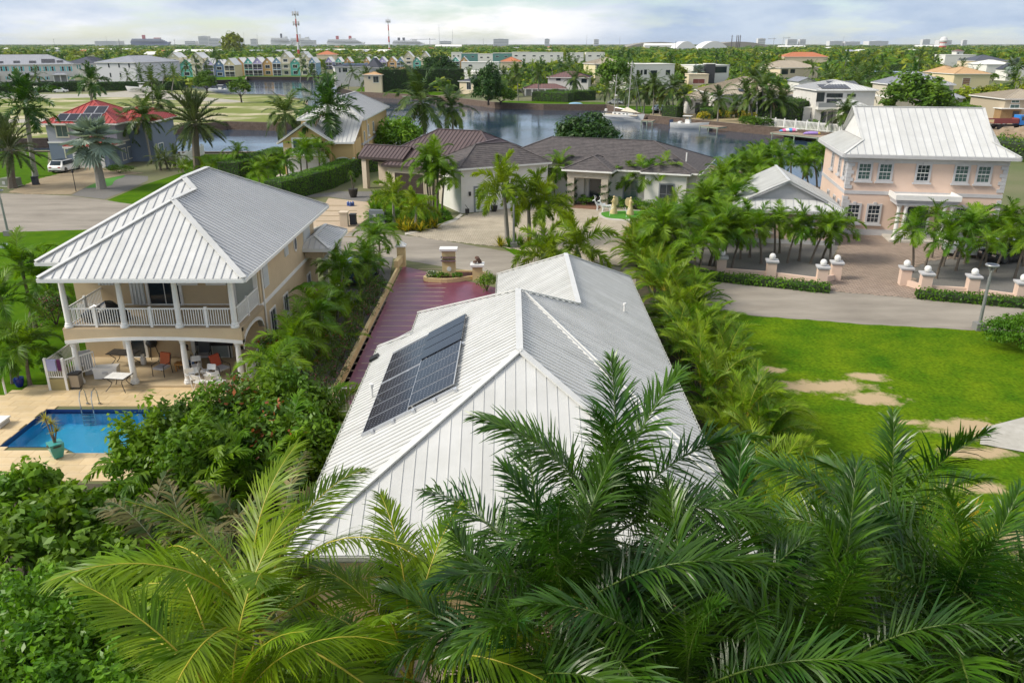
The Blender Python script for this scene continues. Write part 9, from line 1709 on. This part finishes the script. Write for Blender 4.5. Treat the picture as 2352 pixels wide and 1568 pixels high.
for i, (u, v, r) in enumerate(((860, 508, 1.2), (880, 512, 1.2), (905, 506, 1.3), (930, 500, 1.1), (1000, 512, 0.7), (1020, 505, 0.7), (985, 508, 0.8), (1345, 492-20, 1.0), (1400, 472, 1.0), (1430, 478, 1.1), (1460, 480, 1.1), (1490, 484, 1.2), (1520, 486, 1.2), (1280, 470, 1.2))): p = G(u, v); shrub(p.x, p.y, r, 1.0, 'rounded green garden shrub beside the tall garage' if i < 7 else 'leafy shrub along the shingle house front', 'garden shrubs by the tall garage' if i < 7 else 'shrubs along the shingle house', L_HEDGE if i % 2 else L_BRIGHT, i+60, 0.13, 60, 24)
for i, (u, v, r) in enumerate(((1695, 270, 2.2), (1720, 278, 2.4), (1735, 280, 2.2), (1660, 272, 1.6), (1615, 276, 1.4), (1755, 292, 2.0), (1740, 290, 2.2), (1712, 287, 1.8), (1870, 298, 1.6), (1990, 300, 2.6), (1725, 289, 2.0))): p = G(u, v); shrub(p.x, p.y, r, 1.8, 'yellow croton bush in the rocky pool garden' if i < 5 else 'green bush on the bank below the white fence', 'yellow crotons by the pool' if i < 5 else 'bushes below the white fence', L_GOLD if i < 5 else L_TREE, i+80, 0.3, 50, 20)
# palms on the far banks
FARP = [((1190, 232), (1186, 172)), ((1237, 232), (1238, 170)), ((1205, 222), (1160, 190)), ((1325, 228), (1318, 185)), ((1402, 240), (1394, 205)), ((1418, 246), (1425, 200)), ((1440, 253), (1446, 210)), ((1462, 259), (1462, 205)), ((1478, 262), (1484, 212)), ((1500, 264), (1500, 196)), ((1515, 264), (1520, 215)), ((1545, 268), (1536, 202)), ((1566, 270), (1572, 222)),
        ((1648, 279), (1650, 225)), ((1729, 286), (1716, 222)), ((1750, 288), (1748, 205)), ((1770, 290), (1770, 230)), ((1752, 280), (1738, 180)), ((1790, 290), (1795, 235)), ((1935, 304), (1938, 262)), ((1950, 306), (1960, 280)), ((1620, 268), (1612, 240)), ((1690, 270), (1684, 248)), ((830, 210), (850, 178)), ((1168, 210), (1150, 172)), ((1145, 214), (1132, 180)), ((1085, 215), (1074, 180)),
        ((1866, 186), (1858, 160)), ((1905, 212), (1900, 178)), ((1930, 214), (1935, 168)), ((1980, 214), (1975, 176)), ((2010, 206), (2015, 172)), ((2120, 250), (2118, 205)), ((2134, 252), (2136, 215)), ((2200, 200), (2194, 172)), ((2240, 205), (2238, 172)), ((290, 206), (300, 176)), ((318, 207), (322, 172)), ((345, 208), (350, 176)), ((372, 208), (378, 172)), ((395, 200), (400, 168)), ((424, 190), (428, 152)), ((452, 190), (455, 148)), ((472, 190), (478, 160)), ((496, 188), (500, 130)), ((395, 220), (408, 178)), ((352, 240), (352, 190)), ((690, 190), (705, 150)), ((745, 196), (750, 165)), ((722, 200), (716, 168)), ((800, 205), (812, 168)), ((95, 210), (84, 176))]
for i, (bb, cc) in enumerate(FARP):
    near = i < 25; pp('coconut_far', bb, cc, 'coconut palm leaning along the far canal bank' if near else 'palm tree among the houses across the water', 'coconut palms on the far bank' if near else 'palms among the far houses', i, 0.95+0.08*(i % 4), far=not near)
def woods():
    """trees and palms that stand apart between the houses, then the far wood as one mass"""
    g = random.Random(11); H_ = [Vector(p) for p in hole]; Lg = [Vector(p) for p in lag]
    def inside(P, x, y):
        c = False
        for i in range(len(P)):
            a, b_ = P[i], P[(i+1) % len(P)]
            if (a.y > y) != (b_.y > y) and x < (b_.x-a.x)*(y-a.y)/(b_.y-a.y)+a.x: c = not c
        return c
    sand = [Vector(p) for p in gs([(-900, 330), (0, 324), (520, 285), (700, 282), (705, 220), (300, 200), (-900, 205)])]
    fld = [Vector(p) for p in gs([(2035, 220), (2360, 230), (2360, 198), (2120, 192), (2035, 196)])]; dirt = [Vector(p) for p in gs([(2255, 262), (2700, 258), (2700, 400), (2265, 370)])]; gar = [Vector(p) for p in gs([(1470, 280), (1830, 318), (2050, 325), (2050, 268), (1480, 240)])]; rw = [Vector(p) for p in gs([(320, 190), (850, 182), (850, 174), (320, 176)])]
    fen = [Vector(p) for p in gs([(1140, 240), (1400, 246), (1400, 226), (1160, 224)])]
    def ok(x, y, r, top):
        for P in (H_, Lg, sand, fld, dirt, gar, rw, fen):
            if inside(P, x, y): return False
        f = y*cp+(CAMZ-0)*sp_; ft = y*cp-(top-CAMZ)*sp_; u = 1176+FPX*x/f; vt = 784-FPX*(y*sp_+(top-CAMZ)*cp)/ft; du = FPX*r/f
        for (u0, u1, va, vb, L, Rr, dep) in OCC:
            yy = (L.y+Rr.y)/2
            if min(u1, u+du)-max(u0, u-du) > 0:
                if y < yy-0.5 and vt < va+(vb-va)*0.72 and y > yy*0.35: return False
                if yy-1.5 <= y <= yy+dep+1.5: return False
        return True
    n = 0; tries = 0; kinds = ['lod', 'lodlight', 'loddark', 'lod']; nm = {'lod': 'mid green round crowned tree in the woods beyond the canal', 'lodlight': 'yellow green round crowned tree in the woods beyond the canal', 'loddark': 'dark round crowned tree in the woods beyond the canal'}
    while n < 230 and tries < 30000:
        tries += 1; y = 195+g.random()**1.3*420; f = y*cp+CAMZ*sp_; u = g.uniform(-60, 2410); x = (u-1176)*f/FPX; r = g.uniform(2.2, 4.2); hz = r*g.uniform(0.65, 0.95); tr = g.uniform(0.5, 1.8)
        if ok(x, y, r, tr+hz*1.7): tree(x, y, r, hz, nm[kinds[n % 4]], 'woods beyond the canal, '+kinds[n % 4], kinds[n % 4], n, tr); n += 1
    n = 0; tries = 0
    while n < 190 and tries < 30000:
        tries += 1; y = 195+g.random()**1.3*400; f = y*cp+CAMZ*sp_; u = g.uniform(-60, 2410); x = (u-1176)*f/FPX; h = g.uniform(4.5, 8.5)
        if ok(x, y, 3.0, h+1.5): palm(('coconut_far', 'royal_far', 'foxtail')[n % 3 if n % 5 else 2], x, y, h, 'palm tree standing in the woods beyond the canal', 'palms in the woods beyond the canal', n, 1.2 if n % 3 else 1.5, 0.8, far=True); n += 1
    gg = np.random.default_rng(4)
    def mass(name, y0, y1, cnt, m, hh, rr, label, seed):
        ys = []; xs_ = []; 
        while len(ys) < cnt:
            y = y0*(y1/y0)**gg.random(); f = y*cp+CAMZ*sp_; u = gg.uniform(-120, 2470); x = (u-1176)*f/FPX; r = gg.uniform(*rr)*(1+y/2500)
            if y > 900 or ok(x, y, r, hh*1.15): ys.append((x, y, r))
        V = []; k = 44
        tmpl = []
        for s_ in range(6): v, _ = crown_arrays(seed+s_, 1, 1, 1, 11, 4, 0.75, cl=0.4); tmpl.append(v)
        for i, (x, y, r) in enumerate(ys):
            h = hh*gg.uniform(0.6, 1.15); t_ = tmpl[i % 6]; V.append(t_*np.array([r, r, h*0.5])+np.array([x, y, h*0.5]))
        V = np.concatenate(V); o = new_obj(name, npmesh(name, V, np.arange(len(V)).reshape(-1, 4), [m])); tag(o, label, 'woodland', None, 'stuff')
    mass('woodland', 430, 5200, 2600, L_TREE, 8.5, (4, 7), 'green woodland stretching to the horizon', 1); mass('woodland', 430, 4000, 2600, L_TREEL, 8.0, (4, 7), 'woodland tinted sunlit yellow green stretching to the horizon', 20); mass('woodland', 230, 900, 1500, L_TREE, 5.0, (2.2, 4.0), 'low bushes and gardens between the far houses', 40); mass('woodland', 230, 800, 900, L_TREEL, 4.5, (2.0, 3.6), 'light green bushes between the far houses', 50)  # the second mass gets its sunlit look from a lighter leaf colour
woods()
# ------------------------------------------------------------------ sea air
def haze():
    m = bpy.data.materials.new('haze_air'); m.use_nodes = True; nt = m.node_tree; nt.nodes.remove(nt.nodes['Principled BSDF']); v = nt.nodes.new('ShaderNodeVolumePrincipled')
    v.inputs['Color'].default_value = (0.80, 0.88, 1.0, 1); v.inputs['Density'].default_value = 0.00004; v.inputs['Anisotropy'].default_value = 0.2; nt.links.new(v.outputs[0], nt.nodes['Material Output'].inputs['Volume'])
    o = B().box(-15000, 15000, -200, 15000, -4, 75).build('haze', m); tag(o, 'thin blue sea haze over the town', 'haze', None, 'stuff')
haze()
